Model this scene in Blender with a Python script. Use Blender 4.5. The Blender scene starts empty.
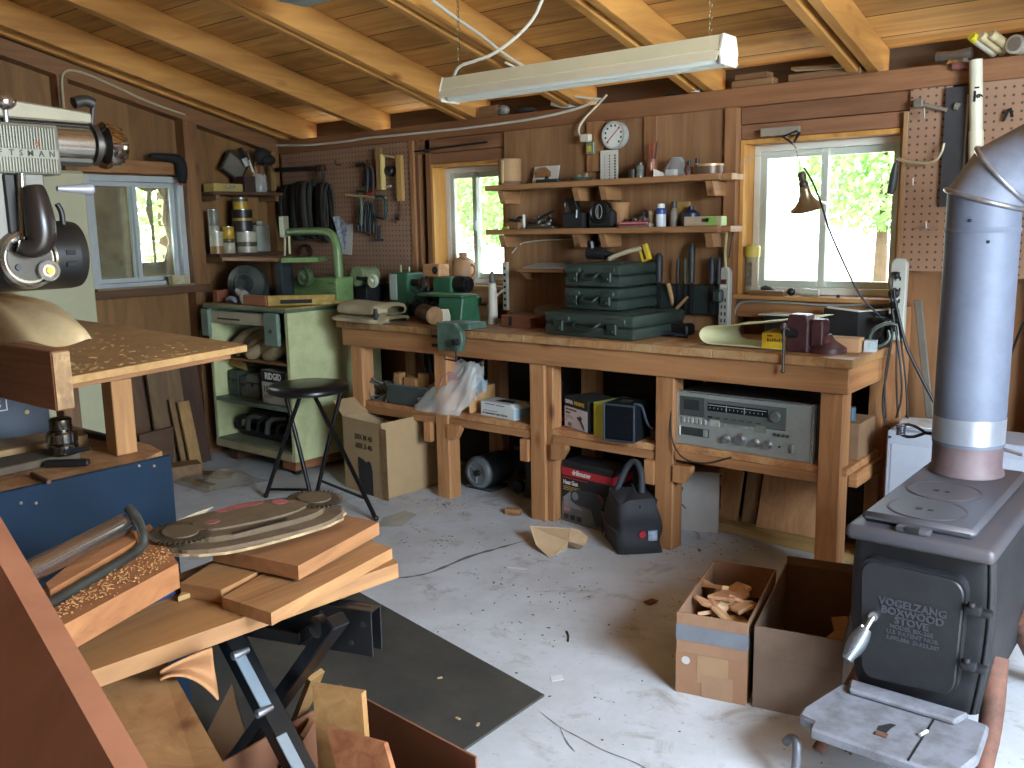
WORLD, SUN, DOOR, EXPO = 5.4, 15.0, 94.0, 1.06
import bpy, bmesh, math, random
from math import sin, cos, pi, radians as R, sqrt, atan2, hypot
from mathutils import Vector as V, Matrix as M
random.seed(7)
scn = bpy.context.scene
COL = scn.collection
# ------------------------------------------------------------------ camera (solved from the room's straight lines)
FPX, PITCH, ROLL, YAW, CH = 907.664, .170936, -.0180388, -.679589, 1.43
_f = V((sin(YAW)*cos(PITCH), cos(YAW)*cos(PITCH), -sin(PITCH)))
_r = V((cos(YAW), -sin(YAW), 0)); _u = _r.cross(_f)
CR = _r*cos(ROLL)+_u*sin(ROLL); CU = -_r*sin(ROLL)+_u*cos(ROLL); CF = _f
C0 = V((0, 0, CH))
def ray(px, py): return CF*FPX + CR*(px-512) - CU*(py-384)
def on(px, py, ax, val):
    d = ray(px, py); i = 'xyz'.index(ax)
    return C0 + d*((val-C0[i])/d[i])
def Zp(px, py, z=0.0): return on(px, py, 'z', z)
def Yp(px, py, y): return on(px, py, 'y', y)
def Xp(px, py, x): return on(px, py, 'x', x)
def Dp(px, py, w): return C0 + ray(px, py)*(w/FPX)
cam = bpy.data.cameras.new('camera'); camo = bpy.data.objects.new('camera', cam); COL.objects.link(camo)
cam.sensor_width = 36; cam.lens = 36*FPX/1024; cam.clip_start = .05; cam.clip_end = 200
mw = M.Identity(4)
for i in range(3):
    mw[i][0] = CR[i]; mw[i][1] = CU[i]; mw[i][2] = -CF[i]; mw[i][3] = C0[i]
camo.matrix_world = mw; scn.camera = camo
# ------------------------------------------------------------------ materials
MATS = {}
def newmat(name):
    m = bpy.data.materials.new(name); m.use_nodes = True
    nt = m.node_tree; b = nt.nodes['Principled BSDF']
    return m, nt, b
def rgb(h, k=1.0):
    if isinstance(h, str):
        h = h.lstrip('#'); h = h if len(h) == 6 else ''.join(q*2 for q in h); c = [int(h[i:i+2], 16)/255 for i in (0, 2, 4)]
        return tuple(((x/12.92) if x <= .04045 else ((x+.055)/1.055)**2.4)*k for x in c)+(1,)
    return tuple(h)+(1,) if len(h) == 3 else tuple(h)
def desat(c, k=.12):
    g = .3*c[0]+.55*c[1]+.15*c[2]
    q = [x*(1-k)+g*k for x in c[:3]]
    return (q[0]*1.02, q[1]*.965, q[2]*.80, 1)
def N(nt, t, **kw):
    n = nt.nodes.new(t)
    for k, v in kw.items():
        if k.startswith('i_'): n.inputs[k[2:].replace('_', ' ')].default_value = v
        else: setattr(n, k, v)
    return n
def ramp(nt, stops):
    n = nt.nodes.new('ShaderNodeValToRGB'); e = n.color_ramp.elements
    while len(e) < len(stops): e.new(.5)
    for i, (p, c) in enumerate(stops): e[i].position = p; e[i].color = c
    return n
def coords(nt, scale, rnd=True):
    tc = N(nt, 'ShaderNodeTexCoord'); mp = N(nt, 'ShaderNodeMapping')
    mp.inputs['Scale'].default_value = scale
    if rnd:
        oi = N(nt, 'ShaderNodeObjectInfo'); mu = N(nt, 'ShaderNodeVectorMath', operation='SCALE')
        cb = N(nt, 'ShaderNodeCombineXYZ'); 
        for k in 'XYZ': nt.links.new(oi.outputs['Random'], cb.inputs[k])
        mu.inputs['Scale'].default_value = 37.0; nt.links.new(cb.outputs[0], mu.inputs[0])
        ad = N(nt, 'ShaderNodeVectorMath', operation='ADD')
        nt.links.new(tc.outputs['Object'], ad.inputs[0]); nt.links.new(mu.outputs[0], ad.inputs[1])
        nt.links.new(ad.outputs[0], mp.inputs['Vector'])
    else: nt.links.new(tc.outputs['Object'], mp.inputs['Vector'])
    return mp
def mix(nt, a, b, fac, mode='MIX'):
    n = N(nt, 'ShaderNodeMix', data_type='RGBA', blend_type=mode)
    for s, v in ((0, fac), (6, a), (7, b)):
        if hasattr(v, 'links'): nt.links.new(v, n.inputs[s])
        else: n.inputs[s].default_value = v
    return n.outputs[2]
def wood(light, dark, axis='x', across=16, along=1.2, rough=.62, knots=True, dust=None, key=''):
    k = ('wood', light, dark, axis, across, along, rough, knots, dust)
    if k in MATS: return MATS[k]
    m, nt, b = newmat('wood_'+str(len(MATS)))
    sc = [across]*3; sc['xyz'.index(axis)] = along
    mp = coords(nt, sc)
    n1 = N(nt, 'ShaderNodeTexNoise', i_Scale=1.0, i_Detail=5.0, i_Roughness=.62, i_Distortion=1.3)
    nt.links.new(mp.outputs[0], n1.inputs['Vector'])
    r1 = ramp(nt, [(.30, desat(rgb(dark))), (.68, desat(rgb(light)))]); nt.links.new(n1.outputs['Fac'], r1.inputs[0])
    sc2 = [1.6]*3; sc2['xyz'.index(axis)] = .5
    mp2 = coords(nt, sc2); n2 = N(nt, 'ShaderNodeTexNoise', i_Scale=1.0, i_Detail=2.0); nt.links.new(mp2.outputs[0], n2.inputs['Vector'])
    r2 = ramp(nt, [(.3, (.72, .70, .68, 1)), (.7, (1.08, 1.08, 1.08, 1))]); nt.links.new(n2.outputs['Fac'], r2.inputs[0])
    col = mix(nt, r1.outputs[0], r2.outputs[0], 1.0, 'MULTIPLY')
    if knots:
        sc3 = [6.0]*3; sc3['xyz'.index(axis)] = 2.6
        mp3 = coords(nt, sc3); vo = N(nt, 'ShaderNodeTexVoronoi', i_Scale=1.0, i_Randomness=1.0); nt.links.new(mp3.outputs[0], vo.inputs['Vector'])
        r3 = ramp(nt, [(.05, (.25, .15, .1, 1)), (.11, (.75, .66, .6, 1)), (.17, (1, 1, 1, 1))]); nt.links.new(vo.outputs['Distance'], r3.inputs[0])
        col = mix(nt, col, r3.outputs[0], 1.0, 'MULTIPLY')
    if dust:
        mpd = coords(nt, (9, 9, 9)); nd = N(nt, 'ShaderNodeTexNoise', i_Scale=1.0, i_Detail=8.0, i_Roughness=.75); nt.links.new(mpd.outputs[0], nd.inputs['Vector'])
        rd = ramp(nt, [(.45, (0, 0, 0, 1)), (.68, (1, 1, 1, 1))]); nt.links.new(nd.outputs['Fac'], rd.inputs[0])
        col = mix(nt, col, rgb(dust), rd.outputs[0])
    nt.links.new(col, b.inputs['Base Color']); b.inputs['Roughness'].default_value = rough
    bp = N(nt, 'ShaderNodeBump', i_Strength=.12, i_Distance=.01); nt.links.new(n1.outputs['Fac'], bp.inputs['Height']); nt.links.new(bp.outputs[0], b.inputs['Normal'])
    MATS[k] = m; return m
def plain(c, rough=.5, metal=0.0, var=.25, sc=8.0, c2=None, bump=0.0, alpha=None, spec=None, thr=(.4, .65)):
    k = ('plain', c, rough, metal, var, sc, c2, bump, alpha, spec, thr)
    if k in MATS: return MATS[k]
    m, nt, b = newmat('paint_'+str(len(MATS)))
    mp = coords(nt, (sc,)*3); n1 = N(nt, 'ShaderNodeTexNoise', i_Scale=1.0, i_Detail=7.0, i_Roughness=.68); nt.links.new(mp.outputs[0], n1.inputs['Vector'])
    base = rgb(c)
    other = rgb(c2) if c2 else tuple(x*(1-var) for x in base[:3])+(1,)
    r1 = ramp(nt, [(thr[0], base), (thr[1], other)]); nt.links.new(n1.outputs['Fac'], r1.inputs[0])
    nt.links.new(r1.outputs[0], b.inputs['Base Color']); b.inputs['Roughness'].default_value = rough; b.inputs['Metallic'].default_value = metal
    if spec is not None: b.inputs['Specular IOR Level'].default_value = spec
    if bump:
        bp = N(nt, 'ShaderNodeBump', i_Strength=bump, i_Distance=.004); nt.links.new(n1.outputs['Fac'], bp.inputs['Height']); nt.links.new(bp.outputs[0], b.inputs['Normal'])
    if alpha is not None: b.inputs['Alpha'].default_value = alpha
    MATS[k] = m; return m
def glassy(c, alpha=.25, rough=.08, key=''):
    """thin clear film: a mix of see-through and glossy"""
    k = ('film', c, alpha, rough)
    if k in MATS: return MATS[k]
    m, nt, b = newmat('film_'+str(len(MATS)))
    b.inputs['Base Color'].default_value = rgb(c); b.inputs['Roughness'].default_value = rough
    tr = N(nt, 'ShaderNodeBsdfTransparent'); mx = N(nt, 'ShaderNodeMixShader'); mx.inputs[0].default_value = alpha
    nt.links.new(tr.outputs[0], mx.inputs[1]); nt.links.new(b.outputs[0], mx.inputs[2])
    nt.links.new(mx.outputs[0], nt.nodes['Material Output'].inputs['Surface'])
    MATS[k] = m; return m
PINE = dict(light='#b58353', dark='#8f5d33')
def pine(ax, **k): return wood('#c18d58', '#9a663a', ax, **k)
def fir(ax, **k): return wood('#bf8a5a', '#98653a', ax, **k)         # the orange bench timber
def rafterwood(ax): return wood('#d39a45', '#ad762f', ax, across=11)
def oldwood(ax): return wood('#8a5f3c', '#5d3c24', ax)
def plyw(ax): return wood('#a8794c', '#83582f', ax, across=9, along=.9, knots=False)
def cardboard(c='#a9794f'): return plain(c, .85, 0, .16, 5)
STEEL = plain('#b9bcc0', .32, .9, .3, 14); CHROME = plain('#d9dadc', .12, 1.0, .1, 6)
DARKIRON = plain('#2c2e30', .55, .5, .3, 18, bump=.2); BLACK = plain('#141516', .42, 0, .3, 8); BLACKMAT = plain('#1b1b1c', .8, 0, .3, 8)
BLACKGLOSS = plain('#0f1012', .22, 0, .2, 8); WHITE = plain('#d8d8d2', .5, 0, .1, 8); CREAM = plain('#cfc7ad', .5, 0, .12, 8)
CABLEW = plain('#c9c6b4', .5, 0, .1, 8); CABLEK = plain('#151617', .45, 0, .1, 8); RED = plain('#a8232c', .5, 0, .15, 8); YELLOW = plain('#d2b52c', .5, 0, .15, 8)
BLUE = plain('#26456f', .5, 0, .2, 8); PAPER = plain('#d9d4c6', .8, 0, .1, 6); KRAFT = plain('#bb9c76', .85, 0, .12, 6)
# ------------------------------------------------------------------ things, parts
ROOTM = {}
def tag(o, label=None, cat=None, group=None, kind=None):
    for k, v in (('label', label), ('category', cat), ('group', group), ('kind', kind)):
        if v: o[k] = v
    return o
def thing(name, label, cat, loc=(0, 0, 0), rz=0.0, group=None):
    o = bpy.data.objects.new(name, None); COL.objects.link(o); o.empty_display_size = .05
    o.location = loc; o.rotation_euler = (0, 0, rz); tag(o, label, cat, group)
    ROOTM[o.name] = M.Translation(V(loc)) @ M.Rotation(rz, 4, 'Z')
    return o
class MB:
    """collects shapes in one mesh; coordinates are local to the thing, or world when world=True at build()"""
    def __init__(s): s.bm = bmesh.new(); s.m = M.Identity(4)
    def set(s, m): s.m = m; return s
    def at(s, loc=(0, 0, 0), rx=0, ry=0, rz=0):
        s.m = M.Translation(V(loc)) @ M.Rotation(rz, 4, 'Z') @ M.Rotation(ry, 4, 'Y') @ M.Rotation(rx, 4, 'X'); return s
    def v(s, co): return s.bm.verts.new(s.m @ V(co))
    def face(s, vs):
        try: return s.bm.faces.new(vs)
        except ValueError: return None
    def box(s, a, b, bev=0.0, seg=1):
        x0, y0, z0 = (min(a[i], b[i]) for i in range(3)); x1, y1, z1 = (max(a[i], b[i]) for i in range(3))
        t = bmesh.new(); bmesh.ops.create_cube(t, size=1)
        for v in t.verts: v.co = V(((x0+x1)/2+v.co.x*(x1-x0), (y0+y1)/2+v.co.y*(y1-y0), (z0+z1)/2+v.co.z*(z1-z0)))
        if bev: bmesh.ops.bevel(t, geom=t.edges[:], offset=min(bev, .45*min(x1-x0, y1-y0, z1-z0)), segments=seg, affect='EDGES', profile=.5)
        return s.merge(t)
    def merge(s, t):
        mp = {v: s.bm.verts.new(s.m @ v.co) for v in t.verts}
        for f in t.faces: s.face([mp[v] for v in f.verts])
        t.free(); return s
    def beam(s, p, q, w, h, up=(0, 0, 1), bev=.003, ext=0):
        p = V(p); q = V(q); d = (q-p); L = d.length; d.normalize(); u = V(up); u = (u-d*u.dot(d))
        if u.length < 1e-5: u = V((1, 0, 0)); u = u-d*u.dot(d)
        u.normalize(); r = d.cross(u)
        keep = s.m; mm = M.Identity(4)
        for i in range(3): mm[i][0] = d[i]; mm[i][1] = r[i]; mm[i][2] = u[i]; mm[i][3] = p[i]
        s.m = keep @ mm; s.box((-ext, -w/2, -h/2), (L+ext, w/2, h/2), bev); s.m = keep; return s
    def cyl(s, p, q, r0, r1=None, seg=20, caps=True):
        r1 = r0 if r1 is None else r1; p = V(p); q = V(q); d = (q-p).normalized()
        a = d.orthogonal().normalized(); b = d.cross(a)
        A = [s.v(p+(a*cos(2*pi*i/seg)+b*sin(2*pi*i/seg))*r0) for i in range(seg)]
        B = [s.v(q+(a*cos(2*pi*i/seg)+b*sin(2*pi*i/seg))*r1) for i in range(seg)]
        for i in range(seg): s.face([A[i], A[(i+1) % seg], B[(i+1) % seg], B[i]])
        if caps: s.face(A[::-1]); s.face(B)
        return s
    def tube(s, pts, r, seg=8, closed=False, smooth=0):
        P = [V(p) for p in pts]
        for _ in range(smooth):
            Q = []
            n = len(P)
            rng = range(n if closed else n-1)
            if not closed: Q.append(P[0])
            for i in rng:
                a, b = P[i], P[(i+1) % n]
                Q += [a.lerp(b, .25), a.lerp(b, .75)]
            if not closed: Q.append(P[-1])
            P = Q
        n = len(P); rr = r if callable(r) else (lambda t: r)
        ref = None; rings = []
        for i in range(n):
            if closed: d = (P[(i+1) % n]-P[i-1])
            else: d = (P[min(i+1, n-1)]-P[max(i-1, 0)])
            if d.length < 1e-9: d = V((0, 0, 1))
            d.normalize()
            if ref is None: ref = d.orthogonal().normalized()
            ref = ref-d*ref.dot(d)
            if ref.length < 1e-6: ref = d.orthogonal()
            ref.normalize(); b = d.cross(ref); q = rr(i/max(1, n-1))
            rings.append([s.v(P[i]+(ref*cos(2*pi*k/seg)+b*sin(2*pi*k/seg))*q) for k in range(seg)])
        for i in range(n if closed else n-1):
            A, B = rings[i], rings[(i+1) % n]
            for k in range(seg): s.face([A[k], A[(k+1) % seg], B[(k+1) % seg], B[k]])
        if not closed: s.face(rings[0][::-1]); s.face(rings[-1])
        return s
    def lathe(s, prof, seg=24, axis='z', cap=True):
        ax = {'z': lambda r, a, h: (r*cos(a), r*sin(a), h), 'y': lambda r, a, h: (r*cos(a), h, r*sin(a)), 'x': lambda r, a, h: (h, r*cos(a), r*sin(a))}[axis]
        rings = [[s.v(ax(r, 2*pi*i/seg, h)) for i in range(seg)] for r, h in prof]
        for A, B in zip(rings, rings[1:]):
            for i in range(seg): s.face([A[i], A[(i+1) % seg], B[(i+1) % seg], B[i]])
        if cap: s.face(rings[0][::-1]); s.face(rings[-1])
        return s
    def prism(s, poly, h0, h1, plane='xy', bev=0):
        f = {'xy': lambda a, b, h: (a, b, h), 'xz': lambda a, b, h: (a, h, b), 'yz': lambda a, b, h: (h, a, b)}[plane]
        t = bmesh.new()
        A = [t.verts.new(f(a, b, h0)) for a, b in poly]; B = [t.verts.new(f(a, b, h1)) for a, b in poly]; n = len(poly)
        t.faces.new(A[::-1]); t.faces.new(B)
        for i in range(n): t.faces.new([A[i], A[(i+1) % n], B[(i+1) % n], B[i]])
        bmesh.ops.recalc_face_normals(t, faces=t.faces[:])
        if bev: bmesh.ops.bevel(t, geom=t.edges[:], offset=bev, segments=1, affect='EDGES')
        return s.merge(t)
    def plate(s, pts, thick):
        """a flat or bent polygon of 3-D points given thickness along its normal"""
        P = [V(p) for p in pts]; n = V((0, 0, 0))
        for i in range(len(P)): n += P[i].cross(P[(i+1) % len(P)])
        n.normalize(); A = [s.v(p) for p in P]; B = [s.v(p-n*thick) for p in P]; k = len(P)
        s.face(A); s.face(B[::-1])
        for i in range(k): s.face([A[i], B[i], B[(i+1) % k], A[(i+1) % k]])
        return s
    def grid(s, fn, nu, nv, thick=0.0, closed_u=False):
        G = [[V(fn(i/(nu if closed_u else nu-1), j/(nv-1))) for j in range(nv)] for i in range(nu)]
        A = [[s.v(p) for p in row] for row in G]
        iu = nu if closed_u else nu-1
        for i in range(iu):
            for j in range(nv-1): s.face([A[i][j], A[(i+1) % nu][j], A[(i+1) % nu][j+1], A[i][j+1]])
        if thick:
            t = bmesh.new()
        return s
    def ball(s, c, r, seg=16, rings=10, sq=(1, 1, 1)):
        c = V(c); pr = []
        keep = s.m; s.m = keep @ M.Translation(c) @ M.Diagonal((sq[0], sq[1], sq[2], 1))
        s.lathe([(max(1e-4, r*sin(pi*i/rings)), -r*cos(pi*i/rings)) for i in range(rings+1)], seg, cap=True); s.m = keep; return s
    def text(s, body, size, m, extrude=.0008, align='CENTER', spacing=1.0, bold=0.0, sx=1.0):
        cu = bpy.data.curves.new('lettering', 'FONT'); cu.body = body; cu.size = size; cu.extrude = extrude; cu.align_x = align; cu.align_y = 'CENTER'
        cu.space_character = spacing; cu.offset = bold; cu.resolution_u = 2
        ob = bpy.data.objects.new('lettering', cu); COL.objects.link(ob)
        dg = bpy.context.evaluated_depsgraph_get(); me = bpy.data.meshes.new_from_object(ob.evaluated_get(dg))
        vs = [s.bm.verts.new(s.m @ (m @ V((v.co.x*sx, v.co.y, v.co.z)))) for v in me.vertices]
        for p in me.polygons: s.face([vs[i] for i in p.vertices])
        bpy.data.objects.remove(ob); bpy.data.curves.remove(cu); bpy.data.meshes.remove(me); return s
    def build(s, name, mat, parent=None, world=False, smooth=None, solid=0.0, label=None, loc=None, jitter=0):
        if jitter:
            for v in s.bm.verts: v.co += V((random.uniform(-1, 1), random.uniform(-1, 1), random.uniform(-1, 1)))*jitter
        bmesh.ops.recalc_face_normals(s.bm, faces=s.bm.faces[:])
        if parent is not None and world:
            root = parent
            while root.parent: root = root.parent
            if root.name in ROOTM: s.bm.transform(ROOTM[root.name].inverted())
        if loc is not None: s.bm.transform(M.Translation(-V(loc)))
        me = bpy.data.meshes.new(name); s.bm.to_mesh(me); s.bm.free()
        if smooth is not None:
            for p in me.polygons: p.use_smooth = True
            try: me.set_sharp_from_angle(angle=R(smooth))
            except Exception: pass
        o = bpy.data.objects.new(name, me); COL.objects.link(o)
        if isinstance(mat, (list, tuple)):
            for q in mat: me.materials.append(q)
        else: me.materials.append(mat)
        if loc is not None: o.location = loc
        if parent: o.parent = parent
        if label: o['label'] = label
        if solid:
            sm = o.modifiers.new('thickness', 'SOLIDIFY'); sm.thickness = solid; sm.offset = 0
        return o
def lone(name, mb, mat, label, cat, base=None, group=None, kind=None, smooth=None, solid=0.0):
    """a thing that is a single mesh; shapes given in world coordinates, origin put at its base"""
    if base is None:
        c = V((0, 0, 0)); n = 0; zmin = 1e9
        for v in mb.bm.verts: c += v.co; n += 1; zmin = min(zmin, v.co.z)
        c /= max(1, n); base = V((c.x, c.y, zmin))
    o = mb.build(name, mat, None, smooth=smooth, solid=solid, loc=base)
    return tag(o, label, cat, group, kind)
def face_m(origin, xdir, ydir):
    """matrix whose local x,y lie on a surface; local z points out of it"""
    x = V(xdir).normalized(); y = V(ydir); y = (y-x*y.dot(x)).normalized(); z = x.cross(y); m = M.Identity(4)
    for i in range(3): m[i][0] = x[i]; m[i][1] = y[i]; m[i][2] = z[i]; m[i][3] = V(origin)[i]
    return m
def children(o): return [c for c in bpy.data.objects if c.parent == o]
def copy_tree(o, parent=None):
    c = o.copy(); COL.objects.link(c)
    if parent: c.parent = parent
    if o.name in ROOTM: ROOTM[c.name] = ROOTM[o.name].copy()
    for ch in children(o): copy_tree(ch, c)
    return c
def moved(o, loc, rz=0, label=None):
    o.location = loc; o.rotation_euler = (0, 0, rz); ROOTM[o.name] = M.Translation(V(loc)) @ M.Rotation(rz, 4, 'Z')
    if label: o['label'] = label
    return o
# ================================================================== ROOM
BZ, YF, YP, WY, SY, WX, SX = .922, 3.39, 3.43, 3.965, 4.055, -5.2, -5.29
SL = .2406
def rz_(y): return 2.03+SL*(4-y)          # underside of the rafters
def struct(o): o['kind'] = 'structure'; return o
# floor: painted concrete, worn and stained
m, nt, b = newmat('painted_concrete')
mp = coords(nt, (1, 1, 1), False)
n1 = N(nt, 'ShaderNodeTexNoise', i_Scale=2.2, i_Detail=9.0, i_Roughness=.68); n2 = N(nt, 'ShaderNodeTexNoise', i_Scale=34.0, i_Detail=6.0, i_Roughness=.75); n3 = N(nt, 'ShaderNodeTexNoise', i_Scale=5.5, i_Detail=6.0, i_Roughness=.7, i_Distortion=.6)
for n in (n1, n2, n3): nt.links.new(mp.outputs[0], n.inputs['Vector'])
r1 = ramp(nt, [(.35, rgb('#acaeaf')), (.6, rgb('#c1c5ca'))]); nt.links.new(n1.outputs['Fac'], r1.inputs[0])
r3 = ramp(nt, [(.55, (0, 0, 0, 1)), (.72, (.8, .8, .8, 1))]); nt.links.new(n3.outputs['Fac'], r3.inputs[0])
c = mix(nt, r1.outputs[0], rgb('#807668'), r3.outputs[0])
r2 = ramp(nt, [(.28, (.35, .3, .26, 1)), (.4, (1, 1, 1, 1))]); nt.links.new(n2.outputs['Fac'], r2.inputs[0])
c = mix(nt, c, r2.outputs[0], .8, 'MULTIPLY'); nt.links.new(c, b.inputs['Base Color']); b.inputs['Roughness'].default_value = .62
bp = N(nt, 'ShaderNodeBump', i_Strength=.1, i_Distance=.004); nt.links.new(n2.outputs['Fac'], bp.inputs['Height']); nt.links.new(bp.outputs[0], b.inputs['Normal'])
FLOORM = m
floor = struct(MB().box((-5.3, -1.62, -.08), (1.42, 4.07, 0)).build('floor', FLOORM))
ck = MB()
def ribbon(mb, pts, w, z=.0012):
    for _ in range(2):
        q = [pts[0]]
        for a, bb in zip(pts, pts[1:]): q += [a.lerp(bb, .25), a.lerp(bb, .75)]
        pts = q+[pts[-1]]
    L = []; Rr = []
    for i, p in enumerate(pts):
        d = (pts[min(i+1, len(pts)-1)]-pts[max(i-1, 0)]).normalized(); n = V((-d.y, d.x, 0))
        k = w*(.55+.9*random.random())*min(1, .2+4*min(i, len(pts)-1-i)/len(pts))
        L.append(mb.v((p.x+n.x*k, p.y+n.y*k, z))); Rr.append(mb.v((p.x-n.x*k, p.y-n.y*k, z)))
    for i in range(len(pts)-1): mb.face([L[i], L[i+1], Rr[i+1], Rr[i]])
ribbon(ck, [Zp(*p) for p in [(362, 577), (395, 579), (425, 575), (445, 567), (470, 556), (500, 548), (528, 540)]], .009)
ribbon(ck, [Zp(*p) for p in [(540, 712), (560, 728), (580, 738), (605, 752), (640, 764), (660, 780)]], .002)
ribbon(ck, [Zp(*p) for p in [(560, 728), (566, 742), (575, 752)]], .0018)
o = ck.build('floor_crack', plain('#716f6a', .9, 0, .3, 30), floor)
# dirt swept into corners and the brown dust in front of the bench
dst = MB()
for (cx_, cy_, n_, sp) in [(445, 505, 70, .10), (500, 585, 30, .3), (560, 600, 30, .3), (520, 640, 16, .3), (740, 500, 40, .3), (600, 700, 14, .4), (870, 752, 30, .2), (330, 545, 20, .25), (440, 540, 40, .3), (700, 550, 40, .25), (690, 610, 20, .15), (560, 520, 24, .2)]:
    q = Zp(cx_, cy_)
    for _ in range(n_):
        a, r_ = random.uniform(0, 2*pi), sp*abs(random.gauss(0, .8)); s_ = random.uniform(.0015, .0045)
        x, y, t = q.x+r_*cos(a), q.y+r_*sin(a), random.uniform(0, pi)
        dst.at((x, y, .0012), rz=t).box((-s_, -s_*.5, 0), (s_, s_*.5, .0018))
tag(dst.build('wood_dust', plain('#6a5a49', .9, 0, .4, 20)), 'dark wood dust and crumbs scattered over the grey floor', 'dust', kind='stuff')

PLY = plyw('z'); PLYX = plyw('x')
# back wall sheathing with two window openings
W2 = (-3.79, -3.225, 1.085, 1.80); W3 = (-1.842, -1.128, 1.085, 1.80)
def wallwithholes(mb, x0, x1, z0, z1, holes, fn):
    xs = sorted({x0, x1}|{h[0] for h in holes}|{h[1] for h in holes})
    for a, bb in zip(xs, xs[1:]):
        hs = [h for h in holes if h[0] <= a+1e-6 and h[1] >= bb-1e-6]
        if hs: fn(a, bb, z0, hs[0][2]); fn(a, bb, hs[0][3], z1)
        else: fn(a, bb, z0, z1)
mb = MB(); wallwithholes(mb, -5.3, 1.42, 0, 2.03, [W2, W3], lambda a, bb, c0, c1: mb.box((a, SY, c0), (bb, SY+.02, c1)))
wall_back = struct(mb.build('wall_back', wood('#9c7149', '#7c5431', 'z', across=9, along=.9, knots=False)))
ST = wood('#a5764c', '#7f5331', 'z')
for x0, x1 in [(-5.2, -5.16), (-3.93, -3.885), (-3.83, -3.79), (-3.222, -3.18), (-2.62, -2.575), (-2.38, -2.335), (-1.885, -1.845), (-1.126, -1.09), (-.62, -.575), (.0, .045), (.6, .645)]:
    MB().box((x0, WY, 0.03), (x1, SY, 1.945), .002).build('stud', ST, wall_back)
MB().box((-1.135, 3.88, .0), (-1.066, WY-.002, 1.08), .003).build('post', wood('#b58357', '#8b5b35', 'z'), wall_back)
MB().box((-5.2, 3.955, 1.945), (1.4, SY, 2.03), .003).build('top_plate', wood('#9a6a45', '#7a4e30', 'x'), wall_back)
MB().box((-5.2, WY, 0), (1.4, SY, .035), .002).build('bottom_plate', ST, wall_back)
hd = wood('#96694a', '#744a31', 'x')
MB().box((-3.885, WY, 1.865), (-3.11, SY-.002, 1.942), .002).build('header', hd, wall_back); MB().box((-3.83, WY+.004, 1.802), (-3.11, SY-.002, 1.862), .002).build('header', hd, wall_back)
MB().box((-1.842, WY-.004, 1.868), (-1.097, SY-.002, 1.943), .002).build('header', hd, wall_back); MB().box((-1.842, WY, 1.802), (-1.128, SY-.002, 1.865), .002).build('header', hd, wall_back)
for (x0, x1) in [(-3.83, -3.11), (-1.842, -1.097)]:
    MB().box((x0, WY, 1.0), (x1, SY-.002, 1.083), .002).build('sill_plate', wood('#ab7c50', '#865933', 'x'), wall_back)
# plywood panel behind the shelves
o = struct(MB().box((-3.213, 3.945, .925), (-1.907, 3.96, 1.943), .001).build('trim_1', wood('#a27a55', '#7d5737', 'z', across=11, along=.8, knots=False)))
MB().box((-1.905, 3.925, .93), (-1.846, WY-.001, 1.943), .002).build('stud', ST, o)
MB().box((-2.66, 3.925, 1.70), (-2.56, 3.944, 1.943), .002).build('batten', ST, o)
MB().box((-2.33, 3.93, 1.66), (-2.26, 3.944, 1.943), .002).build('batten', ST, o)

struct(MB().box((-3.95, 3.9625, .04), (-1.2, 3.9645, .78)).build('added_dark_sheet', plain('#2f2822', .8, 0, .3, 3)))  # dark sheet added to darken the open bays under the bench
# left wall, its top follows the rafters
PLL = wood('#8c6430', '#66441d', 'z', across=8, along=.9, knots=False)
W1 = (2.62, 3.25, 1.105, 1.775)
mb = MB()
def lw(y0, y1, z0, z1):
    if z1 > 2: mb.prism([(y0, z0), (y1, z0), (y1, rz_(y1)+.14), (y0, rz_(y0)+.14)], SX-.02, SX, 'yz')
    else: mb.box((SX-.02, y0, z0), (SX, y1, z1))
wallwithholes(mb, .2, 4.16, 0, 9, [W1], lw)
wall_left = struct(mb.build('wall_left', PLL))
STL = wood('#8d6338', '#694421', 'z')
for y0, y1 in [(.75, .79), (1.3, 1.34), (1.9, 1.94), (2.50, 2.56), (3.25, 3.345), (3.90, 3.955)]:
    MB().prism([(y0, .03), (y1, .03), (y1, rz_(y1)-.09), (y0, rz_(y0)-.09)], SX, WX, 'yz').build('stud', STL, wall_left)
MB().prism([(.2, rz_(.2)-.09), (3.95, rz_(3.95)-.09), (3.95, rz_(3.95)), (.2, rz_(.2))], SX, WX+.005, 'yz').build('top_plate', wood('#8a6036', '#684322', 'y'), wall_left)
wy = wood('#9a6c3c', '#754a25', 'y')
MB().box((SX, 2.56, 1.785), (WX, 3.25, 1.86), .002).build('header', wy, wall_left)
MB().box((SX, 2.56, 1.06), (WX+.02, 3.35, 1.105), .002).build('sill_plate', wood('#6c4a2b', '#4c3019', 'y'), wall_left)
MB().box((SX, 1.34, 1.05), (WX, 1.9, 1.09), .002).build('blocking', wy, wall_left)
MB().box((SX, .2, 0), (WX, 3.9, .035), .002).build('bottom_plate', wy, wall_left)

# ceiling: roof boards laid across the rafters, each rafter its own part
m, nt, b = newmat('roof_boards')
tc = N(nt, 'ShaderNodeTexCoord'); sp = N(nt, 'ShaderNodeSeparateXYZ'); nt.links.new(tc.outputs['Object'], sp.inputs[0])
dv = N(nt, 'ShaderNodeMath', operation='DIVIDE'); dv.inputs[1].default_value = .2; nt.links.new(sp.outputs['Y'], dv.inputs[0])
fr = N(nt, 'ShaderNodeMath', operation='FRACT'); nt.links.new(dv.outputs[0], fr.inputs[0])
fl = N(nt, 'ShaderNodeMath', operation='FLOOR'); nt.links.new(dv.outputs[0], fl.inputs[0])
wn = N(nt, 'ShaderNodeTexWhiteNoise', noise_dimensions='1D'); nt.links.new(fl.outputs[0], wn.inputs['W'])
cb = N(nt, 'ShaderNodeCombineXYZ'); nt.links.new(wn.outputs['Value'], cb.inputs['Z'])
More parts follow.
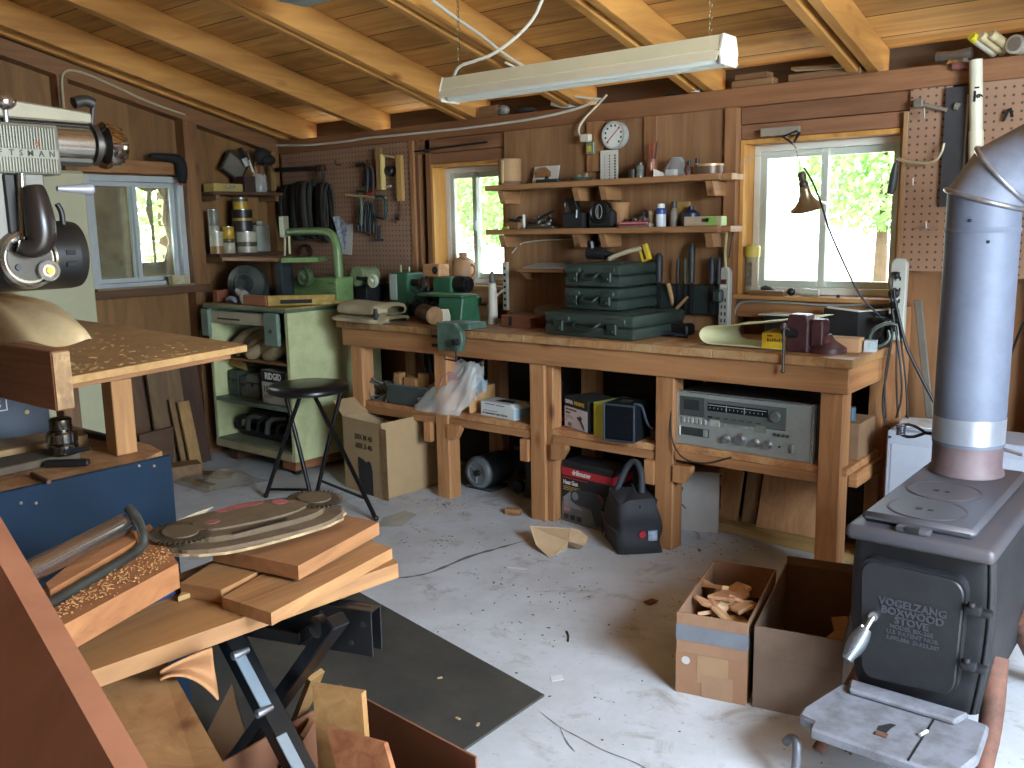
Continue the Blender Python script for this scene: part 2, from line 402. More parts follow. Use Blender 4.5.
ad = N(nt, 'ShaderNodeVectorMath', operation='MULTIPLY_ADD'); nt.links.new(tc.outputs['Object'], ad.inputs[0]); ad.inputs[1].default_value = (1.0, 15, 15); 
sc_ = N(nt, 'ShaderNodeVectorMath', operation='SCALE'); sc_.inputs['Scale'].default_value = 40; nt.links.new(cb.outputs[0], sc_.inputs[0]); nt.links.new(sc_.outputs[0], ad.inputs[2])
no = N(nt, 'ShaderNodeTexNoise', i_Scale=1.0, i_Detail=5.0, i_Roughness=.6, i_Distortion=1.2); nt.links.new(ad.outputs[0], no.inputs['Vector'])
rp = ramp(nt, [(.32, rgb('#aa7a40')), (.66, rgb('#d6a65e'))]); nt.links.new(no.outputs['Fac'], rp.inputs[0])
tn = ramp(nt, [(0, (.76, .72, .66, 1)), (1, (1.1, 1.06, 1, 1))]); nt.links.new(wn.outputs['Value'], tn.inputs[0])
c = mix(nt, rp.outputs[0], tn.outputs[0], 1, 'MULTIPLY')
st = N(nt, 'ShaderNodeTexNoise', i_Scale=2.3, i_Detail=5.0); nt.links.new(tc.outputs['Object'], st.inputs['Vector'])
sr = ramp(nt, [(.58, (1, 1, 1, 1)), (.72, (.42, .36, .33, 1))]); nt.links.new(st.outputs['Fac'], sr.inputs[0]); c = mix(nt, c, sr.outputs[0], 1, 'MULTIPLY')
cr = ramp(nt, [(.0, (.12, .08, .05, 1)), (.03, (.2, .14, .1, 1)), (.045, (1, 1, 1, 1))]); nt.links.new(fr.outputs[0], cr.inputs[0]); c = mix(nt, c, cr.outputs[0], 1, 'MULTIPLY')
nt.links.new(c, b.inputs['Base Color']); b.inputs['Roughness'].default_value = .7
mb = MB(); z0 = lambda y: rz_(y)+.14
mb.prism([(-1.7, z0(-1.7)), (4.7, z0(4.7)), (4.7, z0(4.7)+.03), (-1.7, z0(-1.7)+.03)], -5.6, 1.46, 'yz')
ceiling = struct(mb.build('ceiling', m))
RW = rafterwood('y')
def rafter(x0, x1, y0=-1.0, y1=4.55, zoff=0):
    MB().prism([(y0, rz_(y0)+zoff), (y1, rz_(y1)+zoff), (y1, rz_(y1)+.138), (y0, rz_(y0)+.138)], x0, x1, 'yz', .003).build('rafter', RW, ceiling)
rafter(-5.17, -5.125); rafter(-5.03, -4.985); rafter(-4.325, -4.27)
for x in (-3.57, -2.845, -2.12, -1.375): rafter(x, x+.045); rafter(x+.075, x+.12, zoff=.004)
rafter(-.63, -.585); rafter(.1, .145); rafter(.83, .875)
# blocking between rafters above the plate, dark brown to stand for the shaded gap there
fb = wood('#54402e', '#3a2b1e', 'x')
MB().box((-5.3, 4.12, 2.03), (1.42, 4.14, 2.16)).build('blocking', fb, ceiling)  # dark stand-in for the shaded gap above the plate

# walls behind and beside the viewer, with the wide doorway that lights the room
wr = MB()
for ya, yb, za_ in [(-1.6, .3, 0), (2.3, 4.06, 0), (.3, 2.3, 2.32)]: wr.prism([(ya, za_), (yb, za_), (yb, rz_(yb)+.14), (ya, rz_(ya)+.14)], 1.40, 1.42, 'yz')
struct(wr.build('wall_right', PLL))
struct(MB().box((-5.3, -1.62, 0), (1.42, -1.6, 3.5)).build('wall_near', PLL))
struct(MB().prism([(-1.6, 0), (.2, 0), (.2, rz_(.2)+.14), (-1.6, rz_(-1.6)+.14)], SX-.02, SX, 'yz').build('wall_left_near', PLL))
df = MB()
for y0_, y1_ in [(.26, .3), (2.3, 2.34)]: df.box((1.36, y0_, 0), (1.43, y1_, 2.32), .002)
struct(df.build('door_1', ST))
# ------------------------------------------------------------------ windows
VINYL = plain('#dcdcd0', .45, 0, .06, 5); GOLD = wood('#dba448', '#bd8230', 'z', across=18)
def glass_mat():
    if 'glass' in MATS: return MATS['glass']
    m, nt, b = newmat('window_glass')
    g = N(nt, 'ShaderNodeBsdfGlossy', i_Roughness=.02); tr = N(nt, 'ShaderNodeBsdfTransparent'); tr.inputs[0].default_value = (.96, .99, .97, 1)
    fz = N(nt, 'ShaderNodeFresnel', i_IOR=1.45); mx = N(nt, 'ShaderNodeMixShader')
    nt.links.new(fz.outputs[0], mx.inputs[0]); nt.links.new(tr.outputs[0], mx.inputs[1]); nt.links.new(g.outputs[0], mx.inputs[2])
    nt.links.new(mx.outputs[0], nt.nodes['Material Output'].inputs['Surface']); MATS['glass'] = m; return m
def frame_ring(mb, x0, x1, z0, z1, y0, y1, w):
    mb.box((x0, y0, z0), (x0+w, y1, z1), .002); mb.box((x1-w, y0, z0), (x1, y1, z1), .002)
    mb.box((x0+w, y0, z0), (x1-w, y1, z0+w), .002); mb.box((x0+w, y0, z1-w), (x1-w, y1, z1), .002)
def back_window(nm, w, xm=None):
    x0, x1, z0, z1 = w; xm = xm or (x0+x1)/2
    f = MB(); frame_ring(f, x0+.02, x1-.02, z0+.02, z1-.02, 4.07, 4.13, .03)
    root = struct(f.build(nm, VINYL))
    s1 = MB(); frame_ring(s1, x0+.051, xm+.005, z0+.051, z1-.051, 4.075, 4.098, .03); sA = s1.build('sash', plain('#c3cdbf', .45, 0, .06, 5), root)
    s2 = MB(); frame_ring(s2, xm-.03, x1-.051, z0+.051, z1-.051, 4.1, 4.125, .03); sB = s2.build('sash', plain('#c3cdbf', .45, 0, .06, 5), root)
    MB().box((x0+.08, 4.085, z0+.08), (xm-.02, 4.089, z1-.08)).build('glass_pane', glass_mat(), sA)
    MB().box((xm, 4.11, z0+.08), (x1-.08, 4.114, z1-.08)).build('glass_pane', glass_mat(), sB)
    MB().box((xm-.02, 4.066, (z0+z1)/2-.03), (xm+.005, 4.076, (z0+z1)/2+.03), .003).build('latch', WHITE, sA)
    for nm2, a, bb in [('side_casing', (x0, WY-.003, z0), (x0+.019, 4.135, z1)), ('side_casing', (x1-.019, WY-.003, z0), (x1, 4.135, z1)), ('head_casing', (x0+.02, WY-.003, z1-.019), (x1-.02, 4.135, z1)), ('sill_board', (x0-.01, WY-.035, z0), (x1+.01, 4.135, z0+.019))]:
        MB().box(a, bb, .0015).build(nm2, GOLD if nm2 != 'sill_board' else wood('#bf9258', '#9a6c3b', 'x', across=18), root)
    return root
window_2 = back_window('window_2', W2, -3.54); window_3 = back_window('window_3', W3)
# left window: sliding sashes, reflective foil behind the glass with a torn opening in the right half
f = MB().set(M(((0, -1, 0, SX-.03), (1, 0, 0, 0), (0, 0, 1, 0), (0, 0, 0, 1))))    # local x -> world y, local y -> world -x
y0, y1, za, zb = W1
frame_ring(f, y0, y1, za, zb, -.07, .02, .036); GREYV = plain('#aab0ae', .5, 0, .12, 6)
window_1 = struct(f.build('window_1', GREYV)); ym = (y0+y1)/2
for a, bb, d in [(y0+.037, ym+.012, -.05), (ym-.022, y1-.037, -.022)]:
    s_ = MB().set(M(((0, -1, 0, SX-.03), (1, 0, 0, 0), (0, 0, 1, 0), (0, 0, 0, 1)))); frame_ring(s_, a, bb, za+.037, zb-.037, d, d+.024, .026)
    sA = s_.build('sash', GREYV, window_1)
    MB().box((SX-.03-d-.016, a+.02, za+.055), (SX-.03-d-.012, bb-.02, zb-.055)).build('glass_pane', glass_mat(), sA)
FOIL = plain('#c9b9a0', .24, .85, .4, 3, c2='#8f7a62', bump=.15)
fo = MB(); xs = SX-.064
fo.plate([(xs, y0+.03, za+.03), (xs, ym+.02, za+.03), (xs, ym+.02, zb-.03), (xs, y0+.03, zb-.03)], .002)
hole = [(ym+.06, za+.17), (ym+.05, zb-.06), (ym+.13, zb-.09), (ym+.11, zb-.2), (ym+.14, zb-.27), (ym+.135, za+.15)]
hole2 = [(ym+.155, za+.15), (ym+.17, zb-.28), (ym+.185, zb-.2), (ym+.2, zb-.1), (ym+.23, zb-.09), (ym+.21, zb-.2), (ym+.22, zb-.3), (ym+.24, za+.26)]
# right half of the foil in strips that leave the torn openings free
def strip(y_a, y_b, z_a, z_b): fo.plate([(xs, y_a, z_a), (xs, y_b, z_a), (xs, y_b, z_b), (xs, y_a, z_b)], .002)
strip(ym+.02, ym+.05, za+.03, zb-.03); strip(ym+.05, y1-.03, za+.03, za+.15)
fo.plate([(xs, ym+.05, zb-.06), (xs, ym+.13, zb-.09), (xs, ym+.16, zb-.09), (xs, ym+.2, zb-.07), (xs, y1-.03, zb-.03), (xs, ym+.05, zb-.03)], .002)
fo.plate([(xs, ym+.13, zb-.09), (xs, ym+.11, zb-.2), (xs, ym+.135, zb-.3), (xs, ym+.135, za+.15), (xs, ym+.157, za+.15), (xs, ym+.157, zb-.09)], .002)
fo.plate([(xs, ym+.205, za+.15), (xs, y1-.03, za+.15), (xs, y1-.03, zb-.03), (xs, ym+.2, zb-.07), (xs, ym+.235, zb-.14), (xs, ym+.215, zb-.26), (xs, ym+.25, zb-.4), (xs, ym+.235, za+.24)], .002)
fo.build('foil_lining', FOIL, window_1)
MB().box((SX+.055, y0, za), (SX+.088, y1, za+.012)).build('sill_board', wood('#8a7a63', '#6b5a45', 'y'), window_1)
# ================================================================== WORKBENCH
bench = thing('workbench', 'long orange pine workbench with open shelves along the back wall', 'workbench', (-2.56, 3.67, 0))
def bp_(name, mb, mat): return mb.build(name, mat, bench, world=True)
tt = MB(); xs_ = [-4.02]
while xs_[-1] < -1.14: xs_.append(min(-1.108, xs_[-1]+random.choice([.14, .14, .14, .19])))
if xs_[-1]-xs_[-2] < .05: xs_.pop(-2)
for a, bb in zip(xs_, xs_[1:]): tt.box((a+.0008, YF+random.uniform(-.0015, .0015), .886), (bb-.0008, 3.925 if bb > -1.14 else 3.962, BZ+random.uniform(-.001, 0)), .002)
bp_('tabletop', tt, wood('#b98a56', '#8f6238', 'y', across=14, dust='#a58e68'))
FX, FY, FZ = fir('x'), fir('y'), fir('z')
bp_('apron', MB().box((-4.0, 3.412, .783), (-1.128, 3.429, .885), .003), FX)
for x0, x1 in [(-1.166, -1.129), (-4.0, -3.963)]: bp_('end_rail', MB().box((x0, 3.43, .783), (x1, 3.86, .885), .003), FY)
bp_('back_rail', MB().box((-3.96, 3.925, .79), (-1.17, 3.96, .885), .003), FX)
for x in (-3.954, -3.30, -2.663, -1.966, -1.24):
    bp_('leg', MB().box((x, YP, .0), (x+.09, YP+.09, .884), .004), FZ)
    bp_('leg', MB().box((x+(.02 if x < -1.3 else .055), 3.84, .0), (x+(.11 if x < -1.3 else .145)-(0 if x < -1.3 else .03), 3.92, .884), .004), FZ)
bp_('leg', MB().box((-2.572, 3.447, .0), (-2.535, 3.52, .884), .004), FZ)
for x0, x1, z in [(-3.87, -3.305, .47), (-3.215, -2.668, .474), (-2.535, -1.97, .470), (-1.872, -1.13, .486)]:
    s_ = MB()
    for k in range(3): s_.box((x0, 3.445+.16*k, z-.03), (x1, 3.445+.16*k+.155, z), .002)
    bp_('shelf', s_, wood('#bd8350', '#955b34', 'x', dust='#c9a06c'))
    bp_('shelf_rail', MB().box((x0, 3.44, z-.07), (x1-(.11 if x1 > -1.2 else 0), 3.46, z-.0305), .002), FX)
bp_('shelf_rail', MB().box((-1.15, 3.525, .395), (-1.115, 3.84, .455), .002), FY)
for x, z in [(-3.38, .41), (-3.21, .41), (-2.72, .40), (-2.53, .40), (-2.015, .40), (-1.872, .395)]:
    w_ = .075 if x > -3.3 and x not in (-2.72, -2.015) else .05
    bp_('shelf_bracket', MB().prism([(x, z-.075), (x+w_*.7, z-.075), (x+w_*1.15, z-.02), (x+w_*1.15, z+.004), (x, z+.004)] if w_ > .06 else [(x, z-.11), (x+w_, z-.11), (x+w_, z+.0), (x, z+.0)], 3.418, 3.46, 'xz', .002).at() , FZ)
# ---- on the floor behind the bench
o = lone('floor_plank', MB().beam((-2.15, 3.895, .0215), (-1.16, 3.80, .0215), .13, .04, bev=.003), wood('#c4a368', '#9c7a44', 'x'), 'pale yellowish plank lying on the floor under the stereo', 'plank')
for i, (x0, x1, h, tl, lb) in enumerate([(-2.26, -2.14, .42, .03, 'narrow dark-edged board leaning behind the white carton'), (-1.865, -1.765, .40, .05, 'pale upright board leaning left of the square plywood offcut'), (-1.745, -1.675, .39, .04, 'grey-brown upright board in the gap behind the floor plank'), (-1.66, -1.36, .40, .07, 'square speckled plywood offcut leaning under the stereo')]):
    mb = MB().plate([(x0, 3.90-tl+.015*i*0, .046), (x1, 3.90-tl, .046), (x1, 3.955, .046+h), (x0, 3.955, .046+h)], .018)
    lone('plywood_offcut' if i == 3 else 'leaning_board', mb, wood(['#7a5a3c', '#b98a58', '#8b6a48', '#b5855c'][i], ['#543b27', '#91653c', '#664b33', '#8f6240'][i], 'z', knots=(i == 3)), lb, 'board')
# ================================================================== ON THE WORKBENCH
def Bp(px, py): return Zp(px, py, BZ)
def boxlabel(root, parent, lines, origin, xd, yd, mat):
    mb = MB()
    for (txt, size, dx, dy, sx) in lines: mb.text(txt, size, face_m(V(origin)+V(xd)*dx+V(yd)*dy, xd, yd), .0005, 'LEFT', sx=sx)
    return mb.build('lettering', mat, parent)
# three green tool cases
CASEG = plain('#34423b', .42, 0, .25, 7, c2='#28322d'); CASED = plain('#1d2b24', .5, 0, .2, 7)
def tool_case(loc, rz, L, D, H, label):
    t = thing('tool_case', label, 'tool case', loc, rz, 'green tool cases on the bench')
    MB().box((0, 0, 0), (L, D, H*.5-.002), .014, 2).build('bottom_shell', CASEG, t, smooth=40)
    lid = MB().box((0, 0, H*.5+.002), (L, D, H), .014, 2).box((L*.08, -.004, H*.62), (L*.3, .01, H*.86), .004).box((L*.7, -.004, H*.62), (L*.92, .01, H*.86), .004)
    for k in range(4): lid.box((L*.1, D*.2+k*D*.17, H-.001), (L*.9, D*.2+k*D*.17+.02, H+.004), .002)
    lid.build('lid', CASEG, t, smooth=40)
    MB().box((L*.02, .006, H*.5-.003), (L*.98, D-.006, H*.5+.003)).build('seam', CASED, t)
    for x in (L*.18, L*.78): MB().box((x-.028, -.012, H*.2), (x+.028, .006, H*.66), .004).box((x-.016, -.016, H*.3), (x+.016, -.01, H*.42), .002).build('latch', CASED, t)
    MB().tube([(L*.36, .004, H*.62), (L*.37, -.022, H*.5), (L*.42, -.028, H*.36), (L*.58, -.028, H*.36), (L*.63, -.022, H*.5), (L*.64, .004, H*.62)], .0085, 8, smooth=1).build('handle', CASED, t, smooth=60)
    return t
tool_case((-2.598, 3.47, BZ), -R(4), .515, .43, .112, 'largest green tool case, flat at the bottom of the stack of three')
tool_case((-2.545, 3.56, BZ+.118), -R(2), .312, .345, .103, 'middle green tool case in the stack on the bench')
tool_case((-2.54, 3.555, BZ+.227), -R(1), .312, .34, .105, 'topmost green tool case in the stack on the bench')
# canvas roll
t = thing('canvas_roll', 'folded tan canvas tool roll at the left end of the bench', 'canvas roll', tuple(Bp(368, 323)+V((-.02, -.04, 0))), -R(2))
CANV = plain('#a89a78', .9, 0, .14, 12, bump=.3)
lm = MB()
def fold(x0, x1, y0, y1, z0, z1, seed, n=26, m_=14):
    rn = random.Random(seed); ph = [rn.uniform(0, 6) for _ in range(6)]
    def fn(u, v):
        a = 2*pi*v; x = x0+(x1-x0)*u
        e = .5+.5*min(1, 8*min(u, 1-u))
        yy = (y0+y1)/2+(y1-y0)/2*e*cos(a)*(1+.06*sin(9*u+ph[0])); zz = (z0+z1)/2+(z1-z0)/2*e*math.copysign(abs(sin(a))**.55, sin(a))*(1+.10*sin(7*u+ph[1]+2*cos(a)))
        return (x+.01*cos(a*2+ph[2]), yy, zz)
    return fn
lm.grid(fold(-.24, .22, -.05, .22, .001, .042, 1), 28, 16); lm.build('lower_fold', CANV, t, smooth=60)
MB().grid(fold(-.22, .19, -.03, .21, .040, .115, 2), 28, 16).build('upper_fold', CANV, t, smooth=60)
MB().plate([(.17, .02, .07), (.24, .0, .045), (.215, -.03, .008), (.16, -.03, .02)], .004).plate([(.15, -.04, .003), (.22, -.03, .004), (.2, -.045, .012)], .003).build('flap', CANV, t)
MB().tube([(.155, -.018, .09), (.158, -.022, .05), (.165, -.03, .01)], .012, 8).build('strap', DARKIRON, t)
# green bench lathe
GRN = plain('#2f5f42', .42, 0, .22, 6, c2='#244a35'); GRND = plain('#17352a', .5, 0, .2, 6)
t = thing('bench_lathe', 'green bench lathe machine with black motor behind the canvas roll', 'lathe', (-3.55, 3.78, BZ), 0)
def Lw(px, py, y): return Yp(px, py, y)
mb = MB(); a = Yp(436, 318, 3.72); c_ = Yp(485, 345, 3.56)
mb.box((-3.55, 3.73, BZ+.09), (-3.27, 3.80, BZ+.135), .006).build('bed', GRN, t, world=True)
MB().prism([(3.565, BZ), (3.735, BZ), (3.71, BZ+.145), (3.59, BZ+.145)], -3.40, -3.225, 'yz', .006).prism([(3.575, BZ+.145), (3.71, BZ+.145), (3.71, BZ+.157), (3.575, BZ+.157)], -3.55, -3.22, 'yz', .003).box((-3.2255, 3.625, BZ+.115), (-3.2235, 3.66, BZ+.135), .0005).build('foot_casting', GRN, t, world=True)
MB().box((-3.54, 3.59, BZ+.1575), (-3.23, 3.70, BZ+.160), .001).build('way_top', plain('#7d9a6a', .35, .3, .2, 10), t, world=True)
hp = Yp(385, 303, 3.80)
MB().box((-3.93, 3.74, BZ+.004), (-3.79, 3.88, BZ+.26), .012, 2).build('headstock', GRN, t, world=True)
MB().box((-3.935, 3.7365, BZ+.1), (-3.875, 3.7405, BZ+.25), .001).build('spec_plate', plain('#a9b3ab', .4, .2, .1, 20), t, world=True)
MB().box((-3.80, 3.76, BZ+.03), (-3.42, 3.84, BZ+.085), .008).build('bed', GRND, t, world=True)
MB().box((-3.58, 3.73, BZ+.085), (-3.44, 3.85, BZ+.24), .012, 2).build('tailstock', GRN, t, world=True)
MB().cyl((-3.44, 3.79, BZ+.2), (-3.36, 3.79, BZ+.2), .05, .045, 20).cyl((-3.36, 3.79, BZ+.2), (-3.345, 3.79, BZ+.2), .03, .03, 16).build('handwheel', BLACK, t, world=True, smooth=40)
MB().cyl((-3.79, 3.79, BZ+.2), (-3.70, 3.79, BZ+.2), .022, .02, 14).cyl((-3.70, 3.79, BZ+.2), (-3.685, 3.79, BZ+.2), .038, .038, 16).build('spindle', BLACK, t, world=True, smooth=40)
MB().cyl((-3.72, 3.79, BZ+.2), (-3.58, 3.79, BZ+.2), .03, .026, 14).build('workpiece', wood('#8f6340', '#6d4529', 'x', knots=False), t, world=True, smooth=40)
MB().tube([(-3.72, 3.72, BZ+.05), (-3.68, 3.68, BZ+.12), (-3.62, 3.69, BZ+.16), (-3.6, 3.69, BZ+.24)], .009, 8, smooth=1).tube([(-3.66, 3.7, BZ+.06), (-3.55, 3.68, BZ+.16)], .012, 8).tube([(-3.7, 3.69, BZ+.17), (-3.57, 3.69, BZ+.09)], .01, 8).box((-3.7, 3.69, BZ+.03), (-3.62, 3.74, BZ+.09), .005).build('tool_rest', DARKIRON, t, world=True)
MB().cyl((-3.9, 3.8, BZ+.26), (-3.9, 3.8, BZ+.30), .006).cyl((-3.83, 3.8, BZ+.26), (-3.83, 3.8, BZ+.29), .006).cyl((-3.66, 3.79, BZ+.23), (-3.66, 3.79, BZ+.29), .005).build('locking_pin', plain('#8f9e6d', .4, .4, .2, 8), t, world=True)
MB().tube([(-3.72, 3.68, BZ+.1), (-3.78, 3.66, BZ+.06), (-3.74, 3.64, BZ+.025), (-3.66, 3.66, BZ+.04), (-3.6, 3.67, BZ+.09), (-3.56, 3.69, BZ+.19), (-3.6, 3.7, BZ+.23)], .005, 6, smooth=2).build('power_cord', CABLEK, t, world=True, smooth=60)
# block with a hole resting on the lathe
a = Yp(437, 273, 3.79); mb = MB().box((a.x-.065, 3.74, BZ+.242), (a.x+.06, 3.83, BZ+.31), .003)
t = thing('drilled_block', 'small wooden block with a dark knot on top of the green lathe', 'wood block', (a.x, 3.79, BZ+.241)); mb.build('block', fir('x'), t, world=True)
MB().cyl((a.x+.032, 3.738, BZ+.277), (a.x+.032, 3.745, BZ+.277), .022).build('hole', BLACKMAT, t, world=True)
# log offcut
a = Bp(455, 333); t = thing('wood_log', 'short round wood log lying in front of the green lathe', 'log', (-3.47, 3.55, BZ))
MB().cyl((-3.53, 3.60, BZ+.05), (-3.345, 3.50, BZ+.05), .05, .05, 24).build('bark', wood('#7c5a3a', '#54391f', 'x'), t, world=True, smooth=40)
MB().cyl((-3.345, 3.50, BZ+.05), (-3.342, 3.498, BZ+.05), .046, .046, 24).build('end_grain', plain('#8d6a42', .8, 0, .25, 30), t, world=True)
a = Bp(463, 322); mb = MB().prism([(-.03, 0), (.03, 0), (.03, .05), (.02, .085), (-.02, .085), (-.03, .05)], 0, .012, 'xz', .002)
o = mb.build('curved_plate', plain('#cfc9b0', .7, 0, .1, 8)); o.location = (-3.31, 3.535, BZ); o.rotation_euler = (0, 0, R(20)); tag(o, 'pale curved plate standing between the log and green lathe foot', 'plate')
# grey-green bench vise over the front edge
VG = plain('#4f6a5a', .45, 0, .25, 8, c2='#37493f')
t = thing('bench_vise', 'grey-green woodworking vise clamped over the bench front edge', 'vise', (-3.12, YF, .78))
a = Yp(470, 335, 3.37)
MB().prism([(-3.15, .825), (-3.0, .825), (-2.975, .88), (-2.985, .93), (-3.03, .965), (-3.15, .965)], 3.30, 3.335, 'xz', .006).build('front_jaw', VG, t, world=True)
MB().box((-3.165, 3.32, .825), (-3.151, 3.386, .965), .002).build('jaw_face', BLACK, t, world=True)
MB().prism([(-3.15, .935), (-2.96, .935), (-2.96, .965), (-3.15, .965)], 3.335, 3.47, 'xz', .004).build('top_casting', VG, t, world=True)
for z in (.885, .838): MB().cyl((-3.235, 3.36, z), (-3.16, 3.36, z), .008).build('guide_rod', BLACK, t, world=True)
MB().cyl((-3.01, 3.30, .875), (-3.01, 3.27, .875), .018, .016, 16).build('screw', DARKIRON, t, world=True, smooth=40)
MB().tube([(-3.01, 3.278, .895), (-3.0, 3.275, .85), (-2.995, 3.272, .785)], .005, 8).tube([(-2.995, 3.272, .785), (-3.07, 3.272, .79), (-3.07, 3.272, .81)], .004, 8).build('handle', DARKIRON, t, world=True, smooth=50)
# caulk tube, jug, red box, grey bundle
t = thing('caulk_tube', 'tall grey-white sealant tube standing in front of the left window', 'tube', (-3.12, 3.71, BZ)); L0 = V((-3.12, 3.71, BZ))
MB().lathe([(.0, 0), (.028, 0), (.027, .02), (.024, .16), (.021, .215), (.014, .22)], 20).build('body', plain('#b8b2a0', .55, 0, .2, 12), t, smooth=40)
MB().lathe([(.014, .22), (.017, .222), (.016, .25), (.008, .278), (.001, .28)], 16).build('cap', plain('#4d4f4b', .5, 0, .2, 9), t, smooth=40)
a = Yp(464, 290, 4.02); t = thing('clay_jug', 'brown jug on the sill of the left back window', 'jug', (a.x, 4.02, 1.1205))
MB().lathe([(.0, 0), (.062, 0), (.066, .02), (.066, .10), (.058, .125), (.03, .14), (.024, .145), (.026, .165), (.018, .17)], 24).build('body', plain('#a9805a', .6, 0, .2, 8), t, smooth=40)
MB().tube([(.058, 0, .10), (.09, 0, .09), (.09, 0, .05), (.064, 0, .03)], .008, 8, smooth=2).build('handle', plain('#a9805a', .6, 0, .2, 8), t, smooth=60)
a = Bp(498, 326); t = thing('wooden_box', 'flat red-brown wooden box beside the green tool cases', 'box', (-2.99, 3.62, BZ), -R(6))
RB = wood('#96603f', '#70402a', 'x')
MB().box((0, 0, 0), (.20, .13, .052), .003).build('body', RB, t); MB().box((0, 0, .053), (.20, .13, .062), .003).build('lid', RB, t); MB().box((.062, -.004, .01), (.082, .001, .058), .001).build('band', DARKIRON, t)
lone('grey_bundle', MB().grid(fold(-2.93, -2.72, 3.80, 3.90, BZ+.001, BZ+.10, 5), 20, 14), plain('#7d7466', .85, 0, .2, 14, bump=.3), 'rumpled grey cloth bundle between red box and green cases', 'cloth', smooth=60)
lone('wood_block', MB().box((-3.12, 3.84, BZ+.001), (-2.96, 3.92, BZ+.05), .003), wood('#7a5236', '#523520', 'x'), 'dark wooden block behind the red-brown box', 'wood block')
# things lying on the topmost case
top = BZ+.227+.111
a = Zp(585, 262, top); t = thing('hand_drill', 'dark hand drill lying on the topmost green case', 'drill', (-2.44, 3.72, top))
MB().cyl((-.075, 0, .04), (.02, .01, .035), .03, .03, 16).cyl((.02, .01, .035), (.06, .015, .03), .018, .012, 14).build('body', DARKIRON, t, smooth=40)
MB().beam((-.05, 0, .045), (-.06, .0, .10), .03, .035, bev=.008).build('handle', BLACK, t)
lone('cloth_strip', MB().tube([(-2.37, 3.68, top+.012), (-2.34, 3.7, top+.03), (-2.29, 3.74, top+.05), (-2.26, 3.8, top+.06)], .012, 8, smooth=1), plain('#9c8d72', .8, 0, .2, 8), 'twisted tan strap on the topmost green case', 'strap', smooth=60)
t = thing('striped_packet', 'yellow striped packet on top of the green cases', 'packet', (-2.235, 3.80, top-.001))
MB().at((0, 0, .02), ry=-R(20)).box((-.025, -.01, -.018), (.025, .01, .06), .003).build('body', YELLOW, t); MB().at((0, 0, .02), ry=-R(20)).box((-.008, -.0112, -.01), (.004, -.0098, .058)).build('stripe', BLACKMAT, t)
# tool rack on the panel right of the cases
t = thing('tool_rack', 'black wooden tool rack strip on the wall behind the hammer', 'tool rack', (-2.05, 3.93, BZ+.09))
MB().box((-2.27, 3.895, BZ+.085), (-1.90, 3.943, BZ+.225), .004).build('rack', plain('#24302f', .6, 0, .25, 6), t, world=True)
for i, (px, top_, w_, lb) in enumerate([(659, 253, .03, 'chisel with thick dark handle, leftmost in the black rack'), (678, 258, .011, 'thin dark file standing second in the black rack'), (685, 258, .012, 'thin greenish file standing third in the black rack'), (692, 243, .026, 'tallest chisel with dark handle in the black rack'), (712, 257, .024, 'dark blade left of the power strip in the rack'), (719, 257, .018, 'dark blade just behind the left power strip in the rack')]):
    p = Yp(px, top_, 3.885); t = thing('chisel' if w_ > .02 else 'file', lb, 'hand tool', (p.x, 3.885, BZ+.23)); hh = p.z-BZ-.23
    MB().lathe([(.001, 0), (w_*.55, .004), (w_*.62, hh*.5), (w_*.62, hh*.9), (w_*.3, hh)], 14).build('handle', plain(['#23292b', '#2a2d2b', '#3a4a3a', '#2d2f2e', '#26323a', '#262c30'][i], .5, 0, .2, 8), t, smooth=40)
    MB().box((-w_*.3, -.003, -.14), (w_*.3, .0025, .0)).build('blade', DARKIRON, t)
t = thing('hammer', 'hammer with pale wooden handle leaning against the black rack', 'hammer', tuple(Bp(676, 330)))
pa, pb = Bp(678, 330)+V((0, 0, .02)), Yp(668, 283, 3.87)
MB().tube([pa, pa.lerp(pb, .5), pb], lambda q: .009+.003*q, 10).build('handle', wood('#b59468', '#8a6a42', 'z', knots=False), t, world=True, smooth=50)
MB().cyl(pa+V((-.03, -.01, .0)), pa+V((.05, .0, .0)), .013, .012, 12).cyl(pa+V((.05, 0, 0)), pa+V((.075, .0, .0)), .018, .018, 12).build('head', DARKIRON, t, world=True, smooth=40)
pa, pb = Bp(684, 322)+V((0, 0, .01)), Yp(688, 287, 3.87)
lone('wooden_dowel', MB().tube([V((-2.15, 3.84, BZ+.055)), V((-2.05, 3.87, BZ+.17))], .008, 8), wood('#a58562', '#7b5d3c', 'z', knots=False), 'slanting tan wooden handle crossing behind the hammer', 'handle', smooth=50)
t = thing('plug_adapter', 'black power adapter lying in front of the black rack', 'adapter', (-2.03, 3.78, BZ)); MB().box((-.07, -.04, 0), (.05, .04, .05), .008).build('body', BLACK, t); MB().tube([(-.07, 0, .02), (-.12, -.03, .012), (-.16, -.06, .01), (-.2, -.04, .012), (-.22, -.08, .006)], .006, 6, smooth=2).build('cord', CABLEK, t, smooth=60)
t = thing('pliers', 'dark blue handled pliers lying beside the green cases', 'pliers', (-2.0, 3.65, BZ)); MB().tube([(-.1, .0, .012), (-.04, .02, .018), (.0, .0, .016), (.06, .02, .01)], .009, 8, smooth=1).tube([(-.1, .05, .012), (-.04, .02, .012), (.02, .05, .01)], .008, 8, smooth=1).build('jaws', plain('#2b3644', .5, .2, .2, 8), t, smooth=60)
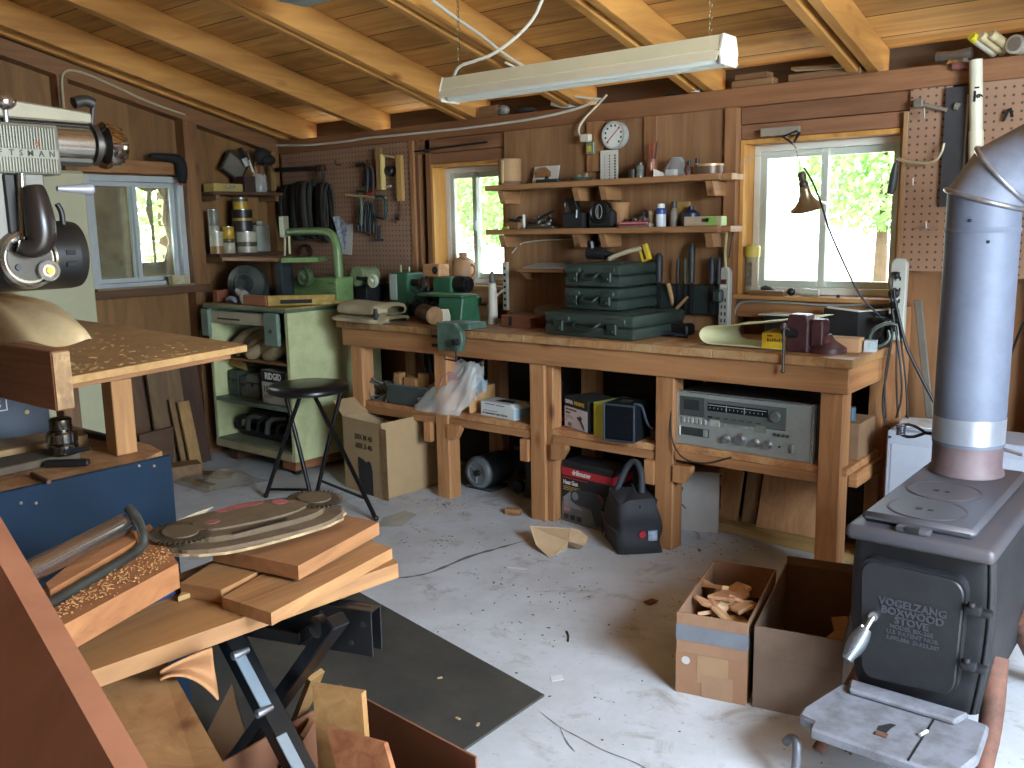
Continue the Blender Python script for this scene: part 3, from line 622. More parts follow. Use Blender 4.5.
# paper roll, yellow box, dark red vise
t = thing('paper_roll', 'big sheet of yellowed paper curled over on the bench', 'paper', (-1.62, 3.60, BZ))
YP_ = plain('#cfcba0', .75, 0, .1, 3); 
def fnp(u, v):
    # unrolled profile: bottom sheet, bend at the left, top sheet lifting to the right
    L = .98; s_ = u*L
    if s_ < .40: x, z = .36-s_, .004
    elif s_ < .56:
        a = (s_-.40)/.16*pi; x, z = -.04-.055*sin(a), .004+.038*(1-cos(a))
    else:
        q = s_-.56; x, z = -.04+q*.97, .080+.045*min(1, q/.35)**1.2
    if s_ > .90: x = -.04+.34*.97+(s_-.90)*.5
    sk = (v-.5)
    return (x*.98-.075+.06*v, -.115+.26*v, z+.004*sin(5*v+3*u))
MB().grid(fnp, 60, 12).build('sheet', YP_, t, smooth=60, solid=.002)
t = thing('film_box', 'small yellow cardboard box with dark print inside the paper curl', 'box', (-1.50, 3.49, BZ+.0065), R(7))
YB = plain('#d8b824', .5, 0, .08, 8); MB().box((-.01, 0, 0), (.088, .17, .062), .001).build('carton', YB, t)
[MB().box((.012+.0095*k, -.0012, .028), (.018+.0095*k, -.0002, .041-.004*(k % 3 == 1))).build('printed_mark', plain('#6d4a18', .6, 0, .3, 40), t) for k in range(7)]; MB().box((.012, -.0012, .048), (.032, -.0002, .055)).build('printed_mark', plain('#9a4020', .6, 0, .3, 40), t)
MB().box((-.0012, .02, .008), (.0, .15, .045)).build('side_print', plain('#9a9a4a', .6, 0, .5, 30), t)
MAR = plain('#523033', .45, 0, .3, 10, c2='#3a2225')
t = thing('red_vise', 'dark red cast iron vise on the bench right end', 'vise', (-1.345, 3.555, BZ))
MB().prism([(-.055, .0), (.03, .0), (.03, .125), (.02, .15), (-.05, .15), (-.058, .12)], -.08, .0, 'xz', .005).build('front_jaw', MAR, t)
MB().prism([(.032, .02), (.08, .03), (.08, .12), (.075, .13), (.032, .13)], -.06, .02, 'xz', .005).box((.034, -.066, .125), (.08, -.01, .133), .002).build('rear_jaw', MAR, t)
MB().lathe([(.075, 0), (.075, .02), (.05, .04), (.035, .05)], 20).at((.075, 0, 0)).lathe([(.08, 0), (.078, .018), (.06, .03), (.03, .05), (.02, .07)], 20).build('base', MAR, t, smooth=40)
MB().cyl((-.025, -.08, .075), (-.025, -.175, .09), .018, .015, 16).build('screw', DARKIRON, t, smooth=40)
MB().cyl((-.027, -.182, .11), (-.022, -.186, -.058), .0055, .0055, 10).ball((-.027, -.182, .112), .013).ball((-.022, -.186, -.061), .009).build('handle', plain('#5b5656', .4, .6, .3, 10), t, smooth=50)
MB().cyl((.085, -.03, .04), (.085, -.05, .06), .014, .012, 12).build('swivel_lock', plain('#6d4a4a', .4, .3, .3, 10), t, smooth=40)
t = thing('small_carton', 'small tan cardboard carton beside the dark red vise', 'box', (-1.235, 3.575, BZ), R(4)); CB = plain('#b88f68', .85, 0, .1, 6)
MB().box((-.085, 0, 0), (.085, .075, .055), .001).build('carton', CB, t); MB().prism([(-.085, .056), (.085, .056), (.08, .058), (-.08, .058)], 0, .036, 'xz').build('flap', plain('#a27d5a', .85, 0, .1, 6), t)
t = thing('paint_bottle_box', 'small white box with grey print beside the tan carton', 'box', (-1.135, 3.62, BZ), R(10)); MB().box((-.01, 0, 0), (.035, .05, .044), .001).build('carton', plain('#b4b9bb', .6, 0, .1, 8), t); MB().box((.005, -.001, .012), (.036, .0, .042)).build('label', plain('#9fb0b5', .6, 0, .4, 50), t)
t = thing('open_book', 'open book with black cover standing behind the red vise', 'book', (-1.24, 3.84, BZ))
MB().plate([(-.155, .02, .0), (.0, -.012, .0), (.0, -.012, .135), (-.155, .02, .145)], .006).plate([(.0, -.012, .0), (.12, .03, .0), (.12, .03, .145), (.0, -.012, .135)], .006).build('cover', BLACKMAT, t)
MB().plate([(-.15, .026, .004), (.0, -.004, .004), (.0, -.004, .142), (-.15, .045, .15)], .012).plate([(.0, -.004, .004), (.115, .036, .004), (.115, .05, .152), (.0, -.004, .14)], .012).build('pages', PAPER, t)
lone('black_folder', MB().at((-1.66, 3.86, BZ)).box((0, 0, .0), (.30, .09, .10), .002), BLACKMAT, 'black box folder on the bench behind the curled paper', 'folder'); lone('loose_sheet', MB().at((-1.66, 3.86, BZ+.1005), rz=R(4)).box((-.03, 0, 0), (.24, .085, .004)), PAPER, 'lower pale sheet lying on the black folder', 'paper'); lone('loose_sheet', MB().at((-1.64, 3.86, BZ+.105), rz=-R(6)).box((-.02, 0.02, 0), (.2, .085, .004)), PAPER, 'upper pale sheet lying on the black folder', 'paper')
t = thing('spring_clamp', 'silver spring clamp at the right end of the bench', 'clamp', (-1.135, 3.70, BZ)); MB().tube([(-.01, 0, .008), (-.015, 0, .05), (.0, 0, .085), (.05, .02, .11), (.08, .03, .10)], .008, 8, smooth=1).tube([(.0, .0, .01), (.04, .01, .02), (.06, .02, .05), (.05, .02, .08)], .007, 8, smooth=1).build('jaws', plain('#5c665c', .4, .6, .3, 12), t, smooth=60)
# ================================================================== UNDER THE WORKBENCH
# stereo receiver
t = thing('stereo_receiver', 'silver stereo receiver with tape deck on the bench shelf', 'stereo', (-1.582, 3.47, .486), -R(.5)); SIL = plain('#a0a59e', .4, .35, .12, 20); SILD = plain('#555b58', .4, .4, .15, 20)
Wd, Hd = .628, .236
MB().box((-Wd/2+.01, .012, .004), (Wd/2-.01, .33, Hd-.006), .004).build('cabinet', plain('#2a2622', .6, 0, .3, 10), t)
MB().box((-Wd/2, -.012, 0), (Wd/2, .011, Hd), .003).build('front_panel', SIL, t)
MB().box((-Wd/2+.0, -.016, 0), (-Wd/2+.006, -.011, Hd), .001).box((Wd/2-.012, -.016, 0), (Wd/2, -.011, Hd), .001).box((-Wd/2, -.016, Hd-.006), (Wd/2, -.011, Hd), .001).build('panel_trim', plain('#c8ccc8', .25, .8, .1, 20), t)
def FP(x, z, w, h, d=.004): return (-Wd/2+x, -.012-d, z-h/2), (-Wd/2+x+w, -.0115, z+h/2)
dk = MB().box(*FP(.035, .172, .12, .085), .002); dk.build('cassette_door', SILD, t); MB().box(*FP(.055, .18, .075, .045, .006), .002).build('cassette_window', plain('#3d4240', .2, .2, .4, 30), t)
MB().box(*FP(.155, .165, .36, .095), .002).build('tuner_frame', plain('#6c736f', .4, .4, .15, 20), t)
MB().box(*FP(.168, .18, .27, .034, .006), .001).build('tuner_dial', plain('#23282a', .15, 0, .3, 8), t)
tk = MB().box(*FP(.172, .189, .26, .002, .0075))
for k in range(14): tk.box(*FP(.18+k*.018, .177, .0015, .006, .0075))
tk.box(*FP(.255, .18, .002, .028, .0075)).box(*FP(.335, .18, .002, .028, .0075)); tk.build('dial_marks', plain('#b5bdb9', .4, 0, .1, 8), t)
MB().at((-Wd/2+.47, -.016, .172)).lathe([(.022, 0), (.022, -.006), (.018, -.016), (.001, -.017)], 24, 'y').build('tuning_knob', STEEL, t, smooth=40)
for k in range(7): MB().box(*FP(.17+k*.036, .137, .022, .008, .007), .001).build('push_button', BLACK if k == 0 else SILD, t)
for k in range(6): MB().box(*FP(.05+k*.02, .112, .014, .022, .01), .002).build('deck_key', plain('#b9bcb6', .35, .5, .15, 12), t)
for k in range(2): MB().box(*FP(.18+k*.205, .112, .045, .028, .006), .001).build('meter', plain('#a7aca0' if k == 0 else '#777d6e', .3, 0, .25, 30), t)
MB().box(*FP(.235, .11, .14, .014, .005), .001).build('label_strip', plain('#9a9f97', .4, .2, .5, 60), t)
for k in range(4): MB().box(*FP(.46+k*.019, .098, .012, .012, .008), .001).build('push_button', SILD, t)
MB().box(*FP(.04, .062, .135, .036, .003), .001).build('eight_track_slot', plain('#3c413f', .4, .2, .2, 9), t); MB().box(*FP(.034, .062, .008, .04, .006), .001).build('slot_trim', WHITE, t); MB().box(*FP(.15, .062, .02, .03, .008), .002).build('eject_key', SIL, t)
for x, r_ in [(.255, .016), (.32, .021), (.385, .015), (.44, .016)]: MB().at((-Wd/2+x, -.012, .052 if r_ < .02 else .058)).lathe([(r_*1.2, 0), (r_*1.2, -.004), (r_, -.006), (r_*.85, -.022), (.001, -.023)], 20, 'y').build('knob', STEEL, t, smooth=40)
MB().at((-Wd/2+.49, -.012, .05)).lathe([(.004, 0), (.004, -.008), (.001, -.009)], 10, 'y').build('headphone_jack', BLACK, t)
MB().box(*FP(.535, .05, .014, .034, .012), .002).build('power_switch', STEEL, t)
o = lone('receiver_cable', MB().tube([(-1.887, 3.44, .70), (-1.89, 3.425, .56), (-1.86, 3.41, .475), (-1.80, 3.40, .43), (-1.70, 3.405, .43), (-1.60, 3.425, .47)], .0035, 6, smooth=2), CABLEK, 'thin dark cord drooping in front of the stereo shelf', 'cord', smooth=60)
t = thing('brown_carton', 'brown cardboard box at the right end of the stereo shelf', 'box', (-1.19, 3.60, .486)); MB().box((-.03, 0, 0), (.05, .2, .15), .002).build('body', plain('#8a6a4c', .8, 0, .2, 8), t); q_ = V((-1.19, 3.65, .637)); lone('blue_jar', MB().cyl(q_, q_+V((0, 0, .055)), .018, .016, 14), plain('#44606c', .3, 0, .3, 8), 'small blue jar standing on the carton at right end of stereo shelf', 'jar', smooth=40)
# nailer carton, yellow carton, speaker
t = thing('nailer_carton', 'black and white carton printed with a nail gun', 'box', (-2.525, 3.53, .471), -R(23)); Wn, Dn, Hn = .205, .17, .15
MB().box((0, 0, 0), (Wn, Dn, Hn), .0015).build('carton', BLACKMAT, t); MB().box((.002, -.0012, .002), (Wn-.002, -.0002, Hn*.68)).build('front_print', plain('#d5d0d4', .6, 0, .1, 4), t)
mb = MB().text('CENTRAL', .024, face_m((.006, -.0015, Hn*.84), (1, 0, 0), (0, 0, 1)), .0004, 'LEFT', bold=.0006, sx=.68); mb.build('lettering', WHITE, t)
mb = MB().text('PNEUMATIC', .024, face_m((.088, -.0015, Hn*.84), (1, 0, 0), (0, 0, 1)), .0004, 'LEFT', bold=.0006, sx=.68); mb.build('lettering', YELLOW, t)
mb = MB().text('AIR POWER BRAD', .012, face_m((.012, -.0015, .089), (1, 0, 0), (0, 0, 1)), .0004, 'LEFT', bold=.0006).text('NAILER', .012, face_m((.012, -.0015, .073), (1, 0, 0), (0, 0, 1)), .0004, 'LEFT', bold=.0006); mb.build('lettering', BLACK, t)
MB().box((.012, -.0016, .056), (.07, -.001, .059)).box((.012, -.0016, .048), (.08, -.001, .051)).box((.012, -.0016, .035), (.025, -.001, .041)).box((.03, -.0016, .008), (.065, -.001, .026)).build('fine_print', plain('#77757a', .6, 0, .2, 20), t)
MB().prism([(.11, .062), (.135, .066), (.17, .03), (.18, .012), (.17, .008), (.135, .045), (.12, .05)], -.0018, -.0012, 'xz').prism([(.135, .066), (.142, .072), (.16, .06), (.15, .052)], -.0018, -.0012, 'xz').build('printed_nailer', plain('#3c3a3c', .6, 0, .2, 20), t)
t = thing('yellow_carton', 'bright yellow-green carton squeezed between nailer carton and speaker', 'box', (Yp(593.5, 432, 3.44).x, 3.44, .471), -R(12)); MB().box((0, 0, 0), (.072, .2, .155), .0015).build('carton', plain('#b8b22a', .55, 0, .08, 6), t); MB().box((.0, .0, .1552), (.072, .2, .1562)).build('top_label', plain('#c9cc6a', .6, 0, .3, 20), t)
t = thing('speaker_box', 'dark blue-grey box speaker with carrying strap', 'speaker', (Yp(605.5, 435, 3.40).x, 3.385, .471), R(6)); SPK = plain('#15191e', .7, 0, .2, 8, spec=.2)
MB().box((0, 0, 0), (.155, .17, .172), .006).build('cabinet', SPK, t); frm = MB(); 
for a, bb in [((0, -.008, 0), (.008, 0, .172)), ((.147, -.008, 0), (.155, 0, .172)), ((.008, -.008, 0), (.147, 0, .008)), ((.008, -.008, .164), (.147, 0, .172))]: frm.box(a, bb, .002)
frm.build('front_frame', plain('#343f49', .45, 0, .2, 8), t); MB().box((.012, -.005, .012), (.143, -.0005, .16), .001).build('grille', plain('#101419', .9, 0, .3, 60, spec=.1), t)
MB().tube([(.14, .02, .174), (.16, .06, .165), (.176, .06, .115), (.19, .06, .075), (.21, .07, .06)], .007, 6, smooth=2).build('strap', plain('#3a4550', .6, 0, .2, 8), t, smooth=60); MB().box((.05, .06, .1722), (.1, .1, .176), .001).build('top_plate', plain('#4a4f4c', .4, .5, .2, 8), t)
lone('scrap_block', MB().box((-2.03, 3.50, .472), (-1.975, 3.58, .52), .003), wood('#6b4a32', '#4a3120', 'x'), 'small dark wood scrap at right end of the middle shelf', 'wood scrap')
# heat gun carton
t = thing('heat_gun_carton', 'black carton with red band standing on the floor under the bench', 'box', (-2.525, 3.50, 0), -R(7)); Wh, Dh, Hh = .32, .15, .305
MB().box((0, 0, 0), (Wh, Dh, Hh-.012), .002).build('carton', BLACKMAT, t); MB().prism([(0, Hh-.012), (Wh, Hh-.012), (Wh-.004, Hh), (.004, Hh)], .006, Dh-.006, 'xz').build('top_flap', plain('#221f20', .6, 0, .2, 8), t)
MB().box((0, -.0014, Hh-.07), (Wh, -.0004, Hh-.032)).box((Wh+.0004, 0, Hh-.07), (Wh+.0014, Dh, Hh-.032)).build('red_band', RED, t)
MB().text('drillmaster', .034, face_m((.07, -.0018, Hh-.05), (1, 0, 0), (0, 0, 1)), .0004, 'LEFT', bold=.0007, sx=.8).text('Heat Gun', .03, face_m((.012, -.0018, Hh-.105), (1, 0, 0), (0, 0, 1)), .0004, 'LEFT', bold=.0008, sx=.8).build('lettering', WHITE, t)
MB().box((.012, -.0016, Hh-.127), (.12, -.001, Hh-.124)).box((.012, -.0016, Hh-.135), (.10, -.001, Hh-.131)).box((.012, -.0016, Hh-.144), (.11, -.001, Hh-.140)).build('fine_print', plain('#a58a3c', .6, 0, .2, 20), t); MB().box((.012, -.0016, Hh-.083), (.17, -.001, Hh-.079)).box((.28, -.0018, Hh-.056), (.31, -.0014, Hh-.05)).build('fine_print', RED, t)
MB().box((0, -.0012, 0), (Wh, -.0004, .1)).build('grey_band', plain('#6d6a62', .6, 0, .3, 6), t)
MB().prism([(.0, .10), (.06, .16), (.10, .172), (.2, .18), (.25, .17), (.27, .14), (.25, .10), (.27, .02), (.22, .015), (.19, .09), (.1, .10)], -.0022, -.0014, 'xz').build('printed_gun', plain('#2f3134', .5, 0, .3, 10), t)
MB().prism([(.01, .12), (.06, .16), (.06, .115), (.14, .075), (.02, .08)], -.0026, -.0023, 'xz').at((.09, -.0024, .14)).lathe([(.02, 0), (.02, -.0006)], 20, 'y').build('printed_highlight', plain('#8b8f92', .5, 0, .3, 10), t)
MB().box((.015, -.0026, .055), (.055, -.0018, .075)).build('printed_label', plain('#b07d84', .6, 0, .3, 20), t)
for k, cl in enumerate(['#3a2c2c', '#241c1c', '#2a2420']): MB().box((.015+.042*k, -.0026, .015), (.045+.042*k, -.0018, .04)).build('printed_picture', plain(cl, .6, 0, .3, 20), t)
MB().tube([(.235, -.002, .175), (.262, -.002, .16), (.265, -.002, .145)], .003, 6).build('printed_accent', RED, t)
# black tool bag
t = thing('tool_bag', 'black canvas tool bag with webbing handle on the floor', 'bag', (-2.235, 3.42, 0), -R(40)); BAG = plain('#25272b', .75, 0, .25, 10, bump=.35)
Wb, Db, Hb = .21, .27, .235
t.rotation_euler = (0, 0, -R(43)); ROOTM[t.name] = M.Translation(V((-2.235, 3.42, 0))) @ M.Rotation(-R(43), 4, 'Z')
def bagfn(u, v):
    a = 2*pi*u; k = .25
    cx = math.copysign(abs(cos(a))**k, cos(a)); cy = math.copysign(abs(sin(a))**k, sin(a))
    tp = 1-.30*max(0, v-.35)**1.3; ty = 1-.10*v
    return (Db*.5+Db*.5*cx*ty+.006*sin(11*v+2*a), Wb*.5+Wb*.5*cy*tp+.007*sin(9*v+3*a), .002+Hb*v+.010*v*sin(3*a+1))
mb = MB().grid(bagfn, 40, 14, closed_u=True); top_ = [mb.v(bagfn(i/40, 1)) for i in range(40)]; c0 = mb.v((Db*.5, Wb*.5, Hb+.035))
for i in range(40): mb.face([top_[i], top_[(i+1) % 40], c0])
bot = [mb.v(bagfn(i/40, 0)) for i in range(40)]; mb.face(bot); mb.build('body', BAG, t, smooth=50)
MB().tube([(Db*.02, Wb*.5, Hb*.95), (Db*.25, Wb*.55, Hb+.03), (Db*.5, Wb*.5, Hb+.045), (Db*.98, Wb*.5, Hb*.9)], .004, 6).tube([(-.004, 0, .005), (-.004, .0, Hb*.45), (Db*.5, -.012, Hb*.43), (Db+.004, 0, Hb*.45)], .003, 6, smooth=1).build('zip', plain('#3a3c40', .5, .1, .2, 8), t, smooth=60)
MB().tube([(Db*.35, .04, Hb+.0), (Db*.33, .07, Hb+.07), (Db*.35, .10, Hb+.135), (Db*.45, .13, Hb+.15), (Db*.62, .14, Hb+.10), (Db*.72, .13, Hb+.02)], .015, 8, smooth=2).build('handle', plain('#30333a', .7, 0, .2, 12), t, smooth=60)
MB().box((Db-.006, Wb*.66, .06), (Db+.004, Wb*.86, .105), .001).build('logo_patch', plain('#9fb0c6', .6, 0, .5, 60), t); MB().at((Db+.001, Wb*.54, .09)).lathe([(.016, -.004), (.016, .003)], 16, 'x').build('logo_disc', RED, t); MB().ball((Db*.45, -.011, .108), .005).build('rivet', plain('#a33', .4, .3, .1, 8), t)
# white carton behind the third leg
t = thing('white_carton', 'white cardboard carton with pen marks behind the bench leg', 'box', (-2.02, 3.68, 0), R(24)); WCB = plain('#aaa49c', .8, 0, .1, 6)
MB().box((0, 0, 0), (.22, .17, .29), .002).build('carton', WCB, t); mk = MB()
mk.tube([(.224, .10, .20), (.224, .08, .16), (.224, .06, .12), (.224, .08, .09), (.224, .10, .11)], .0025, 5, smooth=2).tube([(.224, .07, .255), (.224, .10, .25)], .004, 5).tube([(.224, .12, .26), (.224, .15, .255)], .003, 5)
mk.tube([(.03, -.002, .20), (.06, -.002, .22), (.03, -.002, .15), (.07, -.002, .11)], .0025, 5, smooth=2).build('pen_marks', BLACKMAT, t)
# first bays: tray of blocks, wires, plastic bag, carton, glove box
t = thing('grey_tray', 'grey metal tray holding wood blocks on the left bench shelf', 'tray', (-3.695, 3.46, .47), 0); TG = plain('#4b5350', .5, .2, .2, 8); Wt, Dt, Ht = .32, .16, .115
mb = MB().box((0, 0, 0), (Wt, Dt, .004)).box((0, 0, 0), (Wt, .004, Ht), .001).box((0, Dt-.004, 0), (Wt, Dt, Ht), .001).box((0, .004, 0), (.004, Dt-.004, Ht), .001).box((Wt-.004, .004, 0), (Wt, Dt-.004, Ht), .001); mb.build('shell', TG, t); MB().box((-.002, -.003, Ht-.008), (Wt+.002, .0, Ht), .001).build('rim', plain('#6b7470', .4, .3, .2, 8), t)
for i, (x, y, w_, h_, lb) in enumerate([(.05, .05, .05, .075, 'tallest wood block at the left of the grey tray'), (.14, .06, .09, .045, 'low wood block in the middle of the grey tray'), (.23, .08, .085, .085, 'wide wood block at the right of the grey tray'), (.10, .11, .06, .05, 'wood block at the back of the grey tray')]):
    q = V((-3.695+x, 3.46+y, .475)); lone('wood_block', MB().box((q.x-w_/2, q.y-.025, q.z), (q.x+w_/2, q.y+.025, .47+Ht+h_*.75), .003), wood('#b98a55', '#90643a', 'z', knots=False), lb, 'wood block', group='wood blocks in the grey tray')
mb = MB(); rn = random.Random(4)
for k in range(9):
    c_ = V((-3.80+rn.uniform(-.05, .05), 3.5+rn.uniform(-.01, .05), .52)); r_ = rn.uniform(.06, .10); ph = rn.uniform(0, 6); tl = rn.uniform(-.5, .5)
    mb.tube([c_+V((r_*cos(a)*1.1, .03*sin(a+ph), r_*.55*sin(a)+.02*cos(2*a+ph)+tl*.3*r_*cos(a))) for a in [2*pi*q/14 for q in range(14)]], .005, 6, closed=True)
lone('wire_coil', mb, plain('#3b3d3c', .5, 0, .5, 3, c2='#8f9488'), 'tangle of dark and pale wires left of the grey tray', 'wire coil', smooth=60)
# cables hanging behind
mb = MB()
for k in range(5): mb.tube([(-3.72+.045*k, 3.82, .78), (-3.74+.05*k, 3.80, .68), (-3.70+.04*k, 3.78, .58), (-3.75+.05*k, 3.74, .49)], .006, 6, smooth=1)
lone('hanging_cables', mb, CABLEK, 'bundle of dark cords hanging down behind the wood blocks', 'cords', smooth=60)
t = thing('tan_carton', 'open tan cardboard box under the plastic bag', 'box', (-3.28, 3.50, .474), 0); CBT = plain('#b98f5c', .85, 0, .12, 6)
mb = MB().box((0, 0, 0), (.19, .18, .004)).box((0, 0, 0), (.19, .004, .11)).box((.186, .004, 0), (.19, .18, .13)).box((0, .176, 0), (.186, .18, .13)).box((0, .004, 0), (.004, .176, .11)); mb.build('carton', CBT, t)
MB().plate([(.187, .0, .0), (.187, -.03, .004), (.187, -.035, .12), (.187, .0, .13)], .003).build('flap', CBT, t)
rn = random.Random(9)
def bagf(u, v):
    a = 2*pi*u; r_ = .185*(1-.60*v)*(1+.10*sin(5*a+9*v)+.05*sin(11*a+3)); 
    return (-3.27+.16*v+r_*cos(a)*1.05, 3.47+r_*sin(a)*.55+.05*v, .535+.20*v+.015*sin(3*a+5*v)-.07*(1-v)*max(0, -sin(a)))
mb = MB().grid(bagf, 44, 16, closed_u=True)
t = thing('plastic_bag', 'crumpled clear plastic bag with red print draped over box', 'plastic bag', (-3.24, 3.51, .49)); mb.build('film', glassy('#dcdcd6', .42, .15), t, world=True, smooth=80, jitter=.005)
MB().grid(lambda u, v: (-3.22+.13*(u-.5)*2*.5+.06*v, 3.45+.05*(u-.5), .575+.10*v+.02*sin(6*u)), 10, 8).build('red_print', plain('#c08f8c', .6, 0, .3, 6, alpha=.5), t, world=True, smooth=80)
MB().grid(lambda u, v: (-3.10+.09*u, 3.5+.03*v, .60+.075*v-.02*u+.012*sin(9*u+4*v)), 10, 8).build('blue_print', plain('#9fb3c2', .4, 0, .3, 8, alpha=.8), t, world=True, smooth=80)
t = thing('glove_box', 'white and pale blue carton of gloves on the bench shelf', 'box', (-3.03, 3.49, .4745), -R(5)); Wg, Dg, Hg = .24, .12, .075
MB().prism([(0, 0), (Wg, 0), (Wg, Hg*.72), (Wg-.03, Hg), (0, Hg)], 0, Dg, 'xz').build('carton', plain('#cfd2cf', .6, 0, .06, 6), t); MB().box((Wg-.0, .004, .004), (Wg+.001, Dg-.004, Hg*.7)).build('end_panel', plain('#8fb2c0', .6, 0, .1, 8), t)
MB().prism([(.07, .04), (.19, .04), (.17, .085), (.08, .085)], Hg+.0004, Hg+.001, 'xy').build('opening', BLACKMAT, t)
MB().text('& Veterinarian Latex Gloves', .0155, face_m((.012, -.0008, .016), (1, 0, 0), (0, 0, 1)), .0003, 'LEFT', bold=.0004).box((.02, -.0008, .028), (.12, -.0002, .0305)).box((.03, -.0008, .062), (.10, -.0002, .066)).box((.11, -.0008, .060), (.17, -.0002, .064)).build('lettering', plain('#3c4a50', .6, 0, .1, 8), t)
lone('dark_can', MB().at((-2.80, 3.78, .475)).lathe([(.0, 0), (.07, 0), (.07, .15), (.06, .17), (.055, .17)], 20), plain('#1f2321', .5, .1, .3, 8), 'dark canister in the shade behind the glove carton', 'canister', smooth=40)
lone('dark_carton', MB().box((-2.78, 3.60, .475), (-2.70, 3.72, .52), .002), plain('#3a2d24', .8, 0, .2, 8), 'small dark carton right behind the glove carton', 'box')
# grinder and iron parts on the floor
t = thing('bench_motor', 'grey electric motor with round end cap on the floor', 'motor', (-3.2, 3.70, 0)); GM = plain('#3c4246', .5, .3, .3, 9)
MB().box((-.09, -.05, 0), (.09, .10, .02), .004).build('base', GM, t); MB().cyl((0, .16, .10), (0, -.045, .10), .088, .088, 28).build('housing', GM, t, smooth=40)
MB().at((0, -.045, .10)).lathe([(.09, .012), (.092, 0), (.086, -.012), (.072, -.02), (.062, -.022), (.06, -.012), (.03, -.008), (.001, -.008)], 28, 'y').build('end_cap', plain('#7e8588', .45, .4, .25, 9), t, smooth=40)
MB().at((0, -.05, .10)).lathe([(.018, 0), (.018, -.02), (.001, -.022)], 12, 'y').build('shaft', DARKIRON, t, smooth=40); f_ = MB()
for k in range(3): a = 2*pi*k/3+.4; f_.beam((0, -.058, .10), (.06*cos(a), -.058, .10+.06*sin(a)), .012, .006)
f_.build('spokes', plain('#8d9496', .45, .4, .25, 9), t)
t = thing('iron_stand', 'dark cast iron machine stand standing beside the grey motor', 'machine part', (-2.86, 3.72, 0)); IR = plain('#2f3432', .6, .3, .3, 9)
MB().prism([(-.06, 0), (.02, 0), (-.005, .10), (.0, .22), (.05, .26), (-.07, .26), (-.045, .2), (-.04, .1)], -.03, .0, 'xz', .003).build('leg', IR, t); MB().box((-.10, -.05, .26), (.20, .08, .285), .003).build('table', IR, t); MB().cyl((.12, -.03, .12), (.12, .1, .12), .09, .09, 20).build('drum', plain('#26302d', .6, .2, .3, 9), t, smooth=40)
MB().tube([(-.02, .02, .29), (.05, .03, .34), (.15, .0, .33), (.22, .03, .38)], .012, 8, smooth=1).tube([(-.05, .0, .3), (.02, .05, .38), (.12, .05, .36)], .01, 8, smooth=1).build('lever', IR, t, smooth=50)
a = Zp(519, 493); t = thing('caster_wheel', 'small black caster wheel lying on floor beside the bench leg', 'wheel', (a.x, a.y, 0)); MB().at((0, 0, .036)).lathe([(.036, -.015), (.036, .015), (.012, .018)], 20, 'y').build('tyre', BLACK, t, smooth=40); MB().box((-.05, .02, .0), (-.02, .04, .03), .002).build('bracket', plain('#9b7c56', .7, 0, .2, 8), t)
lone('wood_scrap', MB().at((*Zp(515, 514)[:2], .0), rz=.3).box((-.05, -.02, 0), (.03, .02, .028), .003), wood('#ad8358', '#86603a', 'x', knots=False), 'tan wood scrap on the floor left of the second leg', 'wood scrap')
# crumpled paper bag in front of the bench
t = thing('paper_bag', 'crumpled brown paper bag lying on the floor before the bench', 'paper bag', (-2.42, 3.2, 0))
p = lambda x, y, z: V(Zp(x, y, z))
b0, b1, b2, b3, b4, b5 = p(531, 528, .09), p(548, 556, .002), p(556, 553, .03), p(569, 540, .05), p(587, 538, .04), p(572, 524, .05)
mb = MB().plate([p(530, 526, .08), p(536, 545, .03), p(549, 557, .003), p(556, 554, .02), p(568, 541, .06), p(570, 528, .06)], .003); mb.plate([p(568, 541, .06), p(585, 545, .01), p(588, 537, .03), p(580, 530, .045), p(570, 528, .06)], .003); mb.plate([p(556, 554, .02), p(568, 541, .06), p(567, 549, .0), p(549, 557, .003)], .002)
mb.build('paper', plain('#d0b28c', .85, 0, .12, 12, bump=.3), t, world=True)
MB().plate([p(566, 541, .045), p(584, 546, .006), p(580, 549, .003), p(566, 547, .004)], .002).build('opening', plain('#8a6f58', .9, 0, .2, 10), t, world=True)
# ================================================================== WALL SHELVES AND WHAT STANDS ON THEM
SHW = wood('#ad8054', '#875d38', 'x')
def wall_shelf(name, label, z, ends, brs):
    x0, x1 = ends
    t = thing(name, label, 'shelf', ((x0+x1)/2, 3.86, z))
    MB().box((x0, 3.765, z), (x1, 3.943, z+.028), .002).box((x1+.0005, 3.80, z), (x1+.045, 3.92, z+.028), .002).build('board', SHW, t, world=True)
    for x in brs:
        MB().prism([(3.79, z-.002), (3.943, z-.002), (3.943, z-.068), (3.815, z-.068)], x, x+.038, 'yz', .002).build('bracket', wood('#a97c50', '#845a35', 'y'), t, world=True)
    return t
S1Z, S2Z = 1.622, 1.392
wall_shelf('wall_shelf', 'upper of the two long wooden wall shelves between the windows', S1Z, (-3.205, -1.85), (-3.14, -2.66, -2.50, -1.93))
wall_shelf('wall_shelf', 'lower of the two long wooden wall shelves between the windows', S2Z, (-3.205, -1.85), (-3.14, -2.66, -2.50, -1.93))
U, Lz = S1Z+.0285, S2Z+.0285
def sp_(px, z, y=3.85): 
    p = Yp(px, 200, y); return p.x
def canister(name, label, cat, x, y, z, prof, mat, seg=20, part='body', capprof=None, capmat=None):
    t = thing(name, label, cat, (x, y, z)); MB().lathe(prof, seg).build(part, mat, t, smooth=40)
    if capprof: MB().lathe(capprof, seg).build('cap', capmat, t, smooth=40)
    return t
x = Yp(509, 190, 3.85).x; t = thing('oats_canister', 'tan cardboard canister at the left end of the upper shelf', 'canister', (x, 3.86, U)); MB().lathe([(0, 0), (.062, 0), (.062, .135), (.058, .137), (.0, .137)], 28).build('body', plain('#a9875c', .7, 0, .15, 8), t, smooth=40)
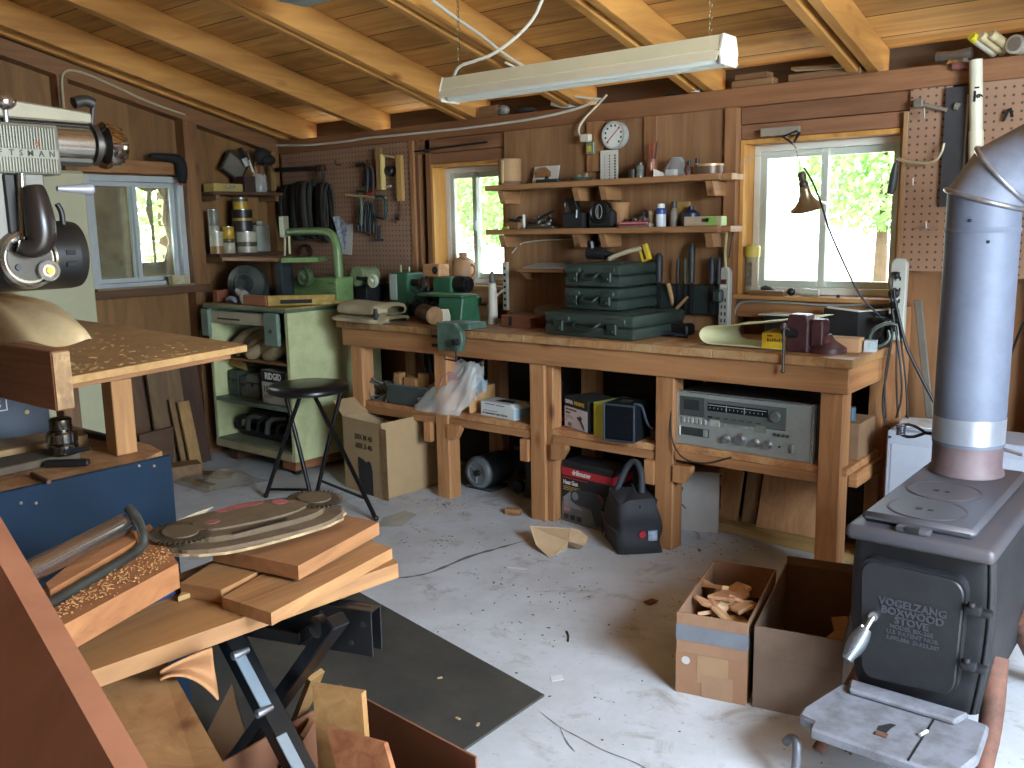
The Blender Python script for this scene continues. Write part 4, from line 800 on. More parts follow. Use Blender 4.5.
MB().lathe([(.0625, .004), (.063, .004), (.063, .02), (.0625, .02)], 28, cap=False).build('band', plain('#7b5d3b', .7, 0, .15, 8), t, smooth=40); MB().box((-.006, -.065, .01), (.008, -.0615, .13), .001).build('seam', plain('#d9bf8e', .6, 0, .1, 8), t)
a, bb = Yp(532, 186, 3.90), Yp(557, 165, 3.90); t = thing('picture_card', 'small white card with drawing of brown cap on the upper shelf', 'card', ((a.x+bb.x)/2, 3.91, U))
MB().plate([(a.x, 3.90, U), (bb.x, 3.90, U), (bb.x, 3.925, bb.z), (a.x, 3.925, bb.z)], .003).build('card', plain('#cbc7b6', .7, 0, .06, 6), t, world=True)
cx_ = (a.x+bb.x)/2+.0; MB().prism([(cx_-.05, U+.035), (cx_+.045, U+.035), (cx_+.045, U+.06), (cx_+.015, U+.085), (cx_-.02, U+.085), (cx_-.05, U+.06)], 3.894, 3.897, 'xz').build('drawing', plain('#96683f', .7, 0, .3, 20), t, world=True)
x = Yp(550, 184, 3.82).x; t = thing('parts_tray', 'low dark tray in front of the picture card', 'tray', (x, 3.82, U)); MB().box((-.07, -.03, 0), (.07, .03, .018), .003).build('tray', plain('#2c332d', .6, 0, .3, 14), t); MB().ball((-.02, 0, .022), .012).build('bolt', DARKIRON, t)
x = Yp(581, 180, 3.84).x; t = thing('small_bowl', 'little dish of green and tan bits on the upper shelf', 'dish', (x, 3.84, U)); MB().lathe([(0, 0), (.05, .002), (.06, .018), (.055, .018), (.0, .008)], 20).build('dish', plain('#3f4a3c', .6, 0, .3, 30), t, smooth=40); MB().box((.02, -.01, .012), (.04, .01, .04), .004).ball((-.015, 0, .02), .016, 10, 6).build('bits', plain('#8a7a5a', .6, 0, .4, 40, c2='#4c6a45'), t)
# thermometer dial and the perforated strip under it
a = Yp(613, 135, 3.90); t = thing('dial_thermometer', 'round white dial thermometer with red needle above the upper shelf', 'thermometer', (a.x, 3.905, a.z-.07))
q = (a.x, 3.905, a.z)
MB().at(q).lathe([(.066, .035), (.068, 0), (.066, -.006), (.06, -.006), (.058, -.002), (.001, -.002)], 40, 'y').build('case', plain('#b9bab2', .4, .2, .1, 10), t, world=True, smooth=40); MB().at(q).lathe([(.058, -.0022), (.001, -.0026)], 40, 'y', cap=False).build('dial', plain('#d8d8cf', .5, 0, .05, 8), t, world=True)
nb = MB()
for k in range(10):
    an = R(225-k*30); nb.at((q[0]+.046*cos(an), q[1]-.0035, q[2]+.046*sin(an)), ry=0).box((-.005, -.0008, -.005), (.005, 0, .005), .001)
for k in range(40):
    an = R(225-k*270/39); nb.at(); nb.beam((q[0]+.054*cos(an), q[1]-.0035, q[2]+.054*sin(an)), (q[0]+.057*cos(an), q[1]-.0035, q[2]+.057*sin(an)), .0012, .0008, up=(0, 1, 0), bev=0)
nb.build('numerals', plain('#3a4038', .5, 0, .2, 8), t, world=True)
MB().beam((q[0]-.035, q[1]-.005, q[2]-.033), (q[0]+.036, q[1]-.005, q[2]+.034), .004, .0015, up=(0, 1, 0), bev=0).build('needle', RED, t, world=True)
a0, a1 = Yp(601, 178, 3.91), Yp(618, 150, 3.91); t = thing('perforated_strip', 'white strip with rows of dark holes hanging under dial thermometer', 'strip', ((a0.x+a1.x)/2, 3.915, U))
MB().box((a0.x-.005, 3.912, U), (a1.x-.002, 3.916, a.z-.07), .0).build('strip', plain('#cdcabb', .5, 0, .08, 8), t, world=True); h_ = MB(); wd_ = a1.x-a0.x
for r_ in range(9):
    for c_, s_ in ((.2, .004), (.5, .007), (.82, .009)): h_.at((a0.x+wd_*c_, 3.9112, U+.012+.0135*r_)).lathe([(s_*.55, 0), (s_*.55, -.0006)], 8, 'y')
h_.build('holes', BLACKMAT, t, world=True)
# outlet with adapter beside the dial
a = Yp(592, 146, 3.93); t = thing('wall_outlet', 'grey outlet box with yellow socket beside the dial thermometer', 'outlet', (a.x, 3.94, a.z-.04)); MB().box((a.x-.022, 3.905, a.z-.04), (a.x+.026, 3.944, a.z+.02), .003).build('box', plain('#7f8468', .5, .1, .2, 8), t, world=True); MB().box((a.x-.012, 3.9025, a.z-.03), (a.x+.014, 3.905, a.z+.0), .001).build('socket', plain('#b5a53f', .5, 0, .15, 8), t, world=True); MB().box((a.x+.027, 3.93, a.z-.045), (a.x+.032, 3.944, a.z+.06), .001).build('cover_edge', WHITE, t, world=True)
t = thing('power_plug', 'cream power plug with white cord in the outlet by dial', 'plug', (a.x-.005, 3.89, a.z+.02)); MB().box((a.x-.035, 3.87, a.z+.018), (a.x+.022, 3.904, a.z+.055), .006).build('plug', CREAM, t, world=True)
b1 = Yp(600, 104, 3.935); MB().tube([(a.x-.03, 3.88, a.z+.04), (a.x-.06, 3.89, a.z+.075), (a.x-.05, 3.92, a.z+.13), b1-V((.01, 0, .0)), b1+V((.04, .0, .04))], .006, 8, smooth=2).build('cord', CREAM, t, world=True, smooth=60)
# cup of pencils, jars, tins
x = Yp(640, 174, 3.86).x
canister('glass_jar', 'small clear jar with dark bits left of the pencil tin', 'jar', x, 3.86, U, [(0, 0), (.02, 0), (.02, .055), (.016, .06)], plain('#83867a', .2, .1, .4, 40), capprof=[(.019, .06), (.019, .072), (0, .072)], capmat=plain('#4c4d42', .4, .5, .2, 8))
canister('spice_tin', 'tiny dark tin left of the glass jar on upper shelf', 'tin', x-.045, 3.87, U, [(0, 0), (.022, 0), (.022, .045), (0, .045)], plain('#4d4a40', .5, .3, .3, 20))
x = Yp(652, 172, 3.86).x; t = thing('pencil_tin', 'rust coloured tin of pens standing on the upper shelf', 'pencil cup', (x, 3.86, U)); MB().lathe([(0, 0), (.026, 0), (.026, .085), (.023, .085), (.022, .01), (0, .008)], 20).build('cup', plain('#8a5138', .5, .1, .25, 10), t, smooth=40); MB().box((.006, -.0275, .005), (.014, -.025, .07), .001).build('painted_highlight', plain('#d2b088', .4, 0, .1, 8), t)  # the pale strip is a highlight painted on the tin
for k, (dx, dy, h_, cl) in enumerate([(-.012, 0, .15, '#8e2f2a'), (0, .01, .16, '#a13a32'), (.006, -.008, .13, '#6d3128'), (.015, .005, .165, '#3a2f2a'), (-.004, .012, .14, '#a56a3a')]):
    o = lone('pencil', MB().cyl((x+dx*.5, 3.86+dy*.5, U+.012), (x+dx*1.5, 3.86+dy*1.4, U+h_), .0042, .0035, 8), plain(cl, .5, 0, .1, 8), ['red pencil at the left of the pen tin', 'tall red pencil in the middle of the pen tin', 'short dark red pen at the front of the pen tin', 'tallest dark pen at the right of the pen tin', 'orange brown pencil at the back of the pen tin'][k], 'pencil', group='pens in the rust coloured tin')
x = Yp(668, 172, 3.86).x
lone('folded_leaflet', MB().at((x-.02, 3.83, U), rz=.2).prism([(-.03, 0), (.03, 0), (.03, .012), (-.03, .035)], -.02, .02, 'xz'), PAPER, 'small folded white leaflet right of the pen tin', 'paper')
lone('yellow_thimble', MB().at((x+.015, 3.83, U)).lathe([(0, 0), (.012, 0), (.012, .014), (0, .014)], 14), YELLOW, 'tiny yellow cap near the leaflet on the upper shelf', 'cap', smooth=40)
x = Yp(677, 165, 3.87).x
lone('clear_bag', MB().grid(lambda u, v: (x+(.08*(1-v*.8)+.01*sin(9*u*6.28))*cos(2*pi*u), 3.87+.045*(1-v*.7)*sin(2*pi*u), U+.002+.085*v), 36, 10, closed_u=True), glassy('#a8aaa6', .45, .15), 'crumpled clear bag standing behind the white card stack', 'bag', smooth=80)
t = thing('card_stack', 'white labelled card box in front of the clear bag', 'box', (x+.0, 3.82, U)); MB().box((-.025, -.015, 0), (.025, .015, .03), .002).build('body', plain('#c5c5bd', .6, 0, .3, 40), t)
for k, (px, lb, cl, h_) in enumerate([(689, 'small reddish bottle with dark cap on the upper shelf', '#7a5a50', .05), (697, 'small pale bottle with black cap on the upper shelf', '#b3b0a8', .058)]):
    x = Yp(px, 172, 3.85).x; canister('small_bottle', lb, 'bottle', x, 3.85, U, [(0, 0), (.016, 0), (.016, h_*.7), (.008, h_*.9)], plain(cl, .4, 0, .3, 30), capprof=[(.009, h_*.9), (.009, h_*1.3), (0, h_*1.3)], capmat=BLACK)
x = Yp(694, 176, 3.82).x; lone('crumpled_tissue', MB().grid(lambda u, v: (x+.04+.035*cos(2*pi*u)*(1-.7*v), 3.83+.025*sin(2*pi*u)*(1-.6*v), U+.001+.045*v), 14, 6, closed_u=True), plain('#c9c7c0', .8, 0, .15, 20), 'crumpled white tissue beside the round tin', 'tissue')
x = Yp(712, 172, 3.85).x; t = thing('round_tin', 'shallow round tin with pale lid at the right end of upper shelf', 'tin', (x-.005, 3.84, U)); MB().lathe([(0, 0), (.06, 0), (.06, .034), (0, .034)], 28).build('body', plain('#6d5648', .4, .3, .3, 20), t, smooth=40); MB().lathe([(0, .0345), (.062, .0345), (.062, .044), (0, .046)], 28).build('lid', plain('#c2a77a', .4, .3, .15, 8), t, smooth=40)
p_ = Yp(505.5, 310, 3.93); p2_ = Yp(505.5, 262, 3.93); t = thing('outlet_strip', 'white perforated strip fixed upright beside the left back window', 'outlet strip', (p_.x, 3.94, p_.z)); MB().box((p_.x-.014, 3.925, p_.z), (p_.x+.02, 3.944, p2_.z), .003).build('strip', plain('#b9b6a4', .5, 0, .1, 8), t, world=True)
for k in range(7): MB().box((p_.x-.004, 3.9235, p_.z+.02+.034*k), (p_.x+.010, 3.9255, p_.z+.034+.034*k)).build('slot', BLACKMAT, t, world=True)
lone('white_wire', MB().tube([Yp(488, 306, 3.9), Yp(496, 296, 3.9), Yp(503, 290, 3.92)], .006, 8, smooth=1), CABLEW, 'short white wire at the foot of the perforated strip', 'wire', smooth=60)
# ---- lower shelf
x = Yp(516, 223, 3.85).x
t = thing('wood_plane', 'small wooden block plane with black iron on the lower shelf', 'plane', (x+.005, 3.83, Lz)); MB().box((-.045, -.02, .0), (.045, .02, .035), .004).build('body', wood('#a07a52', '#785536', 'x', knots=False), t); MB().beam((-.03, 0, .05), (.03, 0, .04), .03, .012).tube([(.01, .0, .035), (.03, 0, .06), (.05, 0, .06)], .008, 8, smooth=1).build('iron', DARKIRON, t)
lone('yellow_packet', MB().box((x-.06, 3.80, Lz), (x-.015, 3.84, Lz+.014), .004), plain('#c4ab3e', .8, 0, .2, 20), 'flat yellow packet at the left end of the lower shelf', 'packet')
lone('glue_stick', MB().cyl((x+.045, 3.86, Lz), (x+.045, 3.86, Lz+.075), .009, .009, 12), plain('#d5dcc6', .5, 0, .1, 8), 'small upright white stick behind the wooden plane', 'stick', smooth=40)
x = Yp(545, 222, 3.85).x; t = thing('fittings_tray', 'flat dark tray under a heap of metal fittings on lower shelf', 'tray', (x, 3.84, Lz)); rn = random.Random(3)
MB().box((-.10, -.035, 0), (.08, .035, .012), .003).build('tray', plain('#4d524c', .5, .3, .3, 20), t)
for k in range(9):
    p0 = V((x+rn.uniform(-.09, .06), 3.84+rn.uniform(-.03, .03), Lz+rn.uniform(.018, .03))); lone('pipe_fitting', MB().tube([p0, p0+V((rn.uniform(-.05, .05), rn.uniform(-.02, .02), rn.uniform(0, .03))), p0+V((rn.uniform(-.06, .08), rn.uniform(-.02, .02), rn.uniform(0, .04)))], .006, 6, smooth=1), [DARKIRON, STEEL, plain('#75705f', .5, .4, .3, 10)][k % 3], 'small bent metal fitting heaped on the dark tray of the lower shelf', 'fitting', smooth=50, group='metal fittings on the dark tray')
lone('steel_lever', MB().tube([(x-.04, 3.84, Lz+.05), (x+.06, 3.85, Lz+.09)], .006, 8), DARKIRON, 'dark lever sticking up out of the heap of metal fittings', 'lever')
x = Yp(575, 215, 3.85).x; t = thing('tool_holder', 'black angular tool holder with slanted blade on the lower shelf', 'tool', (x, 3.85, Lz)); MB().box((-.05, -.04, 0), (.075, .04, .075), .004).build('base', BLACKMAT, t); MB().beam((.035, -.01, .03), (-.012, -.01, .15), .05, .035, up=(0, 1, 0)).tube([(-.03, -.03, .08), (-.045, -.03, .12), (-.03, -.03, .145), (-.01, -.03, .14)], .005, 6, smooth=1).build('arm', BLACK, t); MB().cyl((.04, -.045, .05), (.042, -.045, .09), .0035).build('screw', plain('#c9c9c4', .3, .6, .1, 8), t)
x = Yp(603, 213, 3.85).x; t = thing('black_dial_gauge', 'round black dial gauge leaning in its stand on lower shelf', 'gauge', (x, 3.84, Lz)); MB().box((-.075, -.02, 0), (.075, .05, .085), .012).build('stand', BLACKMAT, t); MB().at((0, -.02, .075)).lathe([(.056, .03), (.056, -.006), (.048, -.010), (.044, -.006), (.001, -.006)], 32, 'y').build('case', BLACK, t, smooth=40)
rg = MB(); rg.tube([(.018*cos(a), -.0275, .078+.034*sin(a)) for a in [2*pi*k/20 for k in range(20)]], .002, 5, closed=True).beam((-.006, -.0275, .05), (-.006, -.0275, .105), .003, .002, up=(0, 1, 0), bev=0); rg.build('dial_marks', plain('#8d918c', .5, 0, .1, 8), t)
lone('wooden_cup', MB().at((Yp(620, 213, 3.9).x, 3.9, Lz)).lathe([(0, 0), (.04, 0), (.042, .06), (.05, .12), (0, .125)], 20), plain('#a3784c', .7, 0, .2, 8), 'tan wooden cup behind the black dial gauge', 'cup', smooth=40)
x = Yp(640, 224, 3.84).x; t = thing('pencil_tray', 'low clear tray of red pencils and screws on lower shelf', 'tray', (x, 3.82, Lz)); MB().box((-.09, -.03, 0), (.085, .05, .018), .003).build('tray', plain('#8f8a80', .4, .1, .4, 40), t)
for k in range(3): o = MB().cyl((-.08, -.036+.008*k, .012+.006*k), (.07, -.037+.008*k, .013+.006*k), .004, .004, 8).build('pencil', RED if k != 1 else plain('#c8a9a4', .5, 0, .2, 20), None, smooth=50); o.location = (x, 3.82, Lz); tag(o, ['lowest red pencil along the front of clear tray', 'pale pink pencil between the two red ones on clear tray', 'upper red pencil along the front of clear tray'][k], 'pencil', 'pencils on the clear tray')
mb = MB(); 
for k in range(12): mb.ball((random.uniform(-.07, .06), random.uniform(.0, .045), .02+random.random()*.02), random.uniform(.008, .014), 8, 5)
o = mb.build('screws', plain('#6d6f69', .4, .5, .4, 40), None, smooth=50); o.location = (x, 3.82, Lz); tag(o, 'heap of small grey screws in the clear tray', 'screws', kind='stuff'); MB().tube([(.02, .03, .03), (.01, .03, .075), (.03, .03, .08), (.035, .03, .04)], .004, 6, smooth=1).build('hook', DARKIRON, t)
x = Yp(653, 215, 3.86).x; lone('brush_grip', MB().at((x, 3.85, Lz)).lathe([(0, 0), (.012, 0), (.02, .075), (0, .078)], 14), plain('#b5a283', .6, 0, .1, 8), 'tan tapered brush handle left of the white bottle', 'handle', smooth=40)
x = Yp(662, 215, 3.83).x; t = thing('pill_bottle', 'white bottle with blue band and white cap on lower shelf', 'bottle', (x, 3.82, Lz)); MB().lathe([(0, 0), (.023, 0), (.024, .005), (.024, .058)], 20).build('body', plain('#c9cfd0', .4, 0, .1, 8), t, smooth=40); MB().lathe([(.0242, .058), (.024, .078), (.017, .085)], 20).build('blue_shoulder', plain('#2f4a86', .4, 0, .15, 8), t, smooth=40); MB().lathe([(.018, .086), (.018, .106), (0, .107)], 20).build('cap', WHITE, t, smooth=40)
x = Yp(674, 214, 3.86).x; canister('oil_bottle', 'grey dusty bottle with dark neck right of the white bottle', 'bottle', x, 3.86, Lz, [(0, 0), (.02, 0), (.02, .065), (.01, .085)], plain('#7e7566', .5, 0, .2, 10), capprof=[(.013, .085), (.013, .115), (0, .116)], capmat=plain('#3c3a3a', .5, 0, .2, 8))
lone('seed_box', MB().box((Yp(677, 210, 3.9).x, 3.89, Lz), (Yp(690, 210, 3.9).x, 3.91, Lz+.115), .002), plain('#a98a48', .6, 0, .3, 14, c2='#8a6a38'), 'yellow brown packet standing behind the blue jug', 'packet')
x = Yp(688, 218, 3.85).x; canister('blue_jug', 'round dark blue jug bottle behind the long white carton', 'bottle', x+.01, 3.86, Lz, [(0, 0), (.04, 0), (.045, .03), (.04, .06), (.015, .075)], plain('#2b3550', .35, 0, .2, 8), capprof=[(.014, .075), (.012, .092), (0, .093)], capmat=plain('#23293a', .4, 0, .2, 8))
a, bb = Yp(685, 220, 3.80), Yp(722, 220, 3.80); t = thing('long_carton', 'long pale carton with green end at right of lower shelf', 'box', ((a.x+bb.x)/2, 3.815, Lz)); MB().box((a.x, 3.79, Lz), (bb.x-.0, 3.845, Lz+.043), .002).build('carton', plain('#b3a184', .6, 0, .15, 10), t, world=True); MB().box((bb.x-.075, 3.788, Lz+.002), (bb.x-.02, 3.7895, Lz+.041)).box((bb.x+.0003, 3.792, Lz+.002), (bb.x+.002, 3.843, Lz+.041)).build('green_end', plain('#8fb35a', .5, 0, .15, 10), t, world=True); MB().box((a.x+.09, 3.788, Lz+.018), (a.x+.125, 3.7895, Lz+.034)).build('print', plain('#55493a', .6, 0, .5, 60), t, world=True)
# small shelf with a booklet
a, bb = Yp(520, 268, 3.86), Yp(566, 272, 3.86); t = thing('small_shelf', 'small wooden wall shelf under the lower long shelf', 'shelf', ((a.x+bb.x)/2, 3.90, a.z-.02)); MB().box((a.x, 3.83, a.z-.02), (bb.x, 3.943, a.z-.002), .002).build('board', SHW, t, world=True); MB().prism([(3.84, a.z-.021), (3.943, a.z-.021), (3.943, a.z-.07), (3.88, a.z-.06)], a.x+.01, a.x+.03, 'yz', .002).build('bracket', SHW, t, world=True)
t = thing('booklet', 'open printed booklet lying on the small wall shelf', 'booklet', ((a.x+bb.x)/2, 3.88, a.z)); MB().plate([(a.x+.03, 3.835, a.z+.004), (bb.x-.0, 3.835, a.z+.004), (bb.x-.0, 3.935, a.z+.03), (a.x+.05, 3.935, a.z+.025)], .004).build('pages', plain('#b4ae9f', .8, 0, .3, 50), t, world=True)
lone('shelf_cable', MB().tube([Yp(512, 253, 3.935), Yp(520, 243, 3.935), Yp(535, 241, 3.935), Yp(560, 239, 3.935), Yp(600, 240, 3.935)], .004, 6, smooth=2), CABLEW, 'thin pale cord looping under the lower wall shelf', 'cord', smooth=60)
t = thing('wall_bracket', 'dark metal tool hanging under the middle of lower shelf', 'tool', (-2.58, 3.9, 1.30)); MB().tube([(-2.60, 3.92, 1.39), (-2.6, 3.90, 1.33), (-2.57, 3.89, 1.30), (-2.54, 3.9, 1.31)], .009, 8, smooth=1).box((-2.64, 3.91, 1.33), (-2.57, 3.94, 1.345), .002).build('hook', DARKIRON, t, world=True)

# ================================================================== PEGBOARDS AND HANGING TOOLS
def pegboard_mat():
    m, nt, b = newmat('pegboard'); tc = N(nt, 'ShaderNodeTexCoord'); sp = N(nt, 'ShaderNodeSeparateXYZ'); nt.links.new(tc.outputs['Object'], sp.inputs[0])
    outs = []
    for ax in 'XZ':
        d = N(nt, 'ShaderNodeMath', operation='DIVIDE'); d.inputs[1].default_value = .0305; nt.links.new(sp.outputs[ax], d.inputs[0])
        f = N(nt, 'ShaderNodeMath', operation='FRACT'); nt.links.new(d.outputs[0], f.inputs[0])
        s_ = N(nt, 'ShaderNodeMath', operation='SUBTRACT'); s_.inputs[1].default_value = .5; nt.links.new(f.outputs[0], s_.inputs[0])
        p_ = N(nt, 'ShaderNodeMath', operation='MULTIPLY'); nt.links.new(s_.outputs[0], p_.inputs[0]); nt.links.new(s_.outputs[0], p_.inputs[1]); outs.append(p_)
    ad = N(nt, 'ShaderNodeMath', operation='ADD'); nt.links.new(outs[0].outputs[0], ad.inputs[0]); nt.links.new(outs[1].outputs[0], ad.inputs[1])
    r_ = ramp(nt, [(.022, (.07, .045, .035, 1)), (.032, rgb('#96765e'))]); nt.links.new(ad.outputs[0], r_.inputs[0])
    n = N(nt, 'ShaderNodeTexNoise', i_Scale=5.0, i_Detail=5.0); nt.links.new(tc.outputs['Object'], n.inputs['Vector']); rr = ramp(nt, [(.3, (.82, .8, .78, 1)), (.7, (1.06, 1.05, 1.03, 1))]); nt.links.new(n.outputs['Fac'], rr.inputs[0])
    c = mix(nt, r_.outputs[0], rr.outputs[0], 1, 'MULTIPLY'); nt.links.new(c, b.inputs['Base Color']); b.inputs['Roughness'].default_value = .55; return m
PEG = pegboard_mat()
lone('pegboard', MB().box((-5.155, 3.945, .95), (-3.935, 3.953, 1.943)), PEG, 'wide brown pegboard in the left corner hung with belts', 'pegboard', base=(-4.55, 3.95, .95))
lone('pegboard', MB().box((-1.112, 3.945, 1.225), (-.955, 3.953, 1.943)), PEG, 'narrow brown pegboard between the right window and steel square', 'pegboard', base=(-1.03, 3.95, 1.225))
lone('pegboard', MB().box((-.868, 3.945, 1.2), (.3, 3.953, 1.943)), PEG, 'brown pegboard behind the stove pipe elbow', 'pegboard', base=(-.3, 3.95, 1.2))
struct(MB().box((-3.934, 3.935, .96), (-3.90, 3.954, 1.943), .002).build('trim_2', ST)); struct(MB().box((-1.132, 3.935, 1.1), (-1.113, 3.955, 1.86), .002).build('trim_3', wood('#a98560', '#866344', 'z')))
# belts in the left corner
def PW(px, py, y=3.92): return Yp(px, py, y)
BELT = [plain('#2a2723', .8, 0, .3, 8, c2='#3b342c'), plain('#26302a', .8, 0, .3, 8), plain('#34302a', .8, 0, .3, 8, c2='#22201c')]
for i, (px0, px1, py0, py1, y, lb) in enumerate([(280, 298, 181, 240, 3.90, 'dark sanding belts hanging leftmost on the corner pegboard'), (293, 318, 178, 243, 3.87, 'widest loop of dark sanding belts hanging on the corner pegboard'), (309, 319, 180, 240, 3.92, 'olive-edged sanding belt hanging behind the widest loop'), (318, 333, 179, 247, 3.89, 'black straight belts hanging rightmost on the corner pegboard')]):
    a, bb = PW(px0, py0, y), PW(px1, py1, y); cx_ = (a.x+bb.x)/2; w_ = (bb.x-a.x)/2; t = thing('sanding_belt', lb, 'belt', (cx_, y, bb.z), group='belts on the corner pegboard')
    rn = random.Random(40+i); nb_ = 4
    for k in range(nb_):
        bw = w_*2/nb_*1.25; xk = a.x+w_*2*(k+.5)/nb_; zt = a.z-abs(k-1.5)*.012-rn.uniform(0, .012); zb = bb.z+rn.uniform(0, .05); dp = .035+.012*rn.random(); tw = rn.uniform(-.35, .35)
        prof = [(-dp*.9, zb+.04), (-dp, (zt+zb)/2), (-dp*.8, zt-.05), (0, zt), (dp*.8, zt-.05), (dp, (zt+zb)/2), (dp*.9, zb+.04), (0, zb)]
        P = [V((xk+.012*sin(5*z_+k)+tw*.05*(zt-z_), y+d_, z_)) for d_, z_ in prof]
        for _ in range(2): P = [q for u, v in zip(P, P[1:]+P[:1]) for q in (u.lerp(v, .25), u.lerp(v, .75))]
        mb = MB(); n = len(P); A = []; Bv = []
        for p in P:
            an = tw*(zt-p.z)*5; A.append(mb.v((p.x-bw/2*cos(an), p.y-bw/2*sin(an), p.z))); Bv.append(mb.v((p.x+bw/2*cos(an), p.y+bw/2*sin(an), p.z)))
        for q in range(n): mb.face([A[q], A[(q+1) % n], Bv[(q+1) % n], Bv[q]])
        mb.build('loop', BELT[(i+k) % 3], t, world=True, smooth=80, solid=.005)
# extra hanging tools on the corner pegboard
a, bb = PW(284, 170, 3.89), PW(322, 168, 3.89); t = thing('pipe_clamp', 'dark iron bar clamp lying across hooks above the belts', 'clamp', (a.x, 3.89, a.z)); MB().cyl(PW(276, 170, 3.86), bb, .015, .014, 12).build('bar', DARKIRON, t, world=True, smooth=40); MB().box(bb+V((-.05, -.02, -.02)), bb+V((.02, .02, .02)), .004).tube([bb+V((.0, 0, 0)), bb+V((.01, 0, -.05)), bb+V((-.01, 0, -.09))], .01, 8, smooth=1).tube([bb+V((-.045, 0, 0)), bb+V((-.05, 0, -.05)), bb+V((-.07, 0, -.08))], .01, 8, smooth=1).build('jaw', plain('#3b2a22', .6, .3, .3, 8), t, world=True, smooth=50)
t = thing('tin_snips', 'dark loop handled tool hanging behind the green scroll saw', 'tool', tuple(PW(306, 270, 3.92))); MB().tube([PW(300, 262, 3.92), PW(299, 248, 3.92), PW(306, 244, 3.92), PW(312, 249, 3.92), PW(312, 262, 3.92)], .008, 8, smooth=2).build('handle', plain('#3a211c', .5, 0, .2, 8), t, world=True, smooth=60)
for (px, py, lb) in [(341, 165, 'thin wire peg hook at the top middle of corner pegboard'), (373, 165, 'thin wire peg hook left of the wooden frame'), (372, 235, 'lower short peg hook below the clamps')]:
    p = PW(px, py, 3.945); lone('peg_hook', MB().tube([p, p+V((0, -.03, 0)), p+V((.005, -.05, .004)), p+V((.005, -.052, .03))], .003, 6), DARKIRON, lb, 'hook', smooth=50)
t = thing('paper_sheet', 'white sheet hanging behind a folded paper on the corner pegboard', 'paper', tuple(PW(346, 250, 3.93))); MB().plate([PW(341, 226, 3.935), PW(353, 224, 3.935), PW(352, 255, 3.935), PW(342, 254, 3.935)], .003).build('sheet', plain('#bdbbb0', .8, 0, .06, 6), t, world=True)
lone('newspaper_fold', MB().plate([PW(333, 217, 3.91), PW(339, 216, 3.92), PW(348, 226, 3.91), PW(345, 250, 3.91), PW(340, 246, 3.90), PW(337, 230, 3.90)], .006), plain('#6d7680', .6, 0, .5, 30, c2='#b7bcc0'), 'folded grey printed leaflet hanging left of the white sheet', 'leaflet')
# clamps
def cclamp(label, p0, p1, y, mat, w=.0125):
    t = thing('c_clamp', label, 'clamp', tuple(PW(p0[0], p1[1], y)), group='clamps on the corner pegboard'); a, bb = PW(*p0, y), PW(*p1, y)
    MB().tube([V((a.x, y, a.z)), V((bb.x, y, a.z+.0)), V((bb.x+.006, y, (a.z+bb.z)/2)), V((bb.x-.01, y, bb.z))], w, 8, smooth=2).build('frame', mat, t, world=True, smooth=60)
    MB().cyl((bb.x-.012, y, bb.z), (a.x-.01, y, bb.z+.012), .006).cyl((a.x-.012, y, bb.z-.02), (a.x-.012, y, bb.z+.04), .004).build('screw', DARKIRON, t, world=True, smooth=40)
cclamp('dark c clamp with red tail hanging left on the corner pegboard', (357, 165), (368, 192), 3.90, plain('#2a2724', .5, .3, .3, 9)); cclamp('grey c clamp hanging beside the wooden square', (364, 166), (374, 196), 3.91, plain('#4e463e', .5, .3, .3, 9)); cclamp('green c clamp hanging low on the corner pegboard rod', (376, 197), (386, 219), 3.88, plain('#2c4038', .5, .2, .3, 9), .011); cclamp('small greenish c clamp hanging leftmost on the rod', (357, 197), (362, 225), 3.89, plain('#5c6a54', .5, .3, .3, 9)); cclamp('rusty c clamp hanging rightmost near the window', (396, 200), (401, 220), 3.92, plain('#6f5138', .6, .2, .3, 9), .007)
t = thing('hanging_rod', 'pale horizontal rod holding clamps on the corner pegboard', 'rod', tuple(PW(366, 197, 3.90))); MB().cyl(PW(346, 195, 3.88), PW(386, 198, 3.88), .007).build('rod', plain('#b3a26a', .5, .2, .2, 8), t, world=True)
lone('black_clamp', MB().prism([(-4.33, 1.70), (-4.22, 1.695), (-4.245, 1.80), (-4.30, 1.81)], 3.905, 3.935, 'xz', .006), BLACKMAT, 'flat black spring clamp between the two upper c clamps', 'clamp')
lone('red_clamp_grip', MB().tube([PW(374, 190, 3.9), PW(372, 194, 3.9), PW(366, 195.5, 3.9)], .008, 8, smooth=1), RED, 'short red clamp handle hanging in front of the grey clamp', 'handle', smooth=60)
for k, (px, py0, py1, lb) in enumerate([(360, 205, 231, 'dark pliers hanging at the left under the rod'), (367, 202, 232, 'black pliers hanging in the middle under the rod'), (372, 203, 233, 'black snips hanging right of middle under the rod')]):
    t = thing('pliers', lb, 'pliers', tuple(PW(px, py1, 3.90)), group='pliers under the rod'); a, bb = PW(px, py0, 3.9), PW(px, py1, 3.9)
    for s_ in (-1, 1): MB().tube([a, a+V((.012*s_, 0, -.04)), V((bb.x+.018*s_, 3.9, bb.z+.06)), V((bb.x+.014*s_, 3.9, bb.z))], .012, 8, smooth=1).build('handle', plain('#1f2222', .5, .1, .3, 8), t, world=True, smooth=60)
t = thing('bar_tool', 'dark flat-footed bar tool hanging low on the corner pegboard', 'tool', tuple(PW(379, 241, 3.9))); MB().beam(PW(379, 225, 3.9), PW(379, 240, 3.9), .02, .016, up=(0, 1, 0)).box(PW(379, 240, 3.9)+V((-.028, -.015, -.008)), PW(379, 240, 3.9)+V((.028, .015, .008)), .003).build('bar', plain('#2a2f3c', .5, .3, .3, 8), t, world=True)
